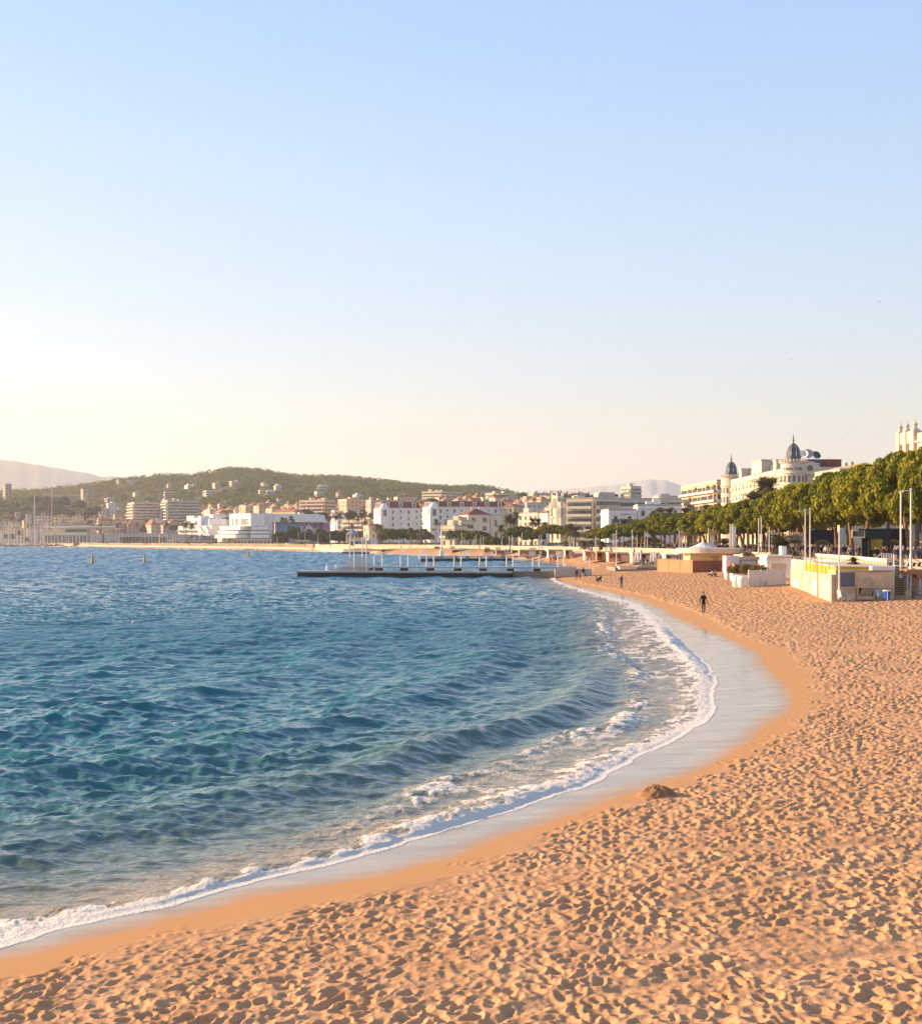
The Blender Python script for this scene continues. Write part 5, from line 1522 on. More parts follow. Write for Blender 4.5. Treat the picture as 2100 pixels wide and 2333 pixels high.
M_PALM = leaf_mat('palm_fronds', (0.055, 0.065, 0.02), (0.15, 0.12, 0.035), 0.4)
M_BROAD = leaf_mat('broad_leaves', (0.055, 0.06, 0.018), (0.12, 0.10, 0.03), 0.15)
M_CYP = leaf_mat('cypress_leaves', (0.03, 0.04, 0.015), (0.06, 0.065, 0.02), 0.3)
M_WOOD = leaf_mat('hill_leaves', (0.042, 0.066, 0.018), (0.18, 0.175, 0.048), 0.03)
M_BARK = mat('pine_bark', (0.25, 0.155, 0.10), 0.95, 0.35, 1.6, bump=0.05)
M_PBARK = mat('palm_bark', (0.22, 0.16, 0.11), 0.95, 0.3, 2.0)

def leaf_cloud(centers, radii, per, size, seed, squash=0.8, shell=0.75):
    """leaf-sized triangles spread through lobes; returns verts, tris"""
    g = np.random.default_rng(seed)
    C = np.asarray(centers, float); R = np.asarray(radii, float)
    n = len(C)
    idx = np.repeat(np.arange(n), per)
    N = len(idx)
    d = g.normal(size=(N, 3)); d /= np.linalg.norm(d, axis=1)[:, None]
    rad = shell + (1 - shell) * g.random(N) ** 0.5
    P = C[idx] + d * (R[idx] * rad)[:, None] * np.array([1, 1, squash])
    nrm = d + 0.75 * g.normal(size=(N, 3)); nrm /= np.linalg.norm(nrm, axis=1)[:, None]
    t = np.cross(nrm, g.normal(size=(N, 3))); t /= np.linalg.norm(t, axis=1)[:, None]
    b = np.cross(nrm, t)
    s = size * g.uniform(0.6, 1.3, N)[:, None]
    V = np.stack([P + t * s, P - t * s * 0.5 + b * s * 0.8, P - t * s * 0.5 - b * s * 0.8], 1).reshape(-1, 3)
    T = np.arange(N * 3).reshape(-1, 3)
    return V, T
def leaf_mesh(name, V, T, m):
    o = np_mesh(name, V, T, m, smooth=False)
    me = o.data
    bpy.data.objects.remove(o)
    return me

def pine_mesh(seed, rx, hgt, per=130, size=0.24, lobes=95):
    """umbrella pine crown, base at z=0 and flat below: many small cauliflower lobes over a dome"""
    g = np.random.default_rng(seed)
    C, R = [], []
    for k in range(lobes):
        a = 2.399963 * k + g.normal() * 0.2
        q = math.sqrt((k + 0.5) / lobes)
        r = q * rx * g.uniform(0.9, 1.08)
        top = hgt * math.sqrt(max(0, 1 - (q * 0.97) ** 2.2))
        z = top - 0.5 if k % 4 else top * g.uniform(0.15, 0.6)
        rr = g.uniform(0.16, 0.27) * rx * 0.75
        C.append((r * math.cos(a), r * math.sin(a), max(0.15, z))); R.append(rr)
    V, T = leaf_cloud(C, R, per, size, seed + 1, 0.72, 0.7)
    return leaf_mesh('crown', V, T, M_PINE)
PINES = [pine_mesh(400 + k, 5.0, h, 135, 0.25) for k, h in enumerate((5.2, 4.4, 6.2, 5.0))]
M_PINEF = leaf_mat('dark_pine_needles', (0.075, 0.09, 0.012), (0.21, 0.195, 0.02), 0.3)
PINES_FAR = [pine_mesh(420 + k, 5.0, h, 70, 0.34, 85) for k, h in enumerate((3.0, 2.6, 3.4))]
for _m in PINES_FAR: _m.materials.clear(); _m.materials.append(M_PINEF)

def trunk_mb(rnd, h, r, lean, crown_r):
    mb = MB()
    n = 6
    pts = [Vector((lean[0] * t * t + 0.12 * math.sin(3 * t + r * 9), lean[1] * t * t, h * t)) for t in np.linspace(0, 1, n)]
    mb.path(pts, [r * (1.25 - 0.5 * t) for t in np.linspace(0, 1, n)], n=8)
    top = pts[-1]
    for k in range(5):
        a = 2 * PI * k / 5 + rnd.random()
        e = top + Vector((crown_r * 0.55 * math.cos(a), crown_r * 0.55 * math.sin(a), crown_r * rnd.uniform(0.25, 0.45)))
        mb.path([pts[-2] * 0.4 + top * 0.6, (top + e) / 2 + Vector((0, 0, -0.15)), e], [r * 0.5, r * 0.35, r * 0.15], n=6)
    return mb, top

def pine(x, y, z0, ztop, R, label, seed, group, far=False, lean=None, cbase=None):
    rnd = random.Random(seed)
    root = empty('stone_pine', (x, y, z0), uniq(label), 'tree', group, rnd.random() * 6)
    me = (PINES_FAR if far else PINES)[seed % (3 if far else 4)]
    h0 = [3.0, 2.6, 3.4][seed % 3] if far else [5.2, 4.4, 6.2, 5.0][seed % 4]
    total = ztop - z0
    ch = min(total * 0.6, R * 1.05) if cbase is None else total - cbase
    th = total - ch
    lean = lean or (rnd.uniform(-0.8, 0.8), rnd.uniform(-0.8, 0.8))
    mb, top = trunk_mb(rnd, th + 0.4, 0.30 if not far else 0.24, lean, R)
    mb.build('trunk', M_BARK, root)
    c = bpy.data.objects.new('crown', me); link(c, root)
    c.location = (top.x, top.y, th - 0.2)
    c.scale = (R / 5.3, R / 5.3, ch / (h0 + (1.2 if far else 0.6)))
    c['kind'] = 'stuff'
    return root

# --- palms
def palm_crown(seed, n=44, L=2.6, droop=1.0, wid=0.55):
    g = random.Random(seed)
    V, T = [], []
    for k in range(n):
        a = 2.399963 * k + g.uniform(-.2, .2)
        el = math.radians(g.uniform(-45, 75)) if k > n * 0.25 else math.radians(g.uniform(40, 85))
        l = L * g.uniform(0.8, 1.1)
        p = Vector((0, 0, 0)); d = Vector((math.cos(a) * math.cos(el), math.sin(a) * math.cos(el), math.sin(el)))
        side = Vector((-math.sin(a), math.cos(a), 0))
        seg = 5
        prev = None
        for s in range(seg + 1):
            t = s / seg
            q = p + d * (l * t) + Vector((0, 0, -droop * l * 0.42 * t * t))
            w_ = wid * l / 2.6 * math.sin(PI * min(0.97, 0.12 + t * 0.85)) * 0.5
            if prev is not None:
                (pq, pw) = prev
                for sg in (-1, 1):
                    # leaflets: slim triangles hanging from the midrib
                    for f in (0.0, 0.5):
                        b0 = pq.lerp(q, f); b1 = pq.lerp(q, f + 0.32)
                        tip = pq.lerp(q, f + 0.75) + side * sg * (pw + w_) * 1.15 + Vector((0, 0, -0.16 * l / 2.6))
                        i = len(V); V += [b0, b1, tip]; T.append((i, i + 1, i + 2))
            prev = (q, w_)
    return leaf_mesh('fronds', np.array([tuple(v) for v in V]), np.array(T), M_PALM)
FAN = [palm_crown(500 + k, 46, 1.75, 0.8, 1.0) for k in range(2)]
DATE = [palm_crown(510 + k, 60, 3.4, 1.1, 0.7) for k in range(2)]
def palm(px, ytop, Y, label, group, kind='fan', s=1.0, z0=None, lean=0):
    rnd = random.Random(int(px * 7 + ytop))
    z0 = float(terrain(sx(px, Y), Y)) - 0.2 if z0 is None else z0
    zt = sz(ytop, Y)
    Lf = (1.75 if kind == 'fan' else 3.4) * s
    root = empty('palm_tree', (sx(px, Y), Y, z0), uniq(label), 'palm tree', group, rnd.random() * 6)
    h = max(1.5, zt - z0 - Lf * 0.85)
    r = (0.20 if kind == 'fan' else 0.36) * (0.7 + 0.3 * s)
    mb = MB().path([(0, 0, 0), (lean * 0.2, 0, h * 0.35), (lean * 0.55, 0, h * 0.7), (lean, 0, h)], [r * 1.3, r, r * 0.9, r * 0.95], n=8)
    mb.build('trunk', M_PBARK, root)
    c = bpy.data.objects.new('fronds', (FAN if kind == 'fan' else DATE)[rnd.randint(0, 1)]); link(c, root)
    c.location = (lean, 0, h); c.scale = (s, s, s); c['kind'] = 'stuff'
    return root

# --- broad crowns and cypresses
def broad_mesh(seed, per=70, size=0.5):
    g = np.random.default_rng(seed)
    C, R = [], []
    for k in range(34):
        d = g.normal(size=3); d /= np.linalg.norm(d); d[2] = abs(d[2]) * 1.0 - 0.25
        C.append(d * g.uniform(2.0, 3.6) + np.array([0, 0, 3.4])); R.append(g.uniform(0.9, 1.6))
    V, T = leaf_cloud(C, R, per, size, seed + 1, 0.85, 0.6)
    return leaf_mesh('crown', V, T, M_BROAD)
BROAD = [broad_mesh(600 + k) for k in range(3)]
def cyp_mesh(seed):
    C = [(0, 0, z) for z in np.linspace(0.8, 9.2, 12)]
    R = [1.0 * math.sin(PI * (0.15 + 0.82 * k / 11)) ** 0.7 + 0.1 for k in range(12)]
    V, T = leaf_cloud(C, R, 45, 0.4, seed, 1.0, 0.5)
    return leaf_mesh('crown', V, T, M_CYP)
CYP = [cyp_mesh(620 + k) for k in range(2)]
def broad(px, ytop, Y, wpx, label, group, ybase=None, mat_=None, mesh=None):
    rnd = random.Random(int(px * 13 + ytop))
    x = sx(px, Y); z0 = float(terrain(x, Y)) if ybase is None else sz(ybase, Y)
    zt = sz(ytop, Y); R = wpx * Y / F / 2
    root = empty('tree', (x, Y, z0), uniq(label), 'tree', group, rnd.random() * 6)
    h = zt - z0
    MB().path([(0, 0, -0.5), (0.1, 0, h * 0.25), (0, 0.1, h * 0.55)], [0.4, 0.3, 0.15], n=7).build('trunk', M_BARK, root)
    c = bpy.data.objects.new('crown', mesh or BROAD[rnd.randint(0, 2)]); link(c, root)
    sc_ = R / 4.4
    c.location = (0, 0, max(0, h - 7.6 * min(sc_, h / 7.0)))
    c.scale = (sc_, sc_, min(sc_ * 1.0, h / 7.0)); c['kind'] = 'stuff'
    return root
def cypress(px, ytop, Y, hm, label, group):
    rnd = random.Random(int(px * 17))
    x = sx(px, Y); zt = sz(ytop, Y); s = hm / 10.0
    root = empty('cypress_tree', (x, Y, zt - hm), uniq(label), 'tree', group, rnd.random() * 6)
    MB().tube((0, 0, -1), (0, 0, 1.5 * s), 0.22, 0.16, 6).build('trunk', M_BARK, root)
    c = bpy.data.objects.new('crown', CYP[rnd.randint(0, 1)]); link(c, root); c.scale = (s * 1.1, s * 1.1, s); c['kind'] = 'stuff'

# --- the long row of umbrella pines along the promenade
def pine_row():
    G = 'umbrella pines lining the promenade'
    rnd = random.Random(5)
    k = 0
    spots = []
    for i, y in enumerate(np.arange(140, 372, 11.0)):
        for x, dz in ((57.5, 0.0), (67.5, 0.9)):
            yy = y + (4.2 if x > 60 else 0) + rnd.uniform(-1.3, 1.3)
            spots.append((x + rnd.uniform(-1, 1) - max(0, (yy - 300)) * 0.09, yy, np.interp(yy, [140, 165, 200, 250, 300, 372], [20.0, 18.8, 17.6, 15.6, 14.2, 12.8]) + dz * 0.6 + rnd.uniform(-0.5, 0.5)))
    spots.sort(key=lambda s: s[1])
    ordn = ['nearest', 'second', 'third', 'fourth', 'fifth', 'sixth', 'seventh', 'eighth', 'ninth', 'tenth', 'eleventh', 'twelfth', 'thirteenth', 'fourteenth', 'fifteenth', 'sixteenth', 'seventeenth', 'eighteenth', 'nineteenth', 'twentieth',
            'twenty first', 'twenty second', 'twenty third', 'twenty fourth', 'twenty fifth', 'twenty sixth', 'twenty seventh', 'twenty eighth', 'twenty ninth', 'thirtieth']
    cnt = {0: 0, 1: 0}
    for (x, y, zt) in spots:
        px = CX + F * x / y
        if px > 2290: continue
        rowi = 1 if x > 62 - max(0, (y - 300)) * 0.09 else 0
        lab = f"{ordn[cnt[rowi]]} umbrella pine of the {'inland' if rowi else 'seaward'} promenade row counted from the right"
        cnt[rowi] += 1
        R = 5.2 + rnd.uniform(-0.6, 0.8)
        pine(x, y, 3.7, zt, R, lab, k, G, cbase=np.interp(y, [140, 200, 300], [4.9, 4.7, 4.2]) + rnd.uniform(-0.3, 0.9), lean=(rnd.uniform(-1.4, 1.0), rnd.uniform(-1, 1)))
        k += 1
pine_row()

def pine_px(px, ytop, ybot, wpx, Y, label, seed, z0=None):
    R = wpx * 1.28 * Y / F / 2
    x = sx(px, Y); zt = sz(ytop, Y)
    z0 = float(terrain(x, Y)) if z0 is None else z0
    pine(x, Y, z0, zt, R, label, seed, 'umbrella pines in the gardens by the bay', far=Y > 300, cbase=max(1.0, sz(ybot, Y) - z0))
PX = [(1505, 1150, 1205, 62, 380, 'umbrella pine right of the tall palm clump by the shore'), (1484, 1181, 1217, 66, 395, 'round umbrella pine between the two wide ones and the row'), (1410, 1183, 1222, 96, 400, 'wide umbrella pine in front of the grey slab'),
      (1366, 1193, 1224, 62, 420, 'lower umbrella pine leaning out left of the wide one'), (1258, 1187, 1216, 66, 500, 'umbrella pine with a slanting dome before the pinnacled house'), (1210, 1197, 1227, 46, 520, 'small umbrella pine squeezed between two larger ones'),
      (1188, 1188, 1222, 62, 530, 'dark umbrella pine at the left of the three garden pines'), (1118, 1216, 1240, 56, 560, 'low round umbrella pine under the red roofed mansion'), (1146, 1222, 1243, 24, 560, 'little umbrella pine right of the low round one'),
      (1082, 1200, 1228, 58, 580, 'umbrella pine left of the low round one below the mansion'), (1044, 1201, 1226, 50, 600, 'umbrella pine with a flat crown at the cream terraces'), (886, 1195, 1226, 44, 720, 'left part of the dark pine clump before the white hotel'),
      (920, 1195, 1226, 60, 730, 'large dark pine in the middle of the clump before the hotel'), (958, 1198, 1228, 46, 740, 'right hand pine of the dark clump before the white hotel'),
      (1470, 1216, 1240, 40, 385, 'bushy low pine under the flags left of the row'), (1438, 1222, 1242, 40, 390, 'bushy low pine behind the white flag')]
for i, r in enumerate(PX): pine_px(*r[:5], r[5], 40 + i)

G2 = 'trees on the old town hill'
for i, (px, yt, yb, wp) in enumerate([(80, 1127, 1152, 26), (112, 1129, 1150, 32), (146, 1130, 1150, 34), (180, 1135, 1156, 34), (40, 1144, 1158, 16), (62, 1150, 1170, 22), (95, 1150, 1172, 28), (128, 1152, 1174, 30), (160, 1158, 1178, 28), (52, 1160, 1180, 20), (205, 1154, 1176, 30), (222, 1150, 1166, 24), (12, 1146, 1162, 20), (148, 1160, 1178, 22), (30, 1155, 1172, 20)]):
    LB = ['dark tree right of the battlemented wall', 'dark umbrella pine left of the long church roof', 'dark umbrella pine in front of the long church roof', 'dark umbrella pine just below the clock tower', 'small tree at the foot of the castle wall', 'tree on the slope left of the tall white mast', 'tree on the slope between the two tall masts', 'tree on the slope right of the tall orange mast', 'tree on the slope below the yellow awning', 'tree low on the slope left of the white house', 'tree right of the parked cars under the clock tower', 'tree beyond the clock tower', 'tree under the square castle tower', 'dark cypress like tree on the slope by the church', 'tree at the foot of the castle rock']
    broad(px, yt, 1690 - (i % 3) * 12, wp, LB[i], G2, ybase=yb + 8)

# gardens behind the shore
G3 = 'garden trees behind the shore wall'
for i, (px, yt, wp) in enumerate([(640, 1208, 40), (668, 1200, 50), (700, 1208, 44), (733, 1203, 46), (760, 1206, 44), (790, 1203, 46), (815, 1210, 40), (838, 1214, 36), (632, 1222, 26), (715, 1218, 34), (775, 1216, 38), (685, 1226, 26), (862, 1214, 30), (648, 1226, 24), (738, 1226, 30)]):
    broad(px, yt, 860 + (i % 4) * 9, wp, ['bushy tree at the left end of the shore garden', 'rounded tree under the blue panels', 'tree under the left of the mural', 'tree under the middle of the mural', 'tree under the purple banner', 'rounded tree right of the purple banner', 'tree left of the blue roofed bandstand', 'tree right behind the blue roofed bandstand', 'low bush tree by the white terraces', 'low tree in front of the mural', 'low tree under the banner', 'yellowish low tree by the blue sign', 'tree left of the shore palms', 'low tree behind the stone block', 'low tree behind the long shore wall'][i], G3)
G4 = 'trees around the town houses'
for i, (px, yt, wp, Y, l) in enumerate([(462, 1172, 30, 1200, 'dark tree behind the stepped white hall'), (512, 1175, 24, 1120, 'dark round tree between the stepped wing and the hall'), (500, 1182, 30, 1110, 'shaded tree under the dark round one'), (700, 1157, 34, 1150, 'dark tree left under the peach apartments'), (735, 1163, 30, 1100, 'low tree under the peach apartments'),
    (775, 1168, 34, 1080, 'tree left of the palms before the peach house'), (800, 1160, 34, 1000, 'tree behind the palms by the white hotel'), (955, 1137, 50, 1380, 'wooded bank left under the white slab'), (985, 1130, 34, 1370, 'round tree beneath the long white slab'), (1046, 1127, 32, 1380, 'flat pine in front of the white slab'), (940, 1143, 30, 1350, 'tree above the farther white hotel wing'), (1190, 1119, 20, 1600, 'tall tree on the skyline right of the far hill'), (1168, 1124, 30, 1650, 'skyline tree left of the tall one'), (205, 1184, 20, 1500, 'bush behind the canopy roof'), (330, 1196, 26, 1440, 'tree among the brown roofs'), (230, 1192, 26, 1480, 'green tree between canopy and brown roofs'), (395, 1194, 22, 1390, 'tree left of the stepped hall'), (1350, 1126, 14, 1000, 'small tree by the roof terraces'), (1402, 1124, 12, 900, 'lone tree between roof terraces'), (420, 1160, 40, 1560, 'trees at the foot of the hill right of the blocks'), (520, 1150, 40, 1600, 'dark trees above the ochre row'), (565, 1150, 36, 1620, 'trees behind the white shop block')]):
    broad(px, yt, Y, wp, l, G4, ybase=yt + wp * 0.9 + 6)
G5 = 'cypresses on the right skyline'
for i, (px, yt, hm) in enumerate([(1222, 1117, 10), (1266, 1122, 8), (1271, 1117, 11), (1277, 1116, 12), (1286, 1121, 9), (1291, 1119, 11), (1302, 1121, 10), (1307, 1124, 8), (1316, 1122, 10), (1322, 1126, 8), (1335, 1122, 11), (1340, 1120, 12), (1297, 1123, 9), (1312, 1125, 8), (1262, 1125, 7)]):
    cypress(px, yt, 1520, hm * 1.35, f"{['lone cypress left of the skyline group', 'short cypress starting the skyline group', 'slim cypress third in the skyline group', 'tall cypress fourth in the skyline group', 'fifth cypress of the skyline group', 'sixth cypress of the skyline group', 'eighth cypress of the skyline group', 'ninth cypress of the skyline group', 'eleventh cypress of the skyline group', 'twelfth cypress of the skyline group', 'left one of the last two cypresses', 'right one of the last two cypresses', 'seventh cypress of the skyline group', 'tenth cypress of the skyline group', 'shortest cypress at the left of the skyline group'][i]}", G5)

# skyline trees of the hill
G6 = 'trees standing out on the ridge'
for i, (px, yt, wp, l) in enumerate([(299, 1084, 12, 'umbrella shaped tree alone on the left ridge'), (340, 1086, 14, 'bare looking tree on the ridge right of the umbrella tree'), (363, 1083, 14, 'dark flat topped tree on the ridge'), (378, 1084, 12, 'tree beside the dark flat topped one'), (391, 1081, 14, 'pointed tree at the dip of the ridge'), (425, 1083, 18, 'rusty tree on the ridge before the rise'), (540, 1065, 11, 'round tree crowning the hilltop'), (770, 1080, 15, 'pair of trees on the right ridge'), (853, 1088, 16, 'domed tree on the falling ridge'), (893, 1092, 12, 'tree on the falling ridge right of the domed one'), (1000, 1105, 11, 'tree above the long white slab'), (1032, 1108, 14, 'tree right above the long white slab')]):
    broad(px, yt, 2290, wp, l, G6, ybase=yt + 22)

def woods():
    g = np.random.default_rng(77)
    C, R = [], []
    n = 0
    it = 0
    while n < 5600 and it < 60000:
        it += 1
        u = g.uniform(-260, 1330); y = g.uniform(1180, 2420)
        x = (u - CX) * y / F
        z = float(terrain(x, y))
        if z < 9: continue
        zr = HY - (z - H) * F / y
        if any(abs(u - a) < b * 0.55 and c - 55 < y < c + 6 for a, b, c in CLEAR): continue
        dens = vnoise(np.array([x / 60]), np.array([y / 60]), 88)[0]
        lim = 0.12 if y > 1700 else 0.5
        if u > 1080 and y < 2150: lim = 0.7
        if dens < lim: continue
        r = g.uniform(2.4, 6.8)
        C.append((x, y, z + r * 0.55)); R.append(r); n += 1
    V, T = leaf_cloud(C, R, 58, 1.15, 78, 0.8, 0.8)
    o = np_mesh('woods', V, T, M_WOOD, smooth=False)
    tag(o, uniq('green wooded slopes covering the hill behind the town'), 'woods', kind='stuff')
woods()

# palms
GP = 'palms along the bay'
for i, (px, yt, Y, k, s, l) in enumerate([
    (643, 1176, 900, 'fan', 1.5, 'leftmost tall fan palm before the blue panels'), (651, 1178, 905, 'fan', 1.4, 'second fan palm before the blue panels'), (663, 1173, 900, 'fan', 1.5, 'tallest fan palm before the blue panels'), (668, 1180, 905, 'fan', 1.4, 'rightmost fan palm before the blue panels'), (682, 1199, 890, 'fan', 1.3, 'short fan palm left of the mural'),
    (725, 1199, 860, 'date', 1.0, 'date palm under the mural with pale trunk'), (703, 1202, 870, 'date', 0.9, 'date palm among the trees left of the mural'), (732, 1205, 865, 'date', 0.9, 'date palm with drooping crown under the mural'),
    (745, 1172, 880, 'fan', 1.4, 'fan palm over the end of the white hall'), (752, 1174, 885, 'fan', 1.4, 'fan palm right of the hall end'), (765, 1172, 880, 'fan', 1.4, 'fan palm above the purple banner'), (775, 1168, 880, 'fan', 1.5, 'fan palm right of the purple banner'), (795, 1171, 850, 'fan', 1.5, 'fan palm over the cream apartments'), (802, 1190, 850, 'date', 0.8, 'date palm before the cream apartments'),
    (805, 1170, 840, 'fan', 1.6, 'fan palm right of the cream apartments'), (815, 1172, 835, 'fan', 1.6, 'tall fan palm in the clump left of the white hotel'), (824, 1166, 840, 'fan', 1.5, 'high fan palm in the clump left of the white hotel'), (833, 1163, 845, 'fan', 1.5, 'highest fan palm left of the white hotel'), (843, 1166, 840, 'fan', 1.5, 'fan palm touching the white hotel'), (831, 1183, 830, 'fan', 1.5, 'lower fan palm in the clump by the hotel'), (860, 1186, 790, 'date', 1.3, 'broad date palm left of the dark pines'), (866, 1190, 780, 'date', 1.2, 'second date palm left of the dark pines'),
    (936, 1197, 700, 'date', 0.9, 'golden date palm before the dark pine clump'), (968, 1199, 690, 'date', 0.9, 'golden date palm at the right of the dark clump'), (978, 1211, 680, 'fan', 1.2, 'small fan palm beside the golden one'), (993, 1179, 700, 'fan', 1.5, 'slender fan palm before the grand hotel'), (1019, 1180, 700, 'fan', 1.4, 'fan palm before the grand hotel right of the slender one'),
    (1141, 1191, 580, 'fan', 1.6, 'lone dark fan palm right of the mansion'), (1155, 1172, 590, 'fan', 1.6, 'fan palm left in the clump by the lemon building'), (1162, 1168, 595, 'fan', 1.6, 'fan palm second in the clump by the lemon building'), (1176, 1162, 600, 'fan', 1.6, 'highest fan palm by the lemon building'), (1150, 1212, 560, 'fan', 1.3, 'small palm under the lemon building'), (1170, 1175, 590, 'fan', 1.5, 'lower fan palm by the lemon building'),
    (1213, 1175, 540, 'fan', 1.6, 'fan palm left over the garden pines'), (1226, 1177, 540, 'fan', 1.5, 'fan palm right over the garden pines'), (1242, 1186, 545, 'fan', 1.3, 'small fan palm before the white small house'), (1297, 1182, 480, 'date', 1.3, 'dense date palm right of the slanting pine'), (1309, 1190, 470, 'date', 1.1, 'second dense date palm right of the slanting pine'),
    (1420, 1175, 430, 'fan', 1.6, 'fan palm before the sign band store'), (1444, 1180, 425, 'fan', 1.5, 'fan palm right before the sign band store'), (1490, 1160, 420, 'fan', 1.7, 'left fan palm of the tall clump'), (1504, 1151, 425, 'fan', 1.7, 'second fan palm of the tall clump'), (1525, 1149, 420, 'fan', 1.8, 'tallest fan palm of the tall clump'), (1538, 1163, 425, 'fan', 1.6, 'right fan palm of the tall clump'), (1514, 1165, 415, 'fan', 1.6, 'lower fan palm inside the tall clump'), (1560, 1150, 440, 'fan', 1.7, 'fan palm at the foot of the concrete hotel'), (1608, 1143, 430, 'fan', 1.6, 'fan palm under the concrete hotel balconies'), (1634, 1143, 420, 'fan', 1.5, 'dark fan palm at the seam of the two hotels'), (1580, 1158, 425, 'date', 0.9, 'date palm under the concrete hotel'),
    (1714, 1111, 300, 'fan', 1.9, 'lower left fan palm before the domed hotel'), (1727, 1113, 310, 'fan', 1.8, 'lower fan palm beside the tall pair'), (1738, 1077, 320, 'fan', 2.3, 'left palm of the tall pair before the domed hotel'), (1753, 1074, 318, 'fan', 2.4, 'right palm of the tall pair before the domed hotel'),
    (1838, 1090, 262, 'date', 1.3, 'feathery date palm poking out of the pines'), (1880, 1085, 250, 'fan', 1.6, 'fan palm poking out of the pines below the cream block'), (2088, 1035, 230, 'date', 0.9, 'palm at the foot of the ornate hotel'),
    (1330, 1238, 380, 'date', 0.6, 'short potted palm behind the beach awning'), (1370, 1236, 360, 'date', 0.6, 'short bushy palm behind the beach terrace'), (1290, 1236, 420, 'date', 0.6, 'short palm at the far beach huts'), (1347, 1232, 390, 'fan', 1.0, 'young fan palm on the promenade'), (1780, 1197, 200, 'date', 1.25, 'big low date palm arching over the promenade crowd'), (1650, 1215, 280, 'date', 0.8, 'date palm under the pines by the white flag'), (1497, 1218, 350, 'date', 0.8, 'date palm behind the flags'), (1476, 1206, 360, 'date', 0.8, 'date palm left behind the flags')]):
    palm(px, yt, Y, l, GP, k, s)
for i, (px, yt, Y, l) in enumerate([(267, 1191, 1400, 'small golden palm at the end of the canopy roof'), (313, 1188, 1380, 'small golden palm among brown roofs'), (328, 1192, 1380, 'grey palm right of the golden one among roofs'), (380, 1187, 1300, 'rusty palm left of the stepped hall'), (402, 1192, 1250, 'green palm left of the stepped hall'), (424, 1186, 1000, 'fan palm before the stepped hall'), (438, 1188, 1000, 'second fan palm before the stepped hall'), (44, 1206, 1380, 'palm cluster among the masts'), (14, 1214, 1380, 'low palm at the far left shore'), (30, 1214, 1380, 'low palm left of the palm cluster'), (62, 1222, 1380, 'low palm right of the palm cluster')]):
    palm(px, yt, Y, l, 'small palms at the far shore', 'fan', 2.2)
# the large pale stump trunk beside the low date palm: old pleached tree base
p = empty('tree_stump', (sx(1812, 205), 205, 3.7), uniq('huge pale pollarded trunk flaring under the pines'), 'tree')
mb = MB()
for k in range(7):
    a = -1.0 + k * 0.33
    mb.path([(0.25 * a, 0.1 * (k % 3), 0), (0.5 * a, 0.2 * (k % 2), 1.6), (1.15 * a, 0.25 * (k % 3), 3.6)], [0.42, 0.32, 0.12], n=7)
mb.build('trunk', mat('pale_bark', (0.45, 0.30, 0.20), 0.95, 0.2, 2), p)
# ------------------------------------------------------------------ far shore: wall, marina, flagpoles, piers, buoys
def wall_strip(y0, y1, label, mw, mc):
    """low pale sea wall following the bay"""
    pts = [p for p in spline(WALL[6:], 5.0) if y0 < p[1] < y1]
    r = empty('promenade_wall', (pts[0][0], pts[0][1], 0), uniq(label), 'wall')
    def strip(x0, x1, z0, z1, name, m):
        mb = MB(); o = Vector((pts[0][0], pts[0][1], 0))
        n = len(pts); vs = []; fs = []
        for i, p in enumerate(pts):
            d = Vector(pts[min(i + 1, n - 1)]) - Vector(pts[max(i - 1, 0)]); d.normalize()
            nr = Vector((d.y, -d.x))        # landward
            for (a, b) in ((x0, z0), (x1, z0), (x1, z1), (x0, z1)):
                vs.append((p[0] + nr.x * a - o.x, p[1] + nr.y * a - o.y, b))
        for i in range(n - 1):
            for k in range(4):
                fs.append((i * 4 + k, i * 4 + (k + 1) % 4, (i + 1) * 4 + (k + 1) % 4, (i + 1) * 4 + k))
        fs += [(0, 1, 2, 3), (n * 4 - 1, n * 4 - 2, n * 4 - 3, n * 4 - 4)]
        mb.add(vs, fs); return mb.build(name, m, r)
    strip(-0.25, 0.2, 0.2, 3.9, 'wall', mw)
    strip(-0.45, 0.4, 3.905, 4.15, 'coping', mc)
    strip(-1.2, -0.27, 0.2, 2.0, 'plinth', wallm('beige'))
M_PW = mat('sea_wall', (0.50, 0.40, 0.29), 0.9, 0.15, 0.2)
wall_strip(200, 745, 'long pale promenade wall running round the bay behind the beach', M_PW, wallm('beige'))
wall_strip(745, 1640, 'far grey stone quay wall below the old town and the grey hall', mat('quay_stone', (0.26, 0.20, 0.15), 0.9, 0.3, 0.15), wallm('stone'))

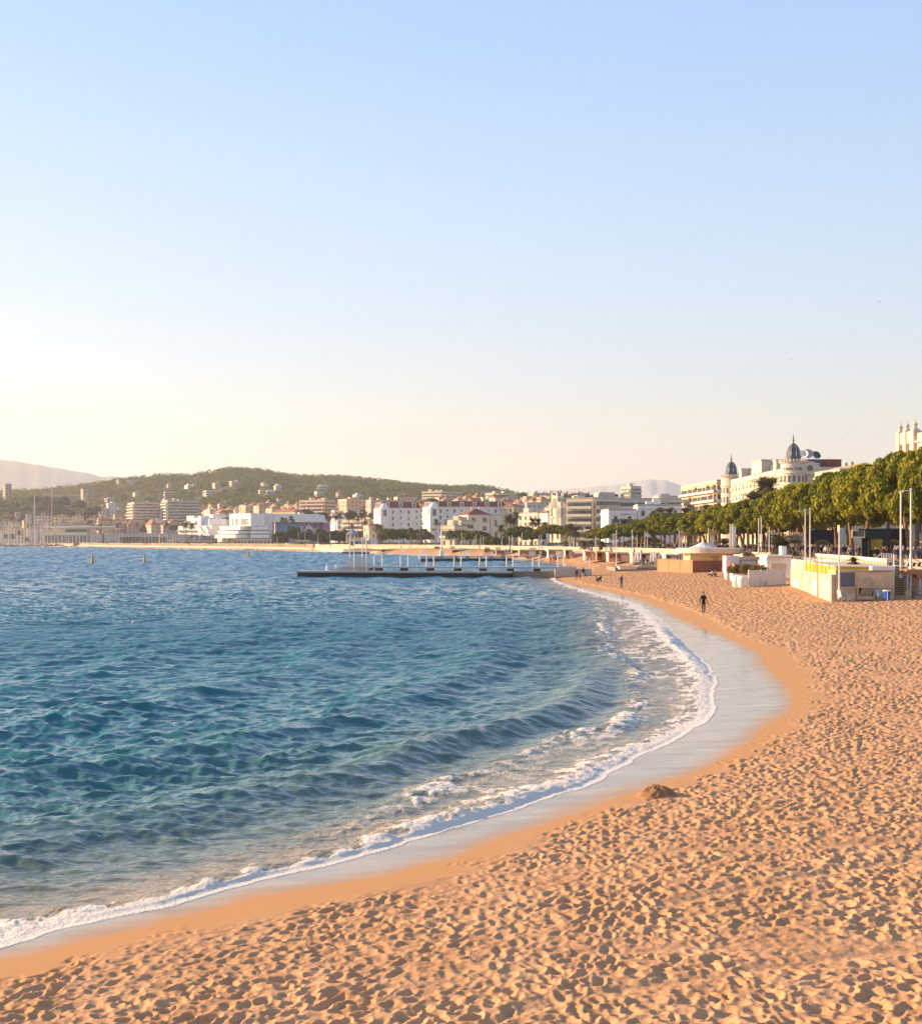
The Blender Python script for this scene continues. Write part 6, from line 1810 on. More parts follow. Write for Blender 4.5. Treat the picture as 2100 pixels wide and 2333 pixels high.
M_POLE = mat('pole_white', (0.74, 0.70, 0.66), 0.5, 0.06, 0.5)
M_MAST = mat('mast_cream', (0.72, 0.62, 0.48), 0.5, 0.1, 0.3)
M_MASTO = mat('mast_orange', (0.55, 0.28, 0.12), 0.5, 0.1, 0.3)
M_HULL = mat('hull_white', (0.76, 0.74, 0.70), 0.35, 0.06, 0.5)
def sailboat(px, ytop, Y, label, mastm=None, r=0.40, L=11.0, stays=True):
    x = sx(px, Y)
    root = empty('sailboat', (x, Y, 0.4), uniq(label), 'boat', 'sailing boats in the far marina', random.Random(int(px * 3)).uniform(0.9, 2.2))
    hb = MB(); n = 9
    vs = []; fs = []
    for i in range(n):
        t = i / (n - 1); wd = 1.7 * math.sin(PI * min(0.5, 0.12 + t * 0.55)) * (1 - t ** 5) + 0.02; xx = (t - 0.5) * L
        vs += [(xx, -wd, 1.3 + 0.3 * t), (xx, -wd * 0.55, -0.4), (xx, wd * 0.55, -0.4), (xx, wd, 1.3 + 0.3 * t)]
    for i in range(n - 1):
        for k in range(4): fs.append((i * 4 + k, i * 4 + (k + 1) % 4, (i + 1) * 4 + (k + 1) % 4, (i + 1) * 4 + k))
    fs += [(3, 2, 1, 0), (n * 4 - 4, n * 4 - 3, n * 4 - 2, n * 4 - 1)]
    hb.add(vs, fs).build('hull', M_HULL, root)
    MB().box(-2.2, 1.4, -0.9, 0.9, 1.45, 2.2).build('cabin', M_HULL, root)
    h = sz(ytop, Y) - 0.4
    m = MB().tube((0.8, 0, 1.2), (0.8, 0, h), r, r * 0.6, 6)
    for f in (0.45, 0.72):
        m.tube((0.8, -1.1, h * f), (0.8, 1.1, h * f), 0.06, n=4)
    m.build('mast', mastm or M_MAST, root)
    MB().tube((0.6, 0, 2.6), (-3.6, 0, 2.8), 0.22, 0.16, 6).build('boom', mat('sail_cover', (0.10, 0.14, 0.30), 0.8, 0.3, 0.4), root)
    if stays:
        MB().tube((0.8, 0, h), (L * 0.47, 0, 1.6), 0.05, n=4).tube((0.8, 0, h), (-L * 0.47, 0, 1.4), 0.05, n=4).build('stay', M_MAST, root)
ORD = ['first', 'second', 'third', 'fourth', 'fifth', 'sixth', 'seventh', 'eighth', 'ninth', 'tenth', 'eleventh', 'twelfth', 'thirteenth', 'fourteenth', 'fifteenth', 'sixteenth', 'seventeenth', 'eighteenth', 'nineteenth', 'twentieth',
       'twenty first', 'twenty second', 'twenty third', 'twenty fourth', 'twenty fifth', 'twenty sixth', 'twenty seventh', 'twenty eighth', 'twenty ninth', 'thirtieth', 'thirty first', 'thirty second', 'thirty third', 'thirty fourth', 'thirty fifth', 'thirty sixth']
for i, (px, yt) in enumerate([(3, 1205), (8, 1183), (12, 1189), (17, 1197), (20.5, 1181), (24, 1187), (28, 1195), (32, 1203), (35, 1196), (40, 1202), (46, 1196), (50, 1199), (54, 1196), (57, 1190), (60.8, 1172), (64, 1200), (68, 1187), (73, 1203), (82, 1199), (85, 1185), (92, 1200), (96, 1200), (98.5, 1183), (105, 1186), (110, 1190), (125, 1177), (135.5, 1179), (156, 1192), (161, 1185), (176.5, 1180), (188, 1194), (215.5, 1182)]):
    sailboat(px, yt, 1475 + (i * 37) % 60, f'sailing yacht with the {ORD[i]} short mast from the left in the marina', stays=i % 3 == 0)
sailboat(79, 1127, 1460, 'large sailing yacht with the tallest white mast in the marina', M_MAST, 0.55, 26)
sailboat(118, 1112, 1465, 'large sailing yacht with the tall orange mast in the marina', M_MASTO, 0.55, 26)
# motor boats and quay by the marina
for i, (px, wpx, l) in enumerate([(97, 22, 'white motor yacht at the right end of the marina'), (74, 14, 'small white motor boat between the tall masts'), (8, 16, 'white motor boat at the far left of the quay'), (22, 10, 'motor boat with a blue cover on the quay')]):
    Y = 1440; x = sx(px, Y); s = wpx * Y / F / 12
    root = empty('motor_boat', (x, Y, 0.6), uniq(l), 'boat', 'motor boats by the far quay')
    mb = MB().add([(-6 * s, -1.6, 0), (5 * s, -1.2, 0), (7 * s, 0, 1.6 * s), (5 * s, 1.2, 0), (-6 * s, 1.6, 0), (-6 * s, -1.9, 1.5 * s), (4.6 * s, -1.9, 1.7 * s), (4.6 * s, 1.9, 1.7 * s), (-6 * s, 1.9, 1.5 * s)],
                  [(0, 1, 6, 5), (1, 2, 6), (2, 3, 7), (3, 4, 8, 7), (4, 0, 5, 8), (5, 6, 7, 8), (6, 2, 7), (4, 3, 2, 1, 0)])
    mb.build('hull', M_HULL if i != 3 else mat('cover_blue', (0.06, 0.10, 0.35), 0.8, 0.2, 1), root)
    MB().box(-4 * s, 2 * s, -1.4, 1.4, 1.6 * s, 3.4 * s).build('cabin', M_HULL, root)
    MB().box(-3.6 * s, 2.05 * s, -1.45, 1.45, 2.3 * s, 2.9 * s).build('window', M_GLASS, root)

def breakwater():
    g = random.Random(9)
    mb = MB()
    for k in range(260):
        px = g.uniform(-30, 165); Y = 1400 + g.uniform(-14, 6)
        s = g.uniform(0.8, 1.9); c = Vector((sx(px, Y), Y, g.uniform(-0.3, 1.3)))
        a = Vector((g.gauss(0, 1), g.gauss(0, 1), g.gauss(0, 1))).normalized(); b = a.orthogonal().normalized(); d = a.cross(b)
        mb.obox(c - (a + b + d) * s / 2, a * s * 1.4, b * s, d * s * 0.8)
    tag(mb.build('breakwater', mat('rock', (0.24, 0.17, 0.12), 0.95, 0.4, 0.2)), uniq('dark rock breakwater along the far left waterline'), 'breakwater', kind='stuff')
breakwater()

# masts for flags along the far sea front
def flagpole(px, ytop, Y, label, z0=3.7, r=0.09, flag=None, group='flagpoles along the sea front', fl=(1.6, 2.4), arm=False):
    x = sx(px, Y); h = sz(ytop, Y) - z0
    root = empty('flagpole', (x, Y, z0), uniq(label), 'flagpole', group)
    p = MB().tube((0, 0, 0), (0, 0, h), r, r * 0.7, 8)
    p.lathe([(r * 1.0, 0), (r * 1.3, 0.06), (0.01, 0.16)], (0, 0, h), n=8)
    p.build('pole', M_POLE, root)
    MB().tube((0, 0, 0), (0, 0, 0.35), r * 2.0, r * 1.4, 8).build('base', M_POLE, root)
    if arm: MB().tube((0.01, 0, h - 0.1), (-0.7, 0, h - 0.05), 0.04, n=6).tube((-0.7, 0, h - 0.05), (-0.72, 0, h - 0.2), 0.09, 0.05, n=6).build('arm', M_POLE, root)
    if flag:
        mb = MB(); n = 9; vs = []; fs = []
        wd, ht = fl
        for i in range(n):
            t = i / (n - 1)
            for k in range(5):
                u = k / 4
                vs.append((r + wd * t, 0.16 * math.sin(t * 7 + u * 1.2) * t, h - 0.15 - ht * u - 0.35 * t * (1 - 0.3 * u)))
        for i in range(n - 1):
            for k in range(4): fs.append((i * 5 + k, i * 5 + k + 1, (i + 1) * 5 + k + 1, (i + 1) * 5 + k))
        mb.add(vs, fs).build('flag', flag, root, smooth=True)
    return root
xs = [143, 153, 158, 166, 175, 182, 190, 200, 209, 224, 240, 247.5, 263.5, 271.5, 279, 322, 330.5, 338.5, 346.5, 354, 362.5, 370, 377.5, 401, 409, 417, 425, 433, 441, 456, 474, 482, 489, 505, 513]
nm = 0
for i, px in enumerate(xs):
    flagpole(px, 1213 if px > 200 else 1220, 1255, f"slim white pole {ORD[i] if i < len(ORD) else str(i)} from the left along the grey sea front hall" , r=0.16)
# lifeguard style gate at the far pier head
g_ = empty('pier_gate', (sx(388, 1150), 1150, 0.5), uniq('pale H shaped gate frame at the head of the far left pier'), 'gate')
for dx in (-2.2, 2.2): MB().box(dx - 0.45, dx + 0.45, -0.4, 0.4, 0, 11.2).build('post', wallm('cream'), g_)
MB().box(-1.74, 1.74, -0.3, 0.3, 5.2, 6.6).build('crossbar', wallm('ivory'), g_)

# ---- piers
M_CONC = mat('pier_concrete', (0.46, 0.41, 0.36), 0.9, 0.15, 0.5, bump=0.02)
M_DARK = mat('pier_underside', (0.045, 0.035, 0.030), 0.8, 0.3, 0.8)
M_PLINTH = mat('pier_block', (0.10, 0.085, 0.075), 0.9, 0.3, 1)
def pierwork(p0, p1, label, w_, deck_z, deck_t, low=None, posts=None, blocks=None, extra=None, name='pier'):
    """a jetty from p0 to p1 on the plan"""
    a = Vector((p0[0], p0[1], 0)); b = Vector((p1[0], p1[1], 0))
    L = (b - a).length
    ang = math.atan2(b.y - a.y, b.x - a.x)
    r = empty(name, (a.x, a.y, 0), uniq(label), 'pier', rz=ang)
    MB().box(0, L, -w_ / 2, w_ / 2, deck_z - deck_t, deck_z).build('deck', M_CONC, r)
    if low:
        MB().box(low[0], low[1], -w_ / 2 - low[2], -w_ / 2 + 1.2, 0.74, 1.02).build('lower_deck', M_CONC, r)
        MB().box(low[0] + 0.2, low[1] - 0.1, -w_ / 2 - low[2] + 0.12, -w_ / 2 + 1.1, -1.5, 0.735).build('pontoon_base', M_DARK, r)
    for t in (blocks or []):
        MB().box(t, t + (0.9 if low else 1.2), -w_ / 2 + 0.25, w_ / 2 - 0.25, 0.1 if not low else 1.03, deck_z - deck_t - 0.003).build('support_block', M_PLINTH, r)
    for t in (posts or []):
        for (dx, dy, h) in ((0.0, -w_ / 2 + 0.15, 1.55), (0.75, w_ / 2 - 0.15, 1.7)):
            MB().tube((t + dx, dy, deck_z + 0.003), (t + dx, dy, deck_z + h), 0.12, 0.11, 10).lathe([(0.13, 0), (0.17, 0.05), (0.02, 0.16)], (t + dx, dy, deck_z + h), n=10).build('post', M_POLE, r)
    return r, L
Y1 = 213.0
A1 = (sx(690, 222), 222.0); B1 = (sx(1310, 214), 214.0)
xs_ = lambda px: (sx(px, 219) - A1[0])
posts = [xs_(p) for p in (859, 920, 980, 1043, 1101, 1162, 1221, 1277)]
pr, L1 = pierwork(A1, B1, 'nearest long concrete pier with white post pairs and a glass wind screen', 2.6, 1.75, 0.28, low=(0.0, 36.0, 2.6), posts=posts, blocks=[xs_(p) for p in (859, 918, 979, 1042, 1100, 1162, 1222, 1277)])
MB().box(36.02, L1, -2.4, 0.6, 0.1, 1.0).build('inner_wall', mat('pier_sandy', (0.30, 0.21, 0.14), 0.9, 0.2, 0.6), pr)
# the outer end has no upper deck: shorten it
d = [c for c in pr.children if c.name.startswith('deck')][0]
for v in d.data.vertices:
    if v.co.x < 1: v.co.x = xs_(800)
st = xs_(790)
MB().box(st - 0.2, st + 4.2, -1.25, 1.25, 1.03, 1.74).build('end_block', M_CONC, pr)
mb = MB()
mb.add([(st - 2.6, -1.2, 1.03), (st - 0.21, -1.2, 1.03), (st - 0.21, -1.2, 1.7), (st - 2.6, 1.2, 1.03), (st - 0.21, 1.2, 1.03), (st - 0.21, 1.2, 1.7)], [(0, 1, 2), (5, 4, 3), (0, 2, 5, 3), (1, 4, 5, 2), (0, 3, 4, 1)])
mb.build('ramp', M_CONC, pr)
gm = bpy.data.materials.new('screen_glass'); gm.use_nodes = True
gb = gm.node_tree.nodes['Principled BSDF']; gb.inputs['Base Color'].default_value = (0.55, 0.56, 0.58, 1); gb.inputs['Alpha'].default_value = 0.35; gb.inputs['Roughness'].default_value = 0.2
for (dx, dy, L_) in ((0.3, -1.2, 3.4), (0.3, 1.15, 3.4)):
    MB().box(st + dx, st + dx + L_, dy, dy + 0.05, 1.76, 3.3).build('glass_screen', gm, pr)
MB().box(st + 0.25, st + 0.298, -1.14, 1.14, 1.76, 3.3).build('glass_screen', gm, pr)
for i, dx in enumerate((0.15, 1.6, 2.3, 3.7)):
    MB().tube((st + dx, -1.32 if i % 2 else 1.32, 1.0), (st + dx, -1.32 if i % 2 else 1.32, 6.6 - 0.3 * (i % 2)), 0.10, 0.09, 8).build('tall_post', M_POLE, pr)
for dx in (-3.2, -1.6):
    MB().tube((st + dx, -0.9, 1.03), (st + dx, -0.9, 2.0), 0.2, 0.16, 8).build('bollard', M_POLE, pr)
rl = MB()
for t in np.arange(0, L1 - 9, 2.6): rl.tube((xs_(815) + t, -1.25, 1.76), (xs_(815) + t, -1.25, 1.98), 0.05, n=5)
rl.build('cleat', M_POLE, pr, kind='stuff')
# gangway rail by the pier root
rt = empty('handrail', (sx(1336, 212), 212, 1.6), uniq('slanting white handrail where the nearest pier meets the sand'), 'railing')
MB().tube((0, 0, 0), (0, 0, 2.0), 0.06, n=6).tube((0.5, 0, 0), (0.5, 0, 1.7), 0.06, n=6).tube((-1.4, 0, 0.3), (0, 0, 1.6), 0.05, n=6).tube((-1.4, 0, -0.4), (-1.4, 0, 0.3), 0.05, n=6).build('rail', M_POLE, rt)
MB().box(sx(1262, 213), sx(1345, 213), 211.2, 214.5, 0.2, 1.46).build('pier_root', M_CONC, None)
pr2 = bpy.data.objects['pier_root']; tag(pr2, uniq('low concrete base joining the nearest pier to the sand'), 'pier base')

# middle pier
A2 = (sx(954, 385), 385.0); B2 = (sx(1250, 392), 392.0)
x2 = lambda px: sx(px, 388) - A2[0]
p2, L2 = pierwork(A2, B2, 'middle pier with dark blocks beyond the nearest pier', 3.0, 1.55, 0.3, low=(0, x2(1166), 1.6), blocks=[x2(p) for p in (1000, 1035, 1063, 1091, 1118, 1146, 1174, 1201)])
MB().tube((x2(1007), 0, 1.56), (x2(1007), 0, 11.0), 0.2, 0.15, 8).build('light_mast', M_POLE, p2)
MB().box(x2(1003), x2(1010), -0.8, 0.8, 1.551, 3.0).build('mast_base', M_POLE, p2)
MB().box(x2(1237), x2(1255), -1.6, 1.6, 1.551, 2.9).build('box', M_PLINTH, p2)
# third pier
A3 = (sx(784, 605), 605.0); B3 = (sx(1085, 585), 585.0)
x3 = lambda px: sx(px, 597) - A3[0]
p3, L3 = pierwork(A3, B3, 'third pier farther off with a thin dark slatted deck', 3.2, 2.1, 0.4, low=(0, x3(845), 1.0), blocks=[x3(p) for p in (876, 915, 953, 991, 1029)])
mb = MB()
for t in np.arange(x3(842), L3 - 1, 1.15): mb.box(t, t + 0.75, -1.72, -1.62, 1.5, 2.0)
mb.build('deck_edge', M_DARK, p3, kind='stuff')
MB().tube((x3(836), 0, 2.1), (x3(836), 0, 9.4), 0.35, 0.3, 8).build('mast', M_POLE, p3)
MB().tube((x3(831), 0, 2.1), (x3(831), 0, 10.2), 0.12, 0.1, 8).build('pole', M_POLE, p3)
MB().box(x3(829), x3(838), -0.1, 0.1, 6.0, 6.4).build('yard', M_POLE, p3)
# far pier by the grey hall
A4 = (sx(350, 1130), 1130.0); B4 = (sx(566, 1010), 1010.0)
x4 = lambda px: (sx(px, 1090) - A4[0]) * 1.15
p4, L4 = pierwork(A4, B4, 'far left pier in front of the grey sea front hall', 4.0, 2.0, 0.6, low=(0, 22, 1.0), blocks=list(np.arange(26, 90, 9.5)))
MB().tube((13.0, -1, 2), (13.0, -1, 12), 0.3, 0.25, 6).build('post', M_MAST, p4)
MB().box(20, L4 - 20, 1.6, 1.9, 2.003, 4.0).build('parapet', wallm('cream'), p4)

# ---- buoys
M_BUOY = mat('buoy_yellow', (0.62, 0.33, 0.04), 0.6, 0.15, 1)
def buoy(px, ybase, ytop, label, tilt=0.0):
    Y = F * H / (ybase - HY)
    h = (ybase - ytop) * Y / F
    root = empty('buoy', (sx(px, Y), Y, -0.15), uniq(label), 'buoy', 'yellow marker buoys')
    root.rotation_euler = (0.05, tilt, 0)
    MB().lathe([(0.30 * h / 2, 0), (0.32 * h / 2, h * 0.12), (0.24 * h / 2, h * 0.3), (0.17 * h / 2, h * 0.72), (0.13 * h / 2, h * 0.74)], n=14).build('body', M_BUOY, root, smooth=False)
    MB().tube((0, 0, h * 0.74), (0, 0, h * 0.9), 0.05 * h / 2, n=8).lathe([(0.17 * h / 2, 0), (0.17 * h / 2, h * 0.1), (0.02, h * 0.12)], (0, 0, h * 0.9), n=10).build('topmark', mat('buoy_top', (0.38, 0.28, 0.05), 0.6, 0.1, 1), root)
buoy(210.5, 1283, 1259, 'yellow pillar buoy at the left of the bay', 0.08)
buoy(330, 1281, 1260, 'yellow pillar buoy right of the left one', 0.0)
buoy(560.5, 1269, 1256, 'leaning yellow stake buoy in front of the far pier', 0.45)
buoy(567, 1268, 1253, 'upright yellow stake buoy beside the leaning one', -0.05)
buoy(599, 1262, 1253, 'thin yellow marker in front of the dark far jetty', 0.0)
def ball(px, py, r, label):
    Y = F * H / (py - HY)
    o = MB().lathe([(0.001, -r), (r * 0.7, -r * 0.7), (r, 0), (r * 0.7, r * 0.7), (r * 0.25, r), (r * 0.25, r * 1.3), (0.001, r * 1.35)], n=12).build('float_buoy', mat('float_cream', (0.72, 0.60, 0.36), 0.5, 0.1, 1), None, smooth=True)
    o.location = (sx(px, Y), Y, r * 0.35); tag(o, uniq(label), 'buoy', 'round mooring floats')
ball(8, 1247.5, 0.9, 'cream round float at the far left of the bay'); ball(236.5, 1268, 0.35, 'small white float between the two yellow pillar buoys'); ball(629, 1270, 0.4, 'white float in the middle of the bay'); ball(305, 1420, 0.13, 'little white float nearer in the bay')
ball(893, 1329, 0.12, 'tiny white float just off the nearest pier')
# long dark jetty of stones by the white hall
o = MB().box(0, 62, -2.5, 2.5, -1, 1.0).build('stone_jetty', mat('rock_brown', (0.14, 0.10, 0.075), 0.95, 0.35, 0.3)); o.location = (sx(560, 862), 862, 0); o.rotation_euler = (0, 0, -0.62)
tag(o, uniq('long low dark stone jetty below the white hall'), 'jetty')
# shore wall, bandstand, sheds near the gardens
o = MB().box(0, 26, 0, 0.8, 0, 3.0).build('shore_wall', wallm('cream')); o.location = (sx(701, 790), 790, 1.6); tag(o, uniq('long cream shore wall below the garden trees'), 'wall')
o = MB().box(0, 5.5, 0, 4, 0, 3.4).build('stone_block', wallm('cream')); o.location = (sx(657, 815), 815, 1.4); tag(o, uniq('square cream block house left of the shore wall'), 'hut')
bs = empty('bandstand', (sx(803, 760), 760, 3.7), uniq('octagonal bandstand with a blue grey pointed roof'), 'bandstand')
MB().lathe([(4.0, 6.0), (2.2, 7.3), (0.9, 8.6), (0.001, 9.3)], n=8).build('roof', mat('roof_blue', (0.20, 0.25, 0.36), 0.6, 0.15, 0.5), bs)
for k in range(8):
    a = 2 * PI * k / 8 + 0.39
    MB().tube((3.3 * math.cos(a), 3.3 * math.sin(a), 0), (3.3 * math.cos(a), 3.3 * math.sin(a), 6.0), 0.16, n=6).build('column', M_MAST, bs)
MB().lathe([(3.6, 0), (3.6, 0.6), (0.01, 0.62)], n=8).build('floor', wallm('cream'), bs)
o = MB().box(0, 8, 0, 4, 0, 3.9).box(-0.3, 8.3, -0.3, 4.3, 3.905, 4.2).build('kiosk', wallm('cream')); o.location = (sx(800, 745), 750, 3.72); tag(o, uniq('cream kiosk right under the bandstand roof'), 'kiosk')
o = MB().box(0, 5, 0, 4, 0, 3.2).box(-0.4, 5.4, -0.4, 4.4, 3.205, 3.5).build('kiosk', wallm('white')); o.location = (sx(838, 740), 745, 3.72); tag(o, uniq('white kiosk right of the cream one at the promenade'), 'kiosk')
# ferris-like dark sculpture ball tree
mb = MB(); g = random.Random(4)
for k in range(60):
    a = Vector((g.gauss(0, 1), g.gauss(0, 0.6), g.gauss(0, 1.3))); mb.lathe([(0.001, -0.45), (0.4, -0.2), (0.4, 0.2), (0.001, 0.45)], a * 1.4 + Vector((0, 0, 4.0)), n=6)
mb.tube((0, 0, -1), (0, 0, 3.5), 0.5, 0.4, 8)
o = mb.build('playground_tree', mat('dark_bronze', (0.12, 0.06, 0.05), 0.5, 0.6, 0.6)); o.location = (sx(960, 640), 640, 3.7); tag(o, uniq('dark brown clustered sculpture left of the flagpole by the grand hotel'), 'sculpture', kind='stuff')
# ------------------------------------------------------------------ beach club buildings, stairs, railings and small things on the right
def at_px(px, py):
    """point of the beach seen at a photo pixel"""
    x, y, z = ground_px(px, py)
    q = np.array([x]), np.array([y])
    z += float((fbm(q[0] / 9, q[1] / 9, 51, 3)[0] - 0.5) * 0.30) if px > 1380 else 0.0
    return Vector((x, y, z))
M_FENCE_SHADED = mat('fence_brown_shaded', (0.23, 0.085, 0.05), 0.75, 0.12, 0.6)  # shaded copy of the brown fence, its shade put into the colour
M_FENCE = mat('fence_sunlit_orange_wood', (0.50, 0.22, 0.11), 0.75, 0.1, 0.6)  # sunlit copy of the brown fence; own colour on the orange woodwork
M_FWHITE = mat('fence_white', (0.62, 0.57, 0.56), 0.6, 0.05, 0.4)
M_SANDW = mat('wall_sand', (0.62, 0.45, 0.28), 0.9, 0.26, 0.9, bump=0.02)
M_CONCW = mat('wall_raw_concrete', (0.47, 0.40, 0.30), 0.9, 0.22, 0.6, bump=0.02)
M_YEL = mat('wall_bright_yellow', (0.60, 0.34, 0.03), 0.8, 0.08, 0.5)
M_WOODP = mat('wood_pale', (0.55, 0.34, 0.18), 0.8, 0.2, 2.5)
M_BLUE = mat('plastic_blue', (0.02, 0.10, 0.48), 0.4, 0.1, 1)
M_PALEB = mat('paint_pale_blue', (0.40, 0.50, 0.58), 0.6, 0.1, 1)
M_NAVY = mat('cloth_navy', (0.03, 0.05, 0.17), 0.85, 0.2, 2)
M_GREYM = mat('shutter_grey', (0.16, 0.15, 0.17), 0.6, 0.1, 1)

def panel_fence(name, P0, P1, h, n, m, label, posts=True, slats=0, z0=None, group=None):
    """upright panels between posts from P0 to P1; slats = boards per panel"""
    P0, P1 = Vector(P0), Vector(P1)
    d = (P1 - P0); d.z = 0; L = d.length; ang = math.atan2(d.y, d.x)
    zb = min(P0.z, P1.z) - 0.15 if z0 is None else z0
    r = empty(name, (P0.x, P0.y, zb), uniq(label), 'fence', group, ang)
    w_ = L / n
    for k in range(n):
        a, b = k * w_ + 0.06, (k + 1) * w_ - 0.06
        if slats:
            sh = h / slats
            for s in range(slats):
                MB().box(a, b, -0.02 - 0.006 * (s % 2), 0.02, s * sh + 0.005, (s + 1) * sh - 0.005).build('plank', m, r)
        else:
            MB().box(a, b, -0.03, 0.03, 0, h).build('panel', m, r)
    for k in range(n + 1):
        MB().box(k * w_ - 0.057, k * w_ + 0.057, -0.06, 0.06, 0, h + 0.05).build('post', m, r)
    return r

# brown fence of the round pavilion
c0 = at_px(1498, 1297); c1 = at_px(1577, 1301)
Yf = 206.0
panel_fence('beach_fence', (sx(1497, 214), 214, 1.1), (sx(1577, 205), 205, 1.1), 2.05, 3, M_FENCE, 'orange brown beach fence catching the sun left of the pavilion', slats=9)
panel_fence('beach_fence', (sx(1577.6, 204.9), 204.9, 1.1), (sx(1664, 208), 208, 1.1), 1.95, 2, M_FENCE_SHADED, 'dark brown beach fence in shade under the round pavilion', slats=9)
panel_fence('beach_fence', (sx(1674, 182), 182, 1.2), (sx(1736, 180), 180, 1.2), 1.7, 2, M_FENCE_SHADED, 'shaded brown fence behind the planted shrubs', slats=8)
panel_fence('beach_fence', (sx(1664.5, 208), 208, 1.1), (sx(1673.5, 182.5), 182.5, 1.2), 1.7, 3, M_FENCE, 'short return fence joining the two shaded brown fences', slats=8)

# round pavilion
pv = empty('pavilion', (sx(1616, 222), 222, 1.2), uniq('round white beach pavilion with a tented cone on its flat roof'), 'pavilion')
R = 5.6
MB().lathe([(R - 0.6, 2.55), (R, 2.75), (R + 0.02, 3.55), (R - 0.3, 3.6), (0.01, 3.65)], n=40).build('roof_rim', wallm('ivory'), pv)
cn = MB().lathe([(2.4, 3.66), (1.4, 4.0), (0.5, 4.4), (0.05, 4.65)], (-1.2, -0.4, 0), n=12).build('tent_cone', mat('canvas_white', (0.72, 0.68, 0.68), 0.8, 0.06, 1), pv)
MB().box(-3.9, 2.4, -3.4, 3, 0, 2.54).build('wall', wallm('yellow'), pv)
MB().box(2.41, 3.4, -3.0, 3, 0, 2.54).build('wall', wallm('cream'), pv)
for dx in (-2.9, -0.3, 1.0): MB().lathe([(0.02, 0), (0.13, 0.08), (0.15, 0.35), (0.02, 0.42)], (dx, -3.52, 1.55), n=8).build('wall_lamp', M_WHITE, pv)
MB().box(-0.5, 0.9, -3.46, -3.403, 0.2, 2.3).build('door', mat('door_tan', (0.50, 0.36, 0.20), 0.7, 0.1, 1), pv)
k2 = empty('beach_bar', (sx(1668, 200), 200, 1.2), uniq('white beach bar hut with a grey counter right of the pavilion'), 'hut')
MB().box(-1.0, 1.0, 0, 2.5, 0, 2.5).build('wall', wallm('white'), k2)
MB().box(1.05, 3.9, 0.2, 2.5, 0, 1.9).build('counter', wallm('grey'), k2)
MB().box(1.0, 4.1, -0.1, 2.6, 1.905, 2.35).build('counter_roof', wallm('beige'), k2)
MB().box(1.4, 3.6, 0.08, 0.197, 0.9, 1.75).build('roller_shutter', M_FWHITE, k2)
# white boat shaped kiosk
bk = empty('white_kiosk', (sx(1745, 172), 172, 1.2), uniq('bright white kiosk with flared top and slotted side'), 'kiosk')
ww = sx(1815, 168) - sx(1745, 172); 
MB().add([(0.2, 0, 0.3), (ww - 0.1, -1.0, 0), (ww - 0.1, 4, 0), (0.2, 4, 0.3), (0, 0, 2.7), (ww, -1.0, 2.6), (ww, 4, 2.6), (0, 4, 2.7)], [(0, 1, 5, 4), (1, 2, 6, 5), (2, 3, 7, 6), (3, 0, 4, 7), (4, 5, 6, 7), (3, 2, 1, 0)]).build('wall', wallm('white'), bk)
for k in range(14):
    a = 0.5 + k * (ww - 1.0) / 14
    MB().box(a, a + 0.09, -0.08 - a / ww, -0.02 - a / ww, 1.0, 1.9).build('slat', wallm('cream'), bk)
MB().box(-0.08, ww + 0.08, -1.1, 4.05, 2.705, 2.95).build('roof', wallm('white'), bk)
MB().box(ww * 0.72, ww * 0.93, 0.6, 2.2, 2.955, 4.1).build('roof_box', wallm('white'), bk)
MB().box(ww * 0.96, ww * 1.22, 2.4, 2.6, 2.4, 3.9).build('side_shutter', M_GREYM, bk)

# white slatted screen standing on the sand
s0, s1 = at_px(1705, 1337), at_px(1797, 1333)
sc_ = panel_fence('white_screen', (s0.x, s0.y, s0.z), (s1.x, s1.y + 2.0, s0.z), 2.0, 3, M_FWHITE, 'white slatted wind screen of three panels standing on the sand', slats=8)
# bent white sacks/planters left of it
def sack(px, py, w_, h, label):
    p = at_px(px, py); g = random.Random(int(px))
    mb = MB(); n = 14; prof = [(0.80, -0.1), (0.95, 0.15), (1.0, 0.5), (0.97, 0.8), (0.9, 0.95), (0.72, 0.97), (0.70, 0.8)]
    vs, fs = [], []
    for i, (r, z) in enumerate(prof):
        for k in range(n):
            th = 2 * PI * k / n; rr = r * (1 + 0.05 * math.sin(3 * th + i + px)) * w_ / 2
            vs.append((rr * math.cos(th), rr * math.sin(th) * 0.9, z * h))
    for i in range(len(prof) - 1):
        for k in range(n): fs.append((i * n + k, i * n + (k + 1) % n, (i + 1) * n + (k + 1) % n, (i + 1) * n + k))
    fs.append(tuple(range((len(prof) - 1) * n, len(prof) * n)))
    r = empty('planter_bag', (p.x, p.y, p.z), uniq(label), 'planter', 'white planter bags by the slatted screen')
    mb.add(vs, fs).build('bag', mat('canvas_cream', (0.74, 0.70, 0.64), 0.85, 0.07, 1), r, smooth=True)
    MB().lathe([(0.34 * w_, h * 0.8), (0.2 * w_, h * 0.9), (0.01, h * 0.93)], n=10).build('soil', mat('soil', (0.08, 0.06, 0.04), 0.95, 0.3, 2), r)
sack(1660, 1320, 1.3, 1.05, 'sunlit white planter bag farthest left'); sack(1672, 1322, 1.2, 0.95, 'white planter bag second from the left'); sack(1684, 1324, 1.2, 0.9, 'low white planter bag third from the left'); sack(1694, 1326, 1.1, 0.9, 'low white planter bag nearest the screen')
sack(1679, 1337, 1.25, 1.3, 'tall white planter bag in front on the left'); sack(1692, 1338, 1.25, 1.3, 'tall shaded planter bag in front beside the screen')
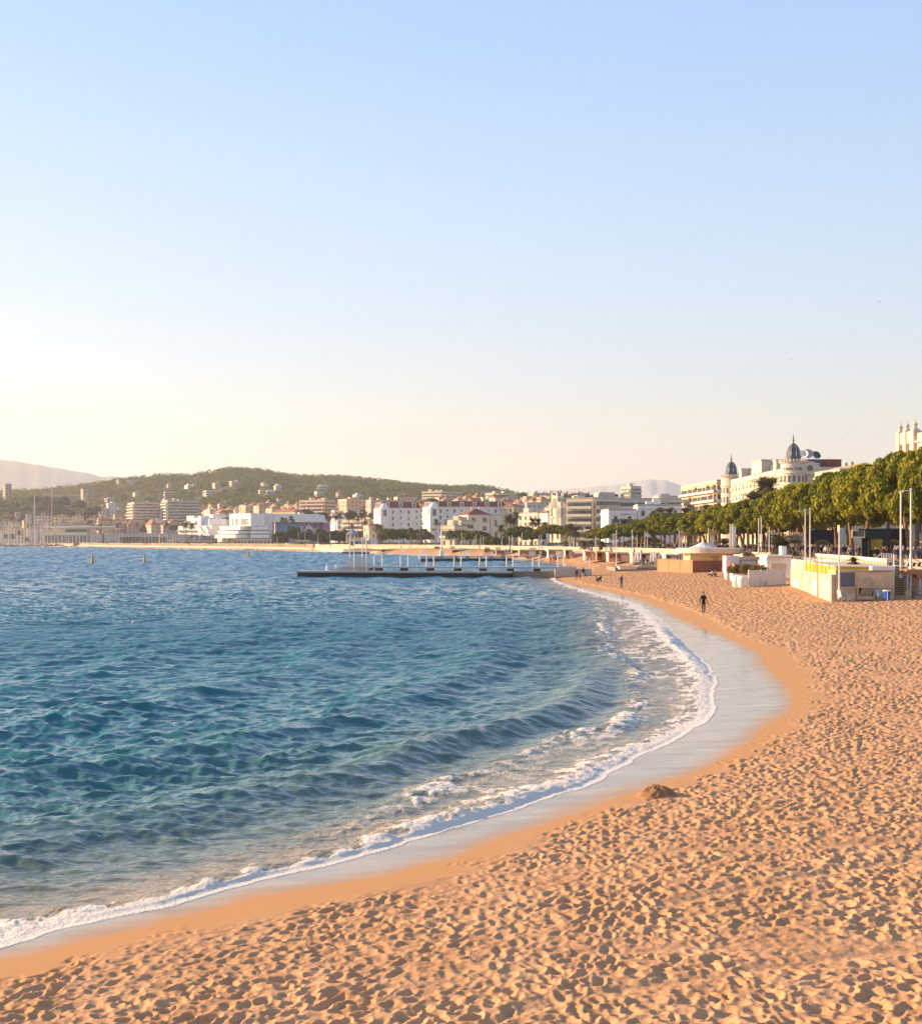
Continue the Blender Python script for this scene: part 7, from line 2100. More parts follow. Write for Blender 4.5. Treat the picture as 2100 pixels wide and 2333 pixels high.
def shrub(px, py, Y, w_, h, label, group='shrubs by the brown fence'):
    x = sx(px, Y); z = 1.5
    g = np.random.default_rng(int(px))
    C = [(g.normal() * w_ * 0.22, g.normal() * w_ * 0.2, h * (0.35 + 0.4 * g.random())) for _ in range(9)]
    V, T = leaf_cloud(C, [w_ * 0.26] * 9, 90, 0.10, int(px) + 1, 0.9, 0.5)
    r = empty('shrub', (x, Y, z), uniq(label), 'shrub', group)
    o = np_mesh('foliage', V, T, M_BUSH, smooth=False); o.parent = r; o['kind'] = 'stuff'
    MB().tube((0, 0, -0.4), (0, 0, h * 0.5), 0.06, 0.03, 6).build('stem', M_BARK, r)
M_BUSH = leaf_mat('bush_leaves', (0.09, 0.085, 0.02), (0.20, 0.16, 0.04), 1.2)
for i, (px, Y, l) in enumerate([(1671, 168, 'golden shrub at the left of the brown fence'), (1696, 166, 'round green shrub second from the left by the brown fence'), (1717, 164, 'green shrub behind the slatted screen'), (1735, 160, 'yellowish shrub at the right behind the slatted screen')]):
    shrub(px, 1290, Y, 1.9, 1.6, l)

# raw concrete wall running towards us, yellow house behind, beige box with shutter
W0 = Vector((sx(1800, 146), 146, 0)); W1 = Vector((sx(1893, 111), 111, 0))
d = W1 - W0; L = d.length; ang = math.atan2(d.y, d.x)
cw = empty('concrete_wall', (W0.x, W0.y, 0.8), uniq('sunlit raw concrete side wall with boarded patches'), 'wall', rz=ang)
MB().add([(0, 0, 0), (L, 0, -0.1), (L, 0.3, -0.1), (0, 0.3, 0), (0, 0, 2.1), (L, 0, 2.35), (L, 0.3, 2.35), (0, 0.3, 2.1)], [(0, 1, 5, 4), (1, 2, 6, 5), (2, 3, 7, 6), (3, 0, 4, 7), (4, 5, 6, 7), (3, 2, 1, 0)]).build('wall', M_CONCW, cw)
for (a, b, z0, z1, m) in ((0.10, 0.36, 1.35, 1.95, M_SANDW), (0.47, 0.53, 1.0, 1.5, M_SANDW), (0.62, 0.75, 0.2, 1.6, M_FWHITE), (0.02, 0.3, 0.3, 1.1, wallm('cream')), (0.80, 0.98, 0.3, 1.9, wallm('cream'))):
    MB().box(L * a, L * b, -0.05, -0.004, z0, z1).build('board', m, cw)
for i, a in enumerate((0.18, 0.42, 0.52, 0.60, 0.66, 0.78, 0.86, 0.93)):
    MB().tube((L * a, 0.15, 2.1), (L * a + 0.2 * math.sin(i * 3), 0.1, 2.9 + 0.4 * (i % 3)), 0.035, n=6).build('stake', M_WOODP, cw)
MB().tube((L * 0.74, -0.1, -0.1), (L * 0.74, -0.12, 3.7), 0.05, n=6).build('stake', M_WOODP, cw)
yh = empty('yellow_house', (W1.x + 0.75, W1.y + 1.2, 2.85), uniq('bright yellow beach house roof storey behind the concrete wall'), 'house', rz=ang)
yl = (W1 - Vector((sx(1826, 136), 136, 0))).length
MB().box(-yl, 0, 0, 4.6, 0, 0.9).build('wall', M_YEL, yh)
MB().box(-yl - 0.1, 0.1, -0.1, 4.7, 0.905, 1.0).build('roof_slab', wallm('beige'), yh)
bb = empty('beach_house', (W1.x + 0.35, 111.0, 1.0), uniq('beige beach house front with a grey roller shutter'), 'house')
bw = sx(2024, 112) - W1.x - 0.3
MB().box(0, bw, 0, 2.1, -0.2, 2.45).build('wall', M_SANDW, bb)
MB().box(0.25, 1.55, -0.06, -0.004, 0.95, 2.3).build('shutter_frame', M_GREYM, bb)
for k in range(11): MB().box(0.3, 1.5, -0.09, -0.062, 1.0 + k * 0.115, 1.1 + k * 0.115).build('shutter_slat', M_GREYM, bb)
MB().box(1.6, bw, -0.12, -0.004, 0.95, 2.4).build('render_panel', M_SANDW, bb)
MB().box(-0.05, bw + 0.05, -0.14, 2.15, 2.455, 2.52).build('coping', wallm('beige'), bb)
MB().box(bw - 1.9, bw - 0.02, -0.3, 0.5, 2.525, 2.85).build('roof_box', wallm('white'), bb)
for k, (a0, a1, op) in enumerate(((0.12, 1.5, 0), (1.75, 3.2, 1), (3.5, bw - 0.1, 0))):
    lt = empty('lattice_panel', (bb.location.x + a0, 110.7, 1.05), uniq(['left beige lattice panel with diagonal slats leaning on the beach house', 'middle lattice panel with open diagonal slats', 'right lattice panel beside the blue bin'][k]), 'panel', 'diagonal lattice panels by the beach house')
    wd = a1 - a0
    for (x0, x1, z0, z1) in ((0, wd, 0, 0.28), (0, wd, 1.0, 1.08), (0, 0.09, 0.282, 0.998), (wd - 0.09, wd, 0.282, 0.998)):
        MB().box(x0, x1, -0.03, 0.03, z0, z1).build('frame', M_SANDW, lt)
    if op: MB().box(0.1, wd - 0.1, 0.12, 0.16, 0.29, 0.99).build('backing', mat('gap_shade', (0.10, 0.05, 0.03), 0.9, 0.2, 1), lt)  # dark sheet standing in for shade behind the open slats
    else: MB().box(0.1, wd - 0.1, 0.035, 0.06, 0.29, 0.99).build('backing', M_SANDW, lt)
    ns = int((wd - 0.3) / 0.155)
    for j in range(ns):
        x0 = 0.12 + j * 0.155
        x1 = min(x0 + 0.36, wd - 0.1)
        MB().add([(x0, -0.02, 0.284), (min(x0 + 0.07, wd - .1), -0.02, 0.284), (min(x1 + 0.07, wd - .1), -0.02, 0.996), (x1, -0.02, 0.996), (x0, 0.02, 0.284), (min(x0 + 0.07, wd - .1), 0.02, 0.284), (min(x1 + 0.07, wd - .1), 0.02, 0.996), (x1, 0.02, 0.996)],
                 [(0, 1, 2, 3), (7, 6, 5, 4), (0, 4, 5, 1), (1, 5, 6, 2), (2, 6, 7, 3), (3, 7, 4, 0)]).build('slat', M_SANDW, lt)
# tuft of palm leaves behind the beach house roof
palm(1944, 1286, 119, 'small spiky palm behind the beige beach house roof', 'palms along the bay', 'date', 0.28, z0=2.6)

# near promenade edge: slab with slotted balustrade
PB = [(sx(1858, 172), 172.0), (sx(1945, 143), 143.0), (sx(2022, 121.5), 121.5)]
PC = [(sx(2060, 121), 121.0), (sx(2180, 118), 118.0)]
def balustrade(P0, P1, label, n, nm='balustrade'):
    a = Vector((P0[0], P0[1], 0)); b = Vector((P1[0], P1[1], 0)); d = b - a; L = d.length
    r = empty(nm, (a.x, a.y, 3.38), uniq(label), 'balustrade', 'white balustrades on the promenade edge', math.atan2(d.y, d.x))
    MB().box(0, L, -0.15, 0.3, 0.62, 0.95).build('top_rail', wallm('ivory'), r)
    MB().box(0, L, -0.12, 0.3, 0, 0.25).build('bottom_rail', wallm('ivory'), r)
    MB().box(0, L, 0.18, 0.28, 0.252, 0.618).build('backing', mat('gap_shade', (0.10, 0.05, 0.03)), r)  # dark strip added to paint the shade inside the slots
    w_ = L / n
    for k in range(n):
        x = k * w_
        MB().add([(x, -0.1, 0.252), (x + w_ * 0.45, -0.1, 0.252), (x + w_ * 0.7, -0.1, 0.618), (x + w_ * 0.25, -0.1, 0.618), (x, 0.17, 0.252), (x + w_ * 0.45, 0.17, 0.252), (x + w_ * 0.7, 0.17, 0.618), (x + w_ * 0.25, 0.17, 0.618)],
                 [(0, 1, 2, 3), (7, 6, 5, 4), (0, 4, 5, 1), (1, 5, 6, 2), (2, 6, 7, 3), (3, 7, 4, 0)]).build('baluster', wallm('ivory'), r)
    return r
balustrade(PB[0], PB[1], 'white slotted balustrade above the yellow house', 26)
balustrade((PB[1][0] + 0.01, PB[1][1] - 0.02), PB[2], 'white slotted balustrade left of the beach stairs', 24)
balustrade(PC[0], PC[1], 'white balustrade right of the beach stairs', 10)
o = MB().box(0, 4.5, 0, 0.5, 0, 2.2).build('under_wall', wallm('beige')); o.location = (sx(2070, 119.5), 119.7, 0.9); tag(o, uniq('shaded beige wall under the right hand balustrade'), 'wall')
o = MB()
for a, b in zip([(44.2, 118.0), (sx(2024, 121.8), 121.8), (sx(1945, 143.3), 143.3), (sx(1858, 172.4), 172.4)], [(sx(2024, 121.8), 121.8), (sx(1945, 143.3), 143.3), (sx(1858, 172.3), 172.3), (47.3, 200.0)]):
    A_ = Vector((a[0], a[1] + 0.3, 0.5)); B_ = Vector((b[0], b[1] + 0.3, 0.5))
    o.obox(A_, B_ - A_, (0.9, 0.7, 0), (0, 0, 2.86))
tag(o.build('retaining_wall', wallm('beige')), uniq('beige retaining wall under the near promenade edge'), 'wall')

# stairs
s_b = at_px(2045, 1357)
stz, sty = s_b.z, s_b.y
st = empty('beach_stairs', (sx(2027, sty), sty - 0.6, stz - 0.1), uniq('wooden stairs with white posts climbing from sand to promenade'), 'stairs', rz=-0.33)
swd = sx(2064, sty) - sx(2025, sty)
M_TREAD = mat('stair_tread', (0.62, 0.42, 0.25), 0.8, 0.12, 2)
N = 14; rise = (3.75 - stz) / N; run = 0.30
for k in range(N):
    MB().box(0.16, swd - 0.16, k * run, k * run + 0.34, k * rise + rise - 0.085, k * rise + rise).build('tread', M_TREAD, st)
    MB().box(0.18, swd - 0.18, k * run + 0.30, k * run + 0.33, k * rise + 0.02, k * rise + rise - 0.088).build('open_riser_shade', mat('gap_shade', (0.10, 0.05, 0.03)), st)  # dark board painting the shade of the open gap between treads
for x in (0.0, swd - 0.15):
    MB().add([(x, -0.1, -0.1), (x + 0.15, -0.1, -0.1), (x + 0.15, N * run, N * rise - 0.25), (x, N * run, N * rise - 0.25), (x, -0.1, 0.35), (x + 0.15, -0.1, 0.35), (x + 0.15, N * run, N * rise + 0.2), (x, N * run, N * rise + 0.2)], [(0, 1, 2, 3), (7, 6, 5, 4), (0, 4, 5, 1), (1, 5, 6, 2), (2, 6, 7, 3), (3, 7, 4, 0)]).build('stringer', M_POLE, st)
    for f in (0.0, 0.33, 0.66, 1.0):
        MB().box(x + 0.03, x + 0.12, f * N * run - 0.05, f * N * run + 0.05, f * N * rise + 0.2, f * N * rise + 1.1).build('rail_post', M_POLE, st)
    MB().tube((x + 0.075, 0, 1.1), (x + 0.075, N * run, N * rise + 1.1), 0.045, n=6).build('handrail', M_POLE, st)
MB().box(-0.2, 3.6, N * run + 0.05, N * run + 2.6, N * rise - 0.2, N * rise).build('landing', M_WOODP, st)
# railing cage on the promenade by the stairs
rc = empty('railing', (sx(2000, 124), 124, 3.75), uniq('white slanting railing at the top of the beach stairs'), 'railing')
mbx = [((-0.6, 0, 0.35), (0.3, 0, 1.05)), ((0.3, 0, 1.05), (1.25, 0, 1.05)), ((1.25, 0, 1.05), (1.25, 0, 0)), ((1.4, 0, 0.4), (1.95, 0, 0.95)), ((1.95, 0, 0.95), (1.95, 0, 0))]
for a, b in mbx: MB().tube(a, b, 0.035, n=6).build('rail', M_POLE, rc)
for k in range(7): MB().tube((0.3 + k * 0.155, 0, 0), (0.3 + k * 0.155, 0, 1.04), 0.022, n=5).build('bar', M_POLE, rc)
# lean-to on the right edge
ln = empty('beach_cabin', (sx(2062, 117), 117, 1.0), uniq('orange beamed beach cabin at the right edge under the balustrade'), 'cabin')
MB().box(0.0, 1.5, -0.3, 1.5, 2.0, 2.45).build('beam', M_FENCE, ln); MB().box(0.9, 3.5, -0.32, 1.4, 1.78, 1.99).build('beam', M_FENCE, ln)
for dx in (0.05, 0.35, 1.15): MB().box(dx, dx + 0.1, -0.2, -0.1, 0, 1.99).build('post', M_POLE, ln)
MB().box(0.0, 3.5, 0.3, 0.4, 0, 1.78).build('back_wall', M_SANDW, ln); MB().box(0.1, 1.0, 0.2, 0.297, 0, 1.7).build('door', M_FENCE, ln)
MB().box(1.4, 3.3, 0.22, 0.298, 0.2, 1.7).build('curtain', wallm('cream'), ln)

# blue bin, chairs
p = at_px(2017, 1361); p.y = 109.9; p.x = sx(2017, p.y)
bn = empty('beach_bin', (p.x, p.y - 0.2, p.z), uniq('white and blue litter bin beside the beach stairs'), 'bin')
MB().lathe([(0.26, 0), (0.3, 0.75)], n=14).build('bag', M_BLUE, bn, smooth=False)
MB().lathe([(0.33, 0.75), (0.34, 0.83), (0.2, 0.86), (0.01, 0.86)], n=14).build('lid', M_WHITE, bn)
for k in range(3):
    a = 2 * PI * k / 3 + 0.4
    MB().tube((0.36 * math.cos(a), 0.36 * math.sin(a), -0.05), (0.33 * math.cos(a), 0.33 * math.sin(a), 0.8), 0.025, n=6).build('leg', M_WHITE, bn)
def chair(x, y, z, rz, label, m, seatm, group, s=1.0):
    r = empty('folding_chair', (x, y, z), uniq(label), 'chair', group, rz)
    r.scale = (s, s, s)
    MB().box(-0.25, 0.25, -0.25, 0.22, 0.40, 0.44).build('seat', seatm, r)
    MB().obox((-0.25, 0.2, 0.46), (0.5, 0, 0), (0, 0.03, 0.004), (0, 0.12, 0.5)).build('backrest', seatm, r)
    for (a, b) in (((-0.27, -0.26, 0), (-0.27, 0.30, 0.66)), ((0.27, -0.26, 0), (0.27, 0.30, 0.66)), ((-0.27, 0.28, 0), (-0.27, -0.24, 0.64)), ((0.27, 0.28, 0), (0.27, -0.24, 0.64))):
        MB().tube(a, b, 0.02, n=6).build('leg', m, r)
    for x_ in (-0.27, 0.27): MB().box(x_ - 0.025, x_ + 0.025, -0.28, 0.28, 0.645, 0.67).build('armrest', m, r)
    return r
p = at_px(1917, 1364); q_ = at_px(1936, 1366); p.y = min(p.y, 109.7); q_.y = min(q_.y, 109.4); p.x = sx(1917, p.y); q_.x = sx(1936, q_.y)
chair(p.x, p.y, p.z, 1.9, 'pale blue beach chair seen sideways before the lattice panels', M_PALEB, M_PALEB, 'pale blue chairs by the lattice panels')
chair(q_.x, q_.y, q_.z, 1.3, 'pale blue beach chair beside the sideways one', M_PALEB, M_PALEB, 'pale blue chairs by the lattice panels')
p = at_px(2003, 1360); p.y = 110.0; p.x = sx(2003, p.y); chair(p.x, p.y, p.z, 0.3, 'grey blue chair folded against the lattice left of the bin', M_PALEB, M_PALEB, 'pale blue chairs by the lattice panels', 0.9)
p = at_px(1741, 1335); chair(p.x, p.y - 0.3, p.z, -1.5, 'little blue metal chair in front of the white slatted screen', M_NAVY, M_FWHITE, 'blue chairs on the beach', 0.62)
for i, (px, py, l, sm) in enumerate([(1627, 1301, 'navy folding chair leftmost by the dark fence', M_NAVY), (1633, 1301, 'grey blue chair second by the dark fence', M_PALEB), (1638, 1301, 'royal blue chair with tall back by the dark fence', M_BLUE), (1646, 1302, 'pale low chair by the dark fence', M_FWHITE), (1652, 1302, 'white backed chair by the dark fence', M_WHITE), (1658, 1301, 'navy chair rightmost by the dark fence', M_NAVY)]):
    p = at_px(px, py); chair(p.x, p.y, p.z, 2.4 + i * 0.5, l, M_PALEB, sm, 'chairs by the dark fence', 1.15)
# picnic bench and stool at the right edge
p = at_px(2092, 1366)
bc = empty('bench', (p.x, p.y, p.z), uniq('wooden bench with dark frame cut off by the right edge'), 'bench')
MB().box(-0.6, 0.9, -0.2, 0.2, 0.62, 0.68).build('seat', M_GREYM, bc)
for dx in (-0.5, 0.7): MB().box(dx, dx + 0.07, -0.18, 0.18, 0, 0.62).build('leg', M_GREYM, bc)
MB().box(-1.1, -0.75, -0.1, 0.2, 0, 0.7).build('end_board', M_WOODP, bc)

# flagpoles near the right
FG = 'tall poles on the near promenade'
MW = mat('flag_white', (0.80, 0.76, 0.74), 0.8, 0.06, 1); MY = mat('flag_orange', (0.62, 0.36, 0.06), 0.8, 0.15, 1); MR = mat('flag_pale_red', (0.60, 0.32, 0.22), 0.8, 0.4, 1.2)
flagpole(1911, 1212, 110.2, 'white pole rising in front of the grey roller shutter', z0=1.2, group=FG, r=0.075, arm=False)
flagpole(2051, 1123, 119.6, 'tall white pole left of the pair above the stairs', group=FG, r=0.10, z0=2.6)
flagpole(2074, 1116, 117.5, 'tall white pole with a lamp arm above the stairs', group=FG, r=0.10, z0=2.6, arm=True)
flagpole(1833.5, 1163, 168, 'tall white pole left of a pair before the pines', group=FG, r=0.09, arm=True, z0=1.3)
flagpole(1844.5, 1160, 167, 'tall white pole right of a pair before the pines', group=FG, r=0.09, arm=True, z0=1.3)
flagpole(1727.5, 1183, 205, 'tall pole left of the pair behind the white kiosk', group=FG, r=0.10, z0=2.0)
flagpole(1733.5, 1182, 204, 'tall pole right of the pair behind the white kiosk', group=FG, r=0.10, z0=2.0)
flagpole(1751.5, 1203, 196, 'shorter pole right of the pair behind the white kiosk', group=FG, r=0.09, z0=2.0)
flagpole(1662.5, 1195, 226, 'pole flying the left white flag', group=FG, flag=MW, fl=(0.9, 3.4), z0=3.6)
flagpole(1668.8, 1195, 224, 'pole flying the right white flag', group=FG, flag=MW, fl=(0.5, 2.2), z0=3.6)
flagpole(1613.5, 1204, 262, 'pole flying an orange yellow flag', group=FG, flag=MY, fl=(1.6, 1.2), z0=3.6)
flagpole(1618.5, 1216, 262, 'bare pole right of the orange flag', group=FG, z0=3.6)
flagpole(1623.5, 1207, 262, 'bare pole second right of the orange flag', group=FG, z0=3.6)
flagpole(1546.5, 1209, 300, 'pole flying a pale pinkish flag', group=FG, flag=MR, fl=(0.8, 1.2), z0=3.6)
flagpole(1553.5, 1210, 300, 'pole flying a faded red flag', group=FG, flag=MR, fl=(1.1, 0.9), z0=3.6)
flagpole(1561.5, 1228, 300, 'short bare pole right of the faded flags', group=FG, z0=3.6)
flagpole(1404, 1210, 262, 'tall grey pole standing on the sand by the beach terrace', group=FG, z0=1.0, r=0.09)
flagpole(1440, 1208, 330, 'bare pole left of the white pennant', group=FG, z0=3.6)
flagpole(1450.5, 1220, 330, 'short pole left of the white pennant', group=FG, z0=3.6)
flagpole(1468.5, 1213, 330, 'pole flying a white pennant', group=FG, flag=MW, fl=(1.3, 0.9), z0=3.6)
flagpole(1474.5, 1212, 332, 'bare pole right of the white pennant', group=FG, z0=3.6)
LP = 'bandstand|sculpture gap|low stub post before the dark pines|grand hotel palm|flagpole of the middle pier|flat crowned pine|left low round pine|middle of the low round pine|right edge of the low round pine|post doubling the low round pine|lone dark palm|clump of palms|lemon building palms|small squeezed pine|pair beside the squeezed pine|dense date palm|second post at the dense date palm|gap right of the dense date palm|wide pine trunk|twin post at the wide pine trunk|mansion corner|cream terraces corner|long shore wall|middle of the long shore wall|blue sign|left of the mural trees|mural trees|young promenade palm|beach bar awning'.split('|')
for i, (px, yt, Y) in enumerate([(788, 1224, 720), (909, 1225, 640), (928, 1234, 640), (1020, 1222, 560), (1006, 1222, 565), (1052, 1214, 540), (1085, 1217, 520), (1095, 1220, 515), (1101, 1221, 510), (1081, 1222, 520), (1160, 1222, 470), (1166, 1220, 470), (1189, 1213, 455), (1228, 1221, 430), (1233, 1219, 430), (1296, 1222, 400), (1300, 1221, 400), (1307, 1224, 395), (1396, 1217, 345), (1400, 1217, 345), (1143, 1226, 480), (1058, 1226, 540), (752, 1215, 740), (724, 1220, 800), (632, 1222, 850), (680, 1212, 850), (695, 1214, 845), (1356, 1224, 370), (1334, 1226, 380)]):
    flagpole(px, yt, Y, f'thin pale lamp post by the {LP[i]}', group='thin posts along the far promenade', r=0.10, z0=3.6)

# kiosk with dark frame on the promenade
kk = empty('news_kiosk', (sx(1994, 142), 142, 3.7), uniq('dark green news kiosk under the pines with a yellow poster'), 'kiosk')
MD = mat('kiosk_dark', (0.022, 0.028, 0.022), 0.5, 0.2, 1)
MB().box(-1.6, 1.6, 0, 2.4, 2.6, 3.4).build('roof_band', MD, kk)
MB().box(-1.9, 1.9, -0.2, 2.6, 3.405, 3.6).build('roof', MD, kk)
for dx in (-1.5, -0.75, 0.95, 1.35): MB().box(dx, dx + 0.22, 0.05, 0.3, 0, 2.598).build('post', MD, kk)
MB().box(-1.25, 1.3, 0.9, 1.0, 0, 2.59).build('back', mat('kiosk_green', (0.04, 0.06, 0.04), 0.7, 0.4, 1), kk)
MB().box(-0.5, 0.9, 0.4, 0.46, 1.3, 2.5).build('poster', mat('poster_yellow', (0.50, 0.30, 0.05), 0.7, 0.55, 1.1), kk)
MB().box(-2.6, -1.2, -0.1, 0.0, 2.6, 3.5).build('sign_frame', wallm('ivory'), kk)
MB().box(-2.5, -1.3, -0.12, -0.103, 2.75, 3.35).build('sign_face', mat('sign_olive', (0.16, 0.13, 0.06), 0.6, 0.5, 2), kk)
for i, (px, Y, w_, l) in enumerate([(1872, 196, 3.6, 'painted mural board with an arc of colours under the pines on the left'), (2034, 172, 3.2, 'painted mural board with dark blue and red under the pines on the right')]):
    m = mat(f'mural_dark', (0.025, 0.025, 0.045), 0.8, 0.3, 0.8)
    o = empty('mural_board', (sx(px, Y), Y, 3.7), uniq(l), 'board', 'painted boards under the pines')
    MB().box(-w_ / 2, w_ / 2, 0, 0.2, 0.6, 3.9).build('board', m, o)
    mb = MB(); 
    for j, (r0, r1, mm) in enumerate(((1.3, 1.6, mat('mural_ochre', (0.22, 0.14, 0.04), 0.8, 0.2, 1)), (0.9, 1.28, mat('mural_green', (0.06, 0.10, 0.05), 0.8, 0.2, 1)), (0.1, 0.88, mat('mural_red', (0.16, 0.035, 0.025), 0.8, 0.2, 1)))):
        a = MB(); n = 14; vs = []
        for k in range(n + 1):
            t = PI * k / n
            vs += [(r1 * math.cos(t), -0.03, r1 * math.sin(t) + 0.9), (r0 * math.cos(t), -0.03, r0 * math.sin(t) + 0.9)]
        vs2 = [(x, -0.004, z) for x, y, z in vs]; m_ = len(vs)
        fs = [(2 * k, 2 * k + 1, 2 * k + 3, 2 * k + 2) for k in range(n)] + [(m_ + 2 * k, m_ + 2 * k + 2, m_ + 2 * k + 3, m_ + 2 * k + 1) for k in range(n)] + [(2 * k, 2 * k + 2, m_ + 2 * k + 2, m_ + 2 * k) for k in range(n)]
        a.add(vs + vs2, fs).build('colour_arc', mm, o)

# heap of damp sand at the swash
def heap():
    x, y, z = HEAP
    n = 60; g = np.linspace(-1, 1, n)
    U, V_ = np.meshgrid(g, g)
    r = np.sqrt(U ** 2 + V_ ** 2)
    hh = 0.22 * np.clip(1 - r ** 2.0, 0, 1) ** 0.8 * (0.8 + 0.5 * fbm(U * 5 + 9, V_ * 5 + 9, 901, 4)) + 0.06 * np.clip(1 - r, 0, 1) * (fbm(U * 16 + 9, V_ * 16 + 9, 905, 3) - 0.3)
    X = x + U * 0.50; Yv = y + V_ * 0.42
    Z = z - 0.10 + hh + 0.08 * (r < 0.98) - 0.1 * np.clip(r - 0.9, 0, 1)
    idx = np.arange(n * n).reshape(n, n)
    q = np.stack([idx[:-1, :-1], idx[:-1, 1:], idx[1:, 1:], idx[1:, :-1]], -1).reshape(-1, 4)
    o = np_mesh('sand_heap', np.stack([X.ravel(), Yv.ravel(), Z.ravel()], 1), q, mat('damp_sand', (0.32, 0.155, 0.07), 0.95, 0.4, 9, bump=0.02))
    tag(o, uniq('small heap of dark damp sand dug up at the water edge'), 'sand heap')
heap()

# beach restaurants in the middle distance
def hut(px0, px1, ytop, Y, m, label, h=None, roofm=None, open_front=True, z0=1.2, dpt=5):
    x0, x1 = sx(px0, Y), sx(px1, Y); w_ = x1 - x0; zt = sz(ytop, Y)
    r = empty('beach_hut', (x0, Y, z0), uniq(label), 'hut', 'beach huts and terraces below the promenade')
    hh = zt - z0
    MB().box(-0.2, w_ + 0.2, -0.6, dpt, hh - 0.3, hh).build('roof', roofm or m, r)
    MB().box(0, w_, dpt - 0.3, dpt - 0.05, 0, hh - 0.303).build('back_wall', m, r)
    for x in (0, w_ - 0.15): MB().box(x, x + 0.15, 0, dpt - 0.31, 0, hh - 0.303).build('side_wall', m, r)
    n = max(2, int(w_ / 2.2))
    for k in range(n + 1):
        x = k * (w_ - 0.2) / n
        MB().box(x + 0.01, x + 0.19, -0.3, -0.1, 0, hh - 0.303).build('post', M_FENCE if m != wallm('white') else m, r)
    for k in range(n):
        x = k * (w_ - 0.2) / n
        if k % 2: MB().box(x + 0.25, x + w_ / n - 0.1, -0.2, -0.14, 0.0, hh - 0.5).build('panel', m, r)
        else: MB().box(x + 0.3, x + w_ / n - 0.2, 0.4, 0.5, 0.0, hh * 0.4).build('counter', m, r)
    return r
hut(1248, 1284, 1251, 372, wallm('white'), 'white beach hut with dark doorways below the garden pines')
hut(1287, 1303, 1252, 366, wallm('cream'), 'small cream hut right of the white beach hut')
hut(1332, 1358, 1255, 322, wallm('ivory'), 'open beach bar under a white awning')
hut(1359, 1384, 1256, 318, M_FENCE, 'wooden beach bar with orange posts', roofm=wallm('beige'))
hut(1386, 1440, 1258, 300, wallm('peach'), 'long orange beach restaurant with a flat white roof', roofm=wallm('ivory'))
hut(1441, 1500, 1259, 285, wallm('beige'), 'long beach restaurant in shade below the wall', roofm=wallm('ivory'))
hut(1516, 1537, 1262, 262, wallm('cream'), 'cream hut with a white awning left of the pavilion', roofm=wallm('white'))
hut(1545, 1556, 1260, 262, wallm('white'), 'narrow white hut left of the pavilion roof')
hut(1130, 1180, 1253, 445, wallm('beige'), 'low beige terrace hut far along the beach')
hut(1183, 1240, 1252, 400, wallm('ivory'), 'low ivory terrace hut beyond the middle pier')
hut(1030, 1090, 1252, 500, wallm('beige'), 'low hut behind the third pier on the sand')
o = MB().box(sx(1395, 236), sx(1502, 232), 232, 246, 0.6, 1.32).build('terrace_deck', mat('deck_grey', (0.25, 0.21, 0.18), 0.9, 0.2, 0.5)); tag(o, uniq('grey terrace deck in front of the beach restaurants'), 'terrace')
# closed white parasols on the terrace
for i, (px, Y) in enumerate([(1447, 236), (1453, 238), (1459, 240), (1483, 236), (1489, 238), (1493, 241), (1450, 243), (1486, 244)]):
    r = empty('parasol', (sx(px, Y), Y, 1.3), uniq(f'closed white parasol {["leftmost front", "second front", "third front", "fourth front", "fifth front", "sixth front", "back left", "back right"][i]} on the beach terrace'), 'parasol', 'closed parasols on the terrace')
    MB().tube((0, 0, 0), (0, 0, 2.9), 0.04, n=6).build('pole', M_POLE, r)
    MB().lathe([(0.24, 0.9), (0.2, 1.6), (0.1, 2.6), (0.02, 2.85)], n=8).build('canopy', mat('canvas_white', (0.72,) * 3), r)
rw = empty('rowing_boat', (sx(1431, 228), 228, 1.05), uniq('small white rowing boat drawn up beside the terrace'), 'boat', rz=0.3)
MB().add([(-2, -0.6, 0.55), (1.2, -0.7, 0.55), (2.3, 0, 0.8), (1.2, 0.7, 0.55), (-2, 0.6, 0.55), (-1.7, -0.35, 0), (1.0, -0.35, 0), (1.6, 0, 0.1), (1.0, 0.35, 0), (-1.7, 0.35, 0)], [(0, 5, 6, 1), (1, 6, 7, 2), (2, 7, 8, 3), (3, 8, 9, 4), (4, 9, 5, 0), (5, 9, 8, 7, 6)]).build('hull', M_HULL, rw)
MB().box(-0.5, -0.2, -0.6, 0.6, 0.4, 0.45).build('thwart', M_WOODP, rw)
# pavilions and boards along the far beach, small
for i, (px, Y, w_, h, m, l) in enumerate([(690, 840, 8, 2.4, wallm('cream'), 'cream hut at the left end of the garden shore'), (620, 880, 16, 2.6, wallm('ivory'), 'long white hut at the foot of the white hall'), (548, 935, 9, 3.2, wallm('peach'), 'orange kiosk below the white hall'), (585, 900, 22, 3.0, wallm('cream'), 'row of cream beach cabins below the white hall'), (820, 660, 10, 2.2, wallm('grey'), 'grey shed behind the tall glass screen pier')]):
    r = empty('beach_hut', (sx(px, Y), Y, 3.72), uniq(l), 'hut', 'small huts on the far beach')
    MB().box(-w_ / 2, w_ / 2, 0, 3, 0, h).build('wall', m, r); MB().box(-w_ / 2 - 0.4, w_ / 2 + 0.4, -0.8, 3.2, h + 0.003, h + 0.3).build('roof', wallm('white'), r)
    for k in range(max(1, int(w_ / 2.5))): MB().box(-w_ / 2 + 0.5 + k * 2.4, -w_ / 2 + 1.6 + k * 2.4, -0.05, -0.003, 0.1, h * 0.75).build('door', M_GLASS, r)
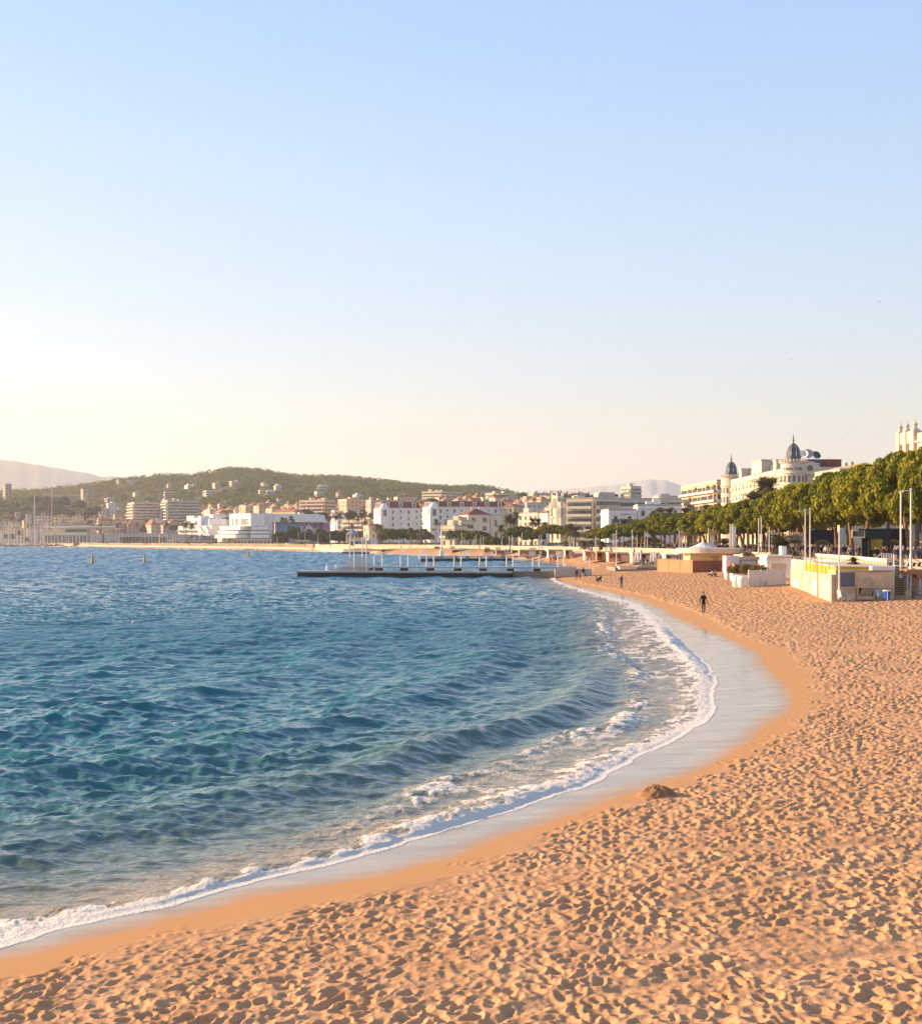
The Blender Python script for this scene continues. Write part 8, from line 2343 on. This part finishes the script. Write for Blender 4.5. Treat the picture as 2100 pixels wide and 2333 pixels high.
# ------------------------------------------------------------------ people, dog, gulls
def skin_mesh(name, J, E, root, sub=1):
    """joints {name: (pos, radius)} and bones -> one continuous skinned mesh"""
    names = list(J)
    me = bpy.data.meshes.new(name)
    me.from_pydata([J[k][0] for k in names], [(names.index(a), names.index(b)) for a, b in E], [])
    o = bpy.data.objects.new(name, me); COL.objects.link(o)
    o.modifiers.new('s', 'SKIN')
    for i, k in enumerate(names):
        r = J[k][1]
        me.skin_vertices[0].data[i].radius = r if isinstance(r, tuple) else (r, r)
        me.skin_vertices[0].data[i].use_root = (k == root)
    m = o.modifiers.new('d', 'SUBSURF'); m.levels = sub; m.render_levels = sub
    dg = bpy.context.evaluated_depsgraph_get()
    res = bpy.data.meshes.new_from_object(o.evaluated_get(dg))
    bpy.data.objects.remove(o)
    res.polygons.foreach_set('use_smooth', [True] * len(res.polygons))
    return res
def body_mesh(pose, seed=0):
    P = {'pelvis': ((0, 0, .95), (.15, .11)), 'waist': ((0, 0, 1.10), (.135, .10)), 'chest': ((0, .01, 1.34), (.165, .115)), 'neck': ((0, .01, 1.50), .055), 'chin': ((0, -.01, 1.575), .07),
         'head': ((0, -.01, 1.65), (.083, .098)), 'crown': ((0, .01, 1.72), .065), 'nose': ((0, -.115, 1.635), .016)}
    E = [('pelvis', 'waist'), ('waist', 'chest'), ('chest', 'neck'), ('neck', 'chin'), ('chin', 'head'), ('head', 'crown'), ('head', 'nose')]
    sit = pose == 'sit'; gnd = pose == 'ground'
    up = {'walk': (.16, -.16), 'stand': (0.0, 0.02), 'wide': (.05, -.05), 'phone': (.03, -.06)}.get(pose, (0, 0))
    for i, s in ((0, -1), (1, 1)):
        n = 'lr'[i]
        st = up[i]
        arm = {'walk': ((.235 * s, .03 - .10 * (-1 if i else 1), 1.14), (.25 * s, -.03 - .20 * (-1 if i else 1), .90)), 'wide': ((.27 * s, .03, 1.15), (.32 * s, -.03, .90)),
               'phone': ((.24 * s, -.10, 1.18), (.09 * s, -.27, 1.36)), 'sit': ((.24 * s, -.06, 1.14), (.15 * s, -.28, 1.02)), 'ground': ((.27 * s, -.10, 1.16), (.17 * s, -.34, 1.17))}.get(pose, ((.235 * s, .03, 1.14), (.24 * s, -.03, .89)))
        el, wr = arm
        P['sh' + n] = ((.185 * s, .01, 1.41), .062); P['el' + n] = (el, .045); P['wr' + n] = (wr, .032)
        dv = (Vector(wr) - Vector(el)).normalized()
        P['ha' + n] = (tuple(Vector(wr) + dv * .07), (.042, .022)); P['fi' + n] = (tuple(Vector(wr) + dv * .155), (.030, .014)); P['th' + n] = (tuple(Vector(wr) + dv * .06 + Vector((-.04 * s, -.035, 0))), .013)
        E += [('chest', 'sh' + n), ('sh' + n, 'el' + n), ('el' + n, 'wr' + n), ('wr' + n, 'ha' + n), ('ha' + n, 'fi' + n), ('ha' + n, 'th' + n)]
        P['hi' + n] = ((.095 * s, 0, .88), .088)
        if sit: P['kn' + n] = ((.13 * s, -.42, .92), .068); P['an' + n] = ((.12 * s, -.42, .50), .045); P['to' + n] = ((.12 * s, -.57, .45), .038)
        elif gnd: P['kn' + n] = ((.14 * s, -.36, 1.22), .062); P['an' + n] = ((.13 * s, -.60, .90), .043); P['to' + n] = ((.13 * s, -.74, .87), .036)
        else: P['kn' + n] = ((.10 * s, st * .75 * -1 - .03, .50), .060); P['an' + n] = ((.10 * s, -st * 1.5 + .02, .09 + (.05 if st < -.1 else 0)), .043); P['to' + n] = ((.115 * s, -st * 1.5 - .14, .042 + (.01 if st < -.1 else 0)), .036)
        E += [('pelvis', 'hi' + n), ('hi' + n, 'kn' + n), ('kn' + n, 'an' + n), ('an' + n, 'to' + n)]
    me = skin_mesh('body', P, E, 'pelvis')
    seg = []
    reg = {'skin': 0, 'top': 1, 'leg': 2, 'shoe': 3}
    for a, b in E:
        k = 'top'
        if b in ('chin', 'head', 'crown', 'nose') or b[:2] in ('ha', 'fi', 'th'): k = 'skin'
        elif b[:2] in ('hi', 'kn', 'an'): k = 'leg'
        elif b[:2] == 'to': k = 'shoe'
        seg.append((np.array(P[a][0]), np.array(P[b][0]), reg[k]))
    mi = []
    for p in me.polygons:
        c = np.array(p.center); best = (9, 0)
        for a, b, k in seg:
            ab = b - a; t = min(1, max(0, float((c - a) @ ab / max(1e-9, ab @ ab))))
            d = float(np.linalg.norm(c - a - ab * t))
            if d < best[0]: best = (d, k)
        k = best[1]
        mi.append(k)
    me.materials.clear()
    for _ in range(4): me.materials.append(None)
    me.polygons.foreach_set('material_index', mi)
    me.update()
    return me
BODIES = {k: body_mesh(k) for k in ('stand', 'walk', 'wide', 'phone', 'sit', 'ground')}
def hair_mesh(long_):
    mb = MB(); n = 12; prof = [(0.001, .105), (.06, .095), (.095, .06), (.106, .01), (.10, -.05 if not long_ else -.16), (.085, -.09 if not long_ else -.24)]
    vs, fs = [], []
    for r, z in prof:
        for k in range(n):
            th = 2 * PI * k / n
            y = math.sin(th)
            rr = r * (0.86 if y < -0.3 and z < 0.04 else 1.05)
            zz = z if not (y < -0.2 and z < 0.03) else 0.045
            vs.append((rr * math.cos(th) * .92, rr * y + .012, zz))
    for i in range(len(prof) - 1):
        for k in range(n): fs.append((i * n + k, (i + 1) * n + k, (i + 1) * n + (k + 1) % n, i * n + (k + 1) % n))
    o = mb.add(vs, fs).build('hair', mat('hair_dark', (0.03, 0.022, 0.017), 0.6, 0.2, 3), smooth=True)
    me = o.data; bpy.data.objects.remove(o); me.materials.clear(); me.materials.append(None); return me
HAIRS = [hair_mesh(False), hair_mesh(True)]
M_SKIN = mat('skin', (0.46, 0.25, 0.16), 0.6, 0.06, 4)
M_SHOE = mat('shoe', (0.05, 0.04, 0.04), 0.6, 0.2, 3)
CL = {'black': (.016, .016, .018), 'navy': (.018, .022, .045), 'charcoal': (.05, .05, .055), 'red': (.36, .03, .03), 'white': (.70, .68, .65), 'beige': (.48, .36, .24), 'grey': (.24, .24, .25), 'brown': (.16, .085, .05), 'pale blue': (.30, .40, .52), 'dark green': (.05, .075, .04), 'burgundy': (.14, .02, .035), 'tan': (.38, .22, .11), 'denim blue': (.05, .075, .13)}
HC = {'dark': (.03, .022, .017), 'brown': (.10, .055, .03), 'fair': (.38, .24, .11), 'grey': (.36, .34, .32)}
def cloth(c): return mat('cloth_' + c.replace(' ', '_'), CL[c], 0.9, 0.15, 4)
def person(loc, rz, pose, top, leg, hair, label, group=None, h=1.75, long_=False, hat=None):
    r = empty('person', loc, uniq(label), 'person', group, rz)
    s = h / 1.785
    r.scale = (s, s, s)
    b = bpy.data.objects.new('body', BODIES[pose]); link(b, r)
    for i, m in enumerate((M_SKIN, cloth(top), cloth(leg), M_SHOE)):
        b.material_slots[i].link = 'OBJECT'; b.material_slots[i].material = m
    hr = bpy.data.objects.new('hair', HAIRS[1 if long_ else 0]); link(hr, r)
    hr.location = (0, 0, 1.665)
    hr.material_slots[0].link = 'OBJECT'; hr.material_slots[0].material = mat('hair_' + hair, HC[hair], 0.6, 0.2, 4)
    return r

# --- on the sand
p = at_px(1602, 1397); person(p, 0.15, 'wide', 'black', 'black', 'dark', 'man in a black suit walking towards us alone on the sand')
p = at_px(1415, 1340); wmn = person(p, 0.1, 'phone', 'navy', 'navy', 'fair', 'woman in dark navy holding something up to her face with both hands', h=1.66, long_=True)
MB().box(-0.10, 0.10, -0.42, -0.36, 1.52, 1.62).build('camera', M_SHOE, wmn)
p = at_px(1313, 1322); person(p, 2.9, 'walk', 'burgundy', 'navy', 'dark', 'person in a dark red top walking away near the pier')
p = at_px(1321, 1324); person(p, 2.7, 'stand', 'red', 'charcoal', 'brown', 'child in red walking beside the person in dark red', h=1.05)
p = at_px(1328, 1319); b_ = person(p, 3.0, 'walk', 'black', 'beige', 'dark', 'person in a black jacket and beige trousers carrying a bag near the pier')
MB().box(-0.42, -0.24, -0.06, 0.10, 0.42, 0.80).build('bag', cloth('navy'), b_)
for i, (px, py, top, leg, pose, rz, l) in enumerate([(1254, 1283, 'black', 'denim blue', 'walk', 2.8, 'walker in black and blue jeans on the sand beyond the nearest pier'), (1261, 1280, 'charcoal', 'black', 'walk', 3.0, 'left of two dark walkers close together beyond the pier'), (1265.5, 1280, 'navy', 'black', 'walk', 2.6, 'right of two dark walkers close together beyond the pier'),
    (1267, 1272, 'brown', 'black', 'stand', 0.4, 'dark figure standing before the white beach hut'), (1276, 1271, 'beige', 'tan', 'walk', 1.0, 'figure in beige right before the white beach hut'), (1250, 1265, 'black', 'black', 'stand', 0.2, 'figure left in the doorway of the white beach hut'), (1293, 1268, 'dark green', 'black', 'wide', 0.3, 'figure in green near the white beach hut'),
    (1118, 1258, 'charcoal', 'black', 'walk', 1.5, 'lone dark stroller on the far sand left'), (1133, 1257, 'black', 'black', 'walk', 1.2, 'lone dark stroller on the far sand right'), (914, 1255, 'black', 'black', 'wide', 0.5, 'dark figure at the edge of the third pier'), (872, 1254.5, 'navy', 'black', 'walk', 1.3, 'dark blue stroller on the far sand behind the third pier'), (862, 1254, 'charcoal', 'grey', 'sit', 1.0, 'seated figure on the far sand behind the third pier'), (884, 1255, 'brown', 'black', 'sit', 2.0, 'seated brown figure on the far sand'), (898, 1254, 'black', 'navy', 'sit', 0.6, 'seated dark figure on the far sand near the stroller'), (937, 1254, 'grey', 'black', 'sit', 1.2, 'seated grey figure right on the far sand'), (858, 1255, 'black', 'black', 'stand', 0.2, 'standing dark figure left on the far sand'), (250, 1246, 'black', 'black', 'wide', 0.2, 'tiny dark figure on the beach below the grey hall')]):
    p = at_px(px, py)
    if py < 1256:
        Y = {914: 598}.get(px, 640 if px > 300 else 1150); p = Vector((sx(px, Y), Y, 2.12 if px == 914 else 0.9))
    person(p - Vector((0, 0, 0.78 if pose == 'sit' else 0)), rz, 'ground' if pose == 'sit' else pose, top, leg, 'dark', l, 'people out on the sand')
# couple sitting on a towel
p = at_px(1626, 1314)
tw = empty('towel', (p.x, p.y, p.z + 0.03), uniq('pale towel spread under the seated couple by the planter bags'), 'towel')
n = 10; g = np.linspace(-1, 1, n); U, V_ = np.meshgrid(g, g)
idx = np.arange(n * n).reshape(n, n); q = np.stack([idx[:-1, :-1], idx[:-1, 1:], idx[1:, 1:], idx[1:, :-1]], -1).reshape(-1, 4)
o = np_mesh('cloth', np.stack([U.ravel() * 1.4 + 0.6, V_.ravel() * 0.8, 0.03 * np.sin(U.ravel() * 5) * np.cos(V_.ravel() * 4) + 0.04], 1), q, mat('towel_cloth', (0.60, 0.48, 0.44), 0.95, 0.1, 3)); o.parent = tw
person(p + Vector((-0.3, 0, -0.76)), -1.5, 'ground', 'pale blue', 'black', 'dark', 'person in pale blue sitting on the towel facing the sea')
person(p + Vector((0.3, 0.5, -0.76)), -1.3, 'ground', 'brown', 'burgundy', 'brown', 'person in brown sitting behind the one in pale blue')
# dog
DJ = {'hip': ((0, .30, .46), .13), 'belly': ((0, 0, .44), .14), 'chest': ((0, -.28, .46), .17), 'neck': ((0, -.44, .60), .10), 'head': ((0, -.54, .70), .095), 'muz': ((0, -.70, .66), .045), 'tail': ((0, .48, .58), .05), 'tail2': ((0, .62, .70), .03), 'earl': ((-.09, -.50, .74), .03), 'earr': ((.09, -.50, .74), .03), 'earl2': ((-.12, -.51, .64), .025), 'earr2': ((.12, -.51, .64), .025)}
DE = [('hip', 'belly'), ('belly', 'chest'), ('chest', 'neck'), ('neck', 'head'), ('head', 'muz'), ('hip', 'tail'), ('tail', 'tail2'), ('head', 'earl'), ('head', 'earr'), ('earl', 'earl2'), ('earr', 'earr2')]
for n_, s, dy in (('l', -1, .04), ('r', 1, -.05)):
    DJ.update({'fs' + n_: ((.10 * s, -.30, .36), .08), 'fe' + n_: ((.10 * s, -.27 + dy, .20), .05), 'fp' + n_: ((.10 * s, -.32 + dy, .03), .045), 'hk' + n_: ((.10 * s, .22, .30), .085), 'hh' + n_: ((.10 * s, .38 - dy, .17), .045), 'hp' + n_: ((.10 * s, .32 - dy, .03), .042)})
    DE += [('chest', 'fs' + n_), ('fs' + n_, 'fe' + n_), ('fe' + n_, 'fp' + n_), ('hip', 'hk' + n_), ('hk' + n_, 'hh' + n_), ('hh' + n_, 'hp' + n_)]
dm_ = skin_mesh('dog', DJ, DE, 'belly')
dm_.materials.clear(); dm_.materials.append(mat('dog_fur', (.014, .012, .012), .8, .3, 5))
dg_ = bpy.data.objects.new('dog', dm_); link(dg_)
dg_.location = at_px(1363, 1327); dg_.rotation_euler = (0, 0, 0.5); dg_.scale = (1.15,) * 3
tag(dg_, uniq('shaggy black dog on the sand between the couple and the woman'), 'dog')

# --- terrace guests
rnd = random.Random(21)
tops = list(CL); hairs = list(HC)
def combos(n, rnd_, dark=0.74):
    out, seen = [], set()
    while len(out) < n:
        t = rnd_.choice(['black', 'navy', 'charcoal', 'brown', 'dark green', 'black', 'navy']) if rnd_.random() < dark else rnd_.choice(tops)
        l = rnd_.choice(['black', 'denim blue', 'charcoal', 'tan', 'grey', 'navy', 'brown', 'beige']); h = rnd_.choice(hairs); lg = rnd_.random() < 0.4
        k = (t, l, h, lg)
        if k in seen: continue
        seen.add(k); out.append(k)
    return out
for i, (t, l, h, lg) in enumerate(combos(26, rnd, 0.4)):
    px = rnd.uniform(1440, 1497); Y = rnd.uniform(233.5, 245)
    sit = rnd.random() < 0.7
    person((sx(px, Y), Y, 1.32 - (0.45 if sit else 0)), rnd.uniform(0, 6.28), 'sit' if sit else 'stand', t, l, h, f"{'seated' if sit else 'standing'} terrace guest with {'long' if lg else 'short'} {h} hair, {t} top, {l} trousers", 'guests on the beach terrace', rnd.uniform(1.6, 1.8), lg)
for i in range(9):
    px = 1443 + i * 6.3; Y = 236 + (i * 37) % 8
    r = empty('terrace_table', (sx(px, Y), Y, 1.32), uniq(f'small round terrace table {["leftmost", "second from left", "third from left", "fourth from left", "fifth in the middle", "sixth from left", "seventh from left", "eighth from left", "rightmost"][i]} among the guests'), 'table', 'tables on the beach terrace')
    MB().lathe([(0.42, 0.70), (0.42, 0.74), (0.01, 0.745)], n=12).build('tabletop', M_WHITE, r); MB().tube((0, 0, 0), (0, 0, 0.7), 0.04, n=6).build('leg', M_GREYM, r)

# --- the promenade crowd
rnd = random.Random(33)
def crowd(n, y0, y1, d0, d1, place, rnd_, px0=None, px1=None):
    cs = combos(n, rnd_, 0.74)
    for (t, l, h, lg) in cs:
        for _ in range(30):
            Y = rnd_.uniform(y0, y1)
            X = float(np.interp(Y, WALL_S[:, 1], WALL_S[:, 0])) + 0.6 + rnd_.uniform(d0, d1)
            px = CX + F * X / Y
            if px < 2112 and (px0 is None or px0 < px < px1): break
        pose = rnd_.choice(['stand', 'walk', 'walk', 'wide'])
        person((X, Y, 3.71), rnd_.choice([0.2, 3.0, 3.3, 0.0, 2.8]) + rnd_.uniform(-0.5, 0.5), pose, t, l, h, f"{'long' if lg else 'short'} {h} haired person in {t} and {l} {place}", 'crowd on the promenade', rnd_.uniform(1.6, 1.85), lg)
crowd(22, 123, 143, 0.2, 3.3, 'by the beach stairs', rnd)
crowd(30, 143, 174, 0.2, 3.9, 'above the yellow house', rnd)
crowd(42, 176, 215, 0.2, 4.2, 'under pines beyond the white kiosk', rnd)
crowd(46, 215, 265, 0.2, 4.8, 'above the pavilion', rnd)
crowd(50, 265, 335, 0.2, 5.4, 'below the flags', rnd)
crowd(42, 335, 430, 0.2, 6.0, 'above the beach restaurants', rnd)
crowd(16, 430, 560, 0.2, 4.8, 'by the garden pines', rnd)
# man leaning on the railing
person((sx(2016, 124.5), 124.6, 3.72), 0.2, 'phone', 'black', 'charcoal', 'dark', 'man in a black tee shirt leaning over the railing by the stairs', None, 1.82)

# --- gulls far up
def gull(px, py, Y, rz, label):
    r = MB()
    r.add([(0, -.22, 0), (.05, 0, .03), (0, .2, 0), (-.05, 0, .03), (0, 0, -.05)], [(0, 1, 3), (1, 2, 3), (0, 4, 1), (1, 4, 2), (2, 4, 3), (3, 4, 0)])
    for s in (-1, 1):
        r.add([(.04 * s, -.08, .02), (.32 * s, -.13, .16), (.68 * s, .03, .08), (.32 * s, .04, .15), (.04 * s, .09, .02)], [(0, 1, 3, 4), (1, 2, 3)])
    o = r.build('gull', mat('gull_grey', (0.35, 0.34, 0.34), 0.8, 0.3, 5))
    o.location = (sx(px, Y), Y, sz(py, Y)); o.rotation_euler = (0.2, 0.3, rz); tag(o, uniq(label), 'bird', 'gulls in the sky')
for i, a in enumerate([(516, 705, 420, 0.4, 'gull specks high over the bay on the left'), (903, 747, 460, 1.2, 'gull speck high over the middle of the bay'), (1926, 610, 400, 0.2, 'gull speck high on the right'), (2001, 688, 420, 2.0, 'gull speck lower on the far right'), (1800, 820, 420, 1.0, 'gull speck over the domed hotel'), (1930, 988, 380, 0.6, 'pale gull above the pines right of the near dome')]):
    gull(*a)
# ------------------------------------------------------------------ beach furniture stacked below the promenade wall
def clutter():
    rnd = random.Random(91)
    kinds = [('white', M_WHITE), ('blue', M_BLUE), ('cream', wallm('cream')), ('orange', M_FENCE), ('navy', M_NAVY), ('grey', M_GREYM)]
    PL = ['far along the bay', 'beyond the third pier root', 'beyond the middle pier root', 'near the white beach hut', 'before the orange beach restaurant', 'beside the beach terrace']
    LK = ['small', 'tall', 'wide']
    seen = set()
    for i in range(44):
        f = i / 43
        Y = 560 - f * 310 + rnd.uniform(-6, 6)
        wx = float(np.interp(Y, WALL_S[:, 1], WALL_S[:, 0]))
        X = wx - rnd.uniform(2.5, 9)
        pl = PL[min(5, int(f * 6))]
        for _ in range(40):
            (cn, m), sz_ = rnd.choice(kinds), rnd.choice(LK)
            if (cn, sz_, pl) not in seen: break
        seen.add((cn, sz_, pl))
        dw = wx - X
        z = 0.05 + 0.33 + 0.042 * 12 + 1.9 * float(ss(14, 2, dw)) - 0.2
        r = empty('lounger_stack', (X, Y, z), uniq(f'{sz_} stack of {cn} sun loungers on the sand {pl}'), 'stack', 'sun loungers stacked along the beach', rnd.uniform(-0.5, 0.5))
        n = {'small': 3, 'tall': 6, 'wide': 4}[sz_]; L = {'small': 1.9, 'tall': 2.0, 'wide': 3.8}[sz_]
        for k in range(n):
            o = rnd.uniform(-0.08, 0.08)
            MB().box(-L / 2 + o, L / 2 + o, -0.35, 0.35, k * 0.2 + 0.06, k * 0.2 + 0.20).build('lounger', m, r)
        for a in (-L / 2 + 0.2, L / 2 - 0.2): MB().box(a - 0.04, a + 0.04, -0.3, 0.3, -0.3, 0.06).build('leg', M_WHITE, r)
    for i in range(14):
        Y = 545 - i * 20 + rnd.uniform(-5, 5); wx = float(np.interp(Y, WALL_S[:, 1], WALL_S[:, 0])); X = wx - rnd.uniform(5, 11)
        z = 0.9 + 1.9 * float(ss(14, 2, wx - X)) - 0.2
        r = empty('parasol', (X, Y, z), uniq(f'{ORD[i]} closed parasol counted from the far end of the beach'), 'parasol', 'closed parasols along the beach')
        MB().tube((0, 0, 0), (0, 0, 2.7), 0.05, n=6).build('pole', M_POLE, r)
        MB().lathe([(0.22, 0.9), (0.2, 1.6), (0.1, 2.4), (0.02, 2.65)], n=8).build('canopy', rnd.choice([mat('canvas_white', (0.72,) * 3), wallm('cream'), M_NAVY]), r)
clutter()

def quay_cars():
    """cars parked and hedges growing along the far quay"""
    rnd = random.Random(55)
    C = {'white': (.7, .69, .67), 'silver': (.42, .42, .43), 'black': (.02, .02, .022), 'dark blue': (.02, .035, .10), 'red': (.30, .025, .02), 'grey': (.16, .16, .17), 'beige': (.42, .36, .27)}
    tire = mat('tyre_rubber', (.02, .02, .02), 0.9, 0.1, 2)
    sp = [('below the long grey hall', 215, 385), ('before the canopy building', 105, 205), ('below the stepped white wing', 400, 515), ('by the garden trees', 655, 800), ('by the far left quay', 0, 100)]
    for (pl, p0, p1) in sp:
        cols = list(C); rnd.shuffle(cols)
        for k, cn in enumerate(cols):
            px = p0 + (k + rnd.uniform(0.2, 0.8)) / len(cols) * (p1 - p0)
            # on the paving a few metres behind the wall line
            for Y in np.arange(700, 1700, 4.0):
                if sx(px, Y) <= float(np.interp(Y, WALL_S[:, 1], WALL_S[:, 0])): continue
                break
            Yw = [y for y in np.arange(700, 1800, 4.0) if sx(px, y) > float(np.interp(y, WALL_S[:, 1], WALL_S[:, 0]))]
            Y = (Yw[0] if Yw else 1000) + rnd.uniform(5, 11)
            r = empty('parked_car', (sx(px, Y), Y, 3.72), uniq(f'{cn} car parked on the quay {pl}'), 'car', 'cars parked on the far quay', rnd.choice([0.5, 0.6, 3.7]) + rnd.uniform(-.1, .1))
            m = mat('car_paint_' + cn.replace(' ', '_'), C[cn], 0.3, 0.05, 1, spec=0.5)
            MB().add([(-2.1, -.85, .3), (2.1, -.85, .3), (2.1, .85, .3), (-2.1, .85, .3), (-2.15, -.85, .85), (2.05, -.85, .75), (2.05, .85, .75), (-2.15, .85, .85)], [(0, 3, 2, 1), (4, 5, 6, 7), (0, 1, 5, 4), (1, 2, 6, 5), (2, 3, 7, 6), (3, 0, 4, 7)]).build('body', m, r)
            MB().add([(-1.7, -.8, .83), (1.0, -.8, .79), (1.0, .8, .79), (-1.7, .8, .83), (-1.2, -.68, 1.42), (.3, -.68, 1.42), (.3, .68, 1.42), (-1.2, .68, 1.42)], [(4, 5, 6, 7), (0, 1, 5, 4), (1, 2, 6, 5), (2, 3, 7, 6), (3, 0, 4, 7)]).build('cabin', M_GLASS, r)
            for wx in (-1.3, 1.3):
                for wy in (-.86, .7): MB().tube((wx, wy, .32), (wx, wy + .16, .32), .32, n=10).build('wheel', tire, r)
    for i, (px, wl, l) in enumerate([(250, 16, 'clipped hedge at the left of the grey hall'), (300, 14, 'clipped hedge before the dark glass of the grey hall'), (345, 12, 'clipped hedge at the right of the dark glass'), (440, 14, 'clipped hedge below the stepped white wing'), (490, 12, 'clipped hedge at the slanting stair'), (130, 12, 'clipped hedge before the canopy building'), (700, 16, 'clipped hedge on top of the long shore wall'), (760, 14, 'clipped hedge at the bandstand end of the shore wall')]):
        Yw = [y for y in np.arange(700, 1800, 4.0) if sx(px, y) > float(np.interp(y, WALL_S[:, 1], WALL_S[:, 0]))]
        Y = (Yw[0] if Yw else 1000) + 3
        g = np.random.default_rng(i)
        n = wl * 2
        V, T = leaf_cloud(np.column_stack([np.linspace(-wl / 2, wl / 2, n), g.normal(size=n) * .2, np.full(n, .75)]), np.full(n, .75), 26, .22, i, .9, .6)
        r = empty('hedge', (sx(px, Y), Y, 3.7), uniq(l), 'hedge', 'hedges along the far quay')
        o = np_mesh('foliage', V, T, M_BROAD, smooth=False); o.parent = r; o['kind'] = 'stuff'
quay_cars()
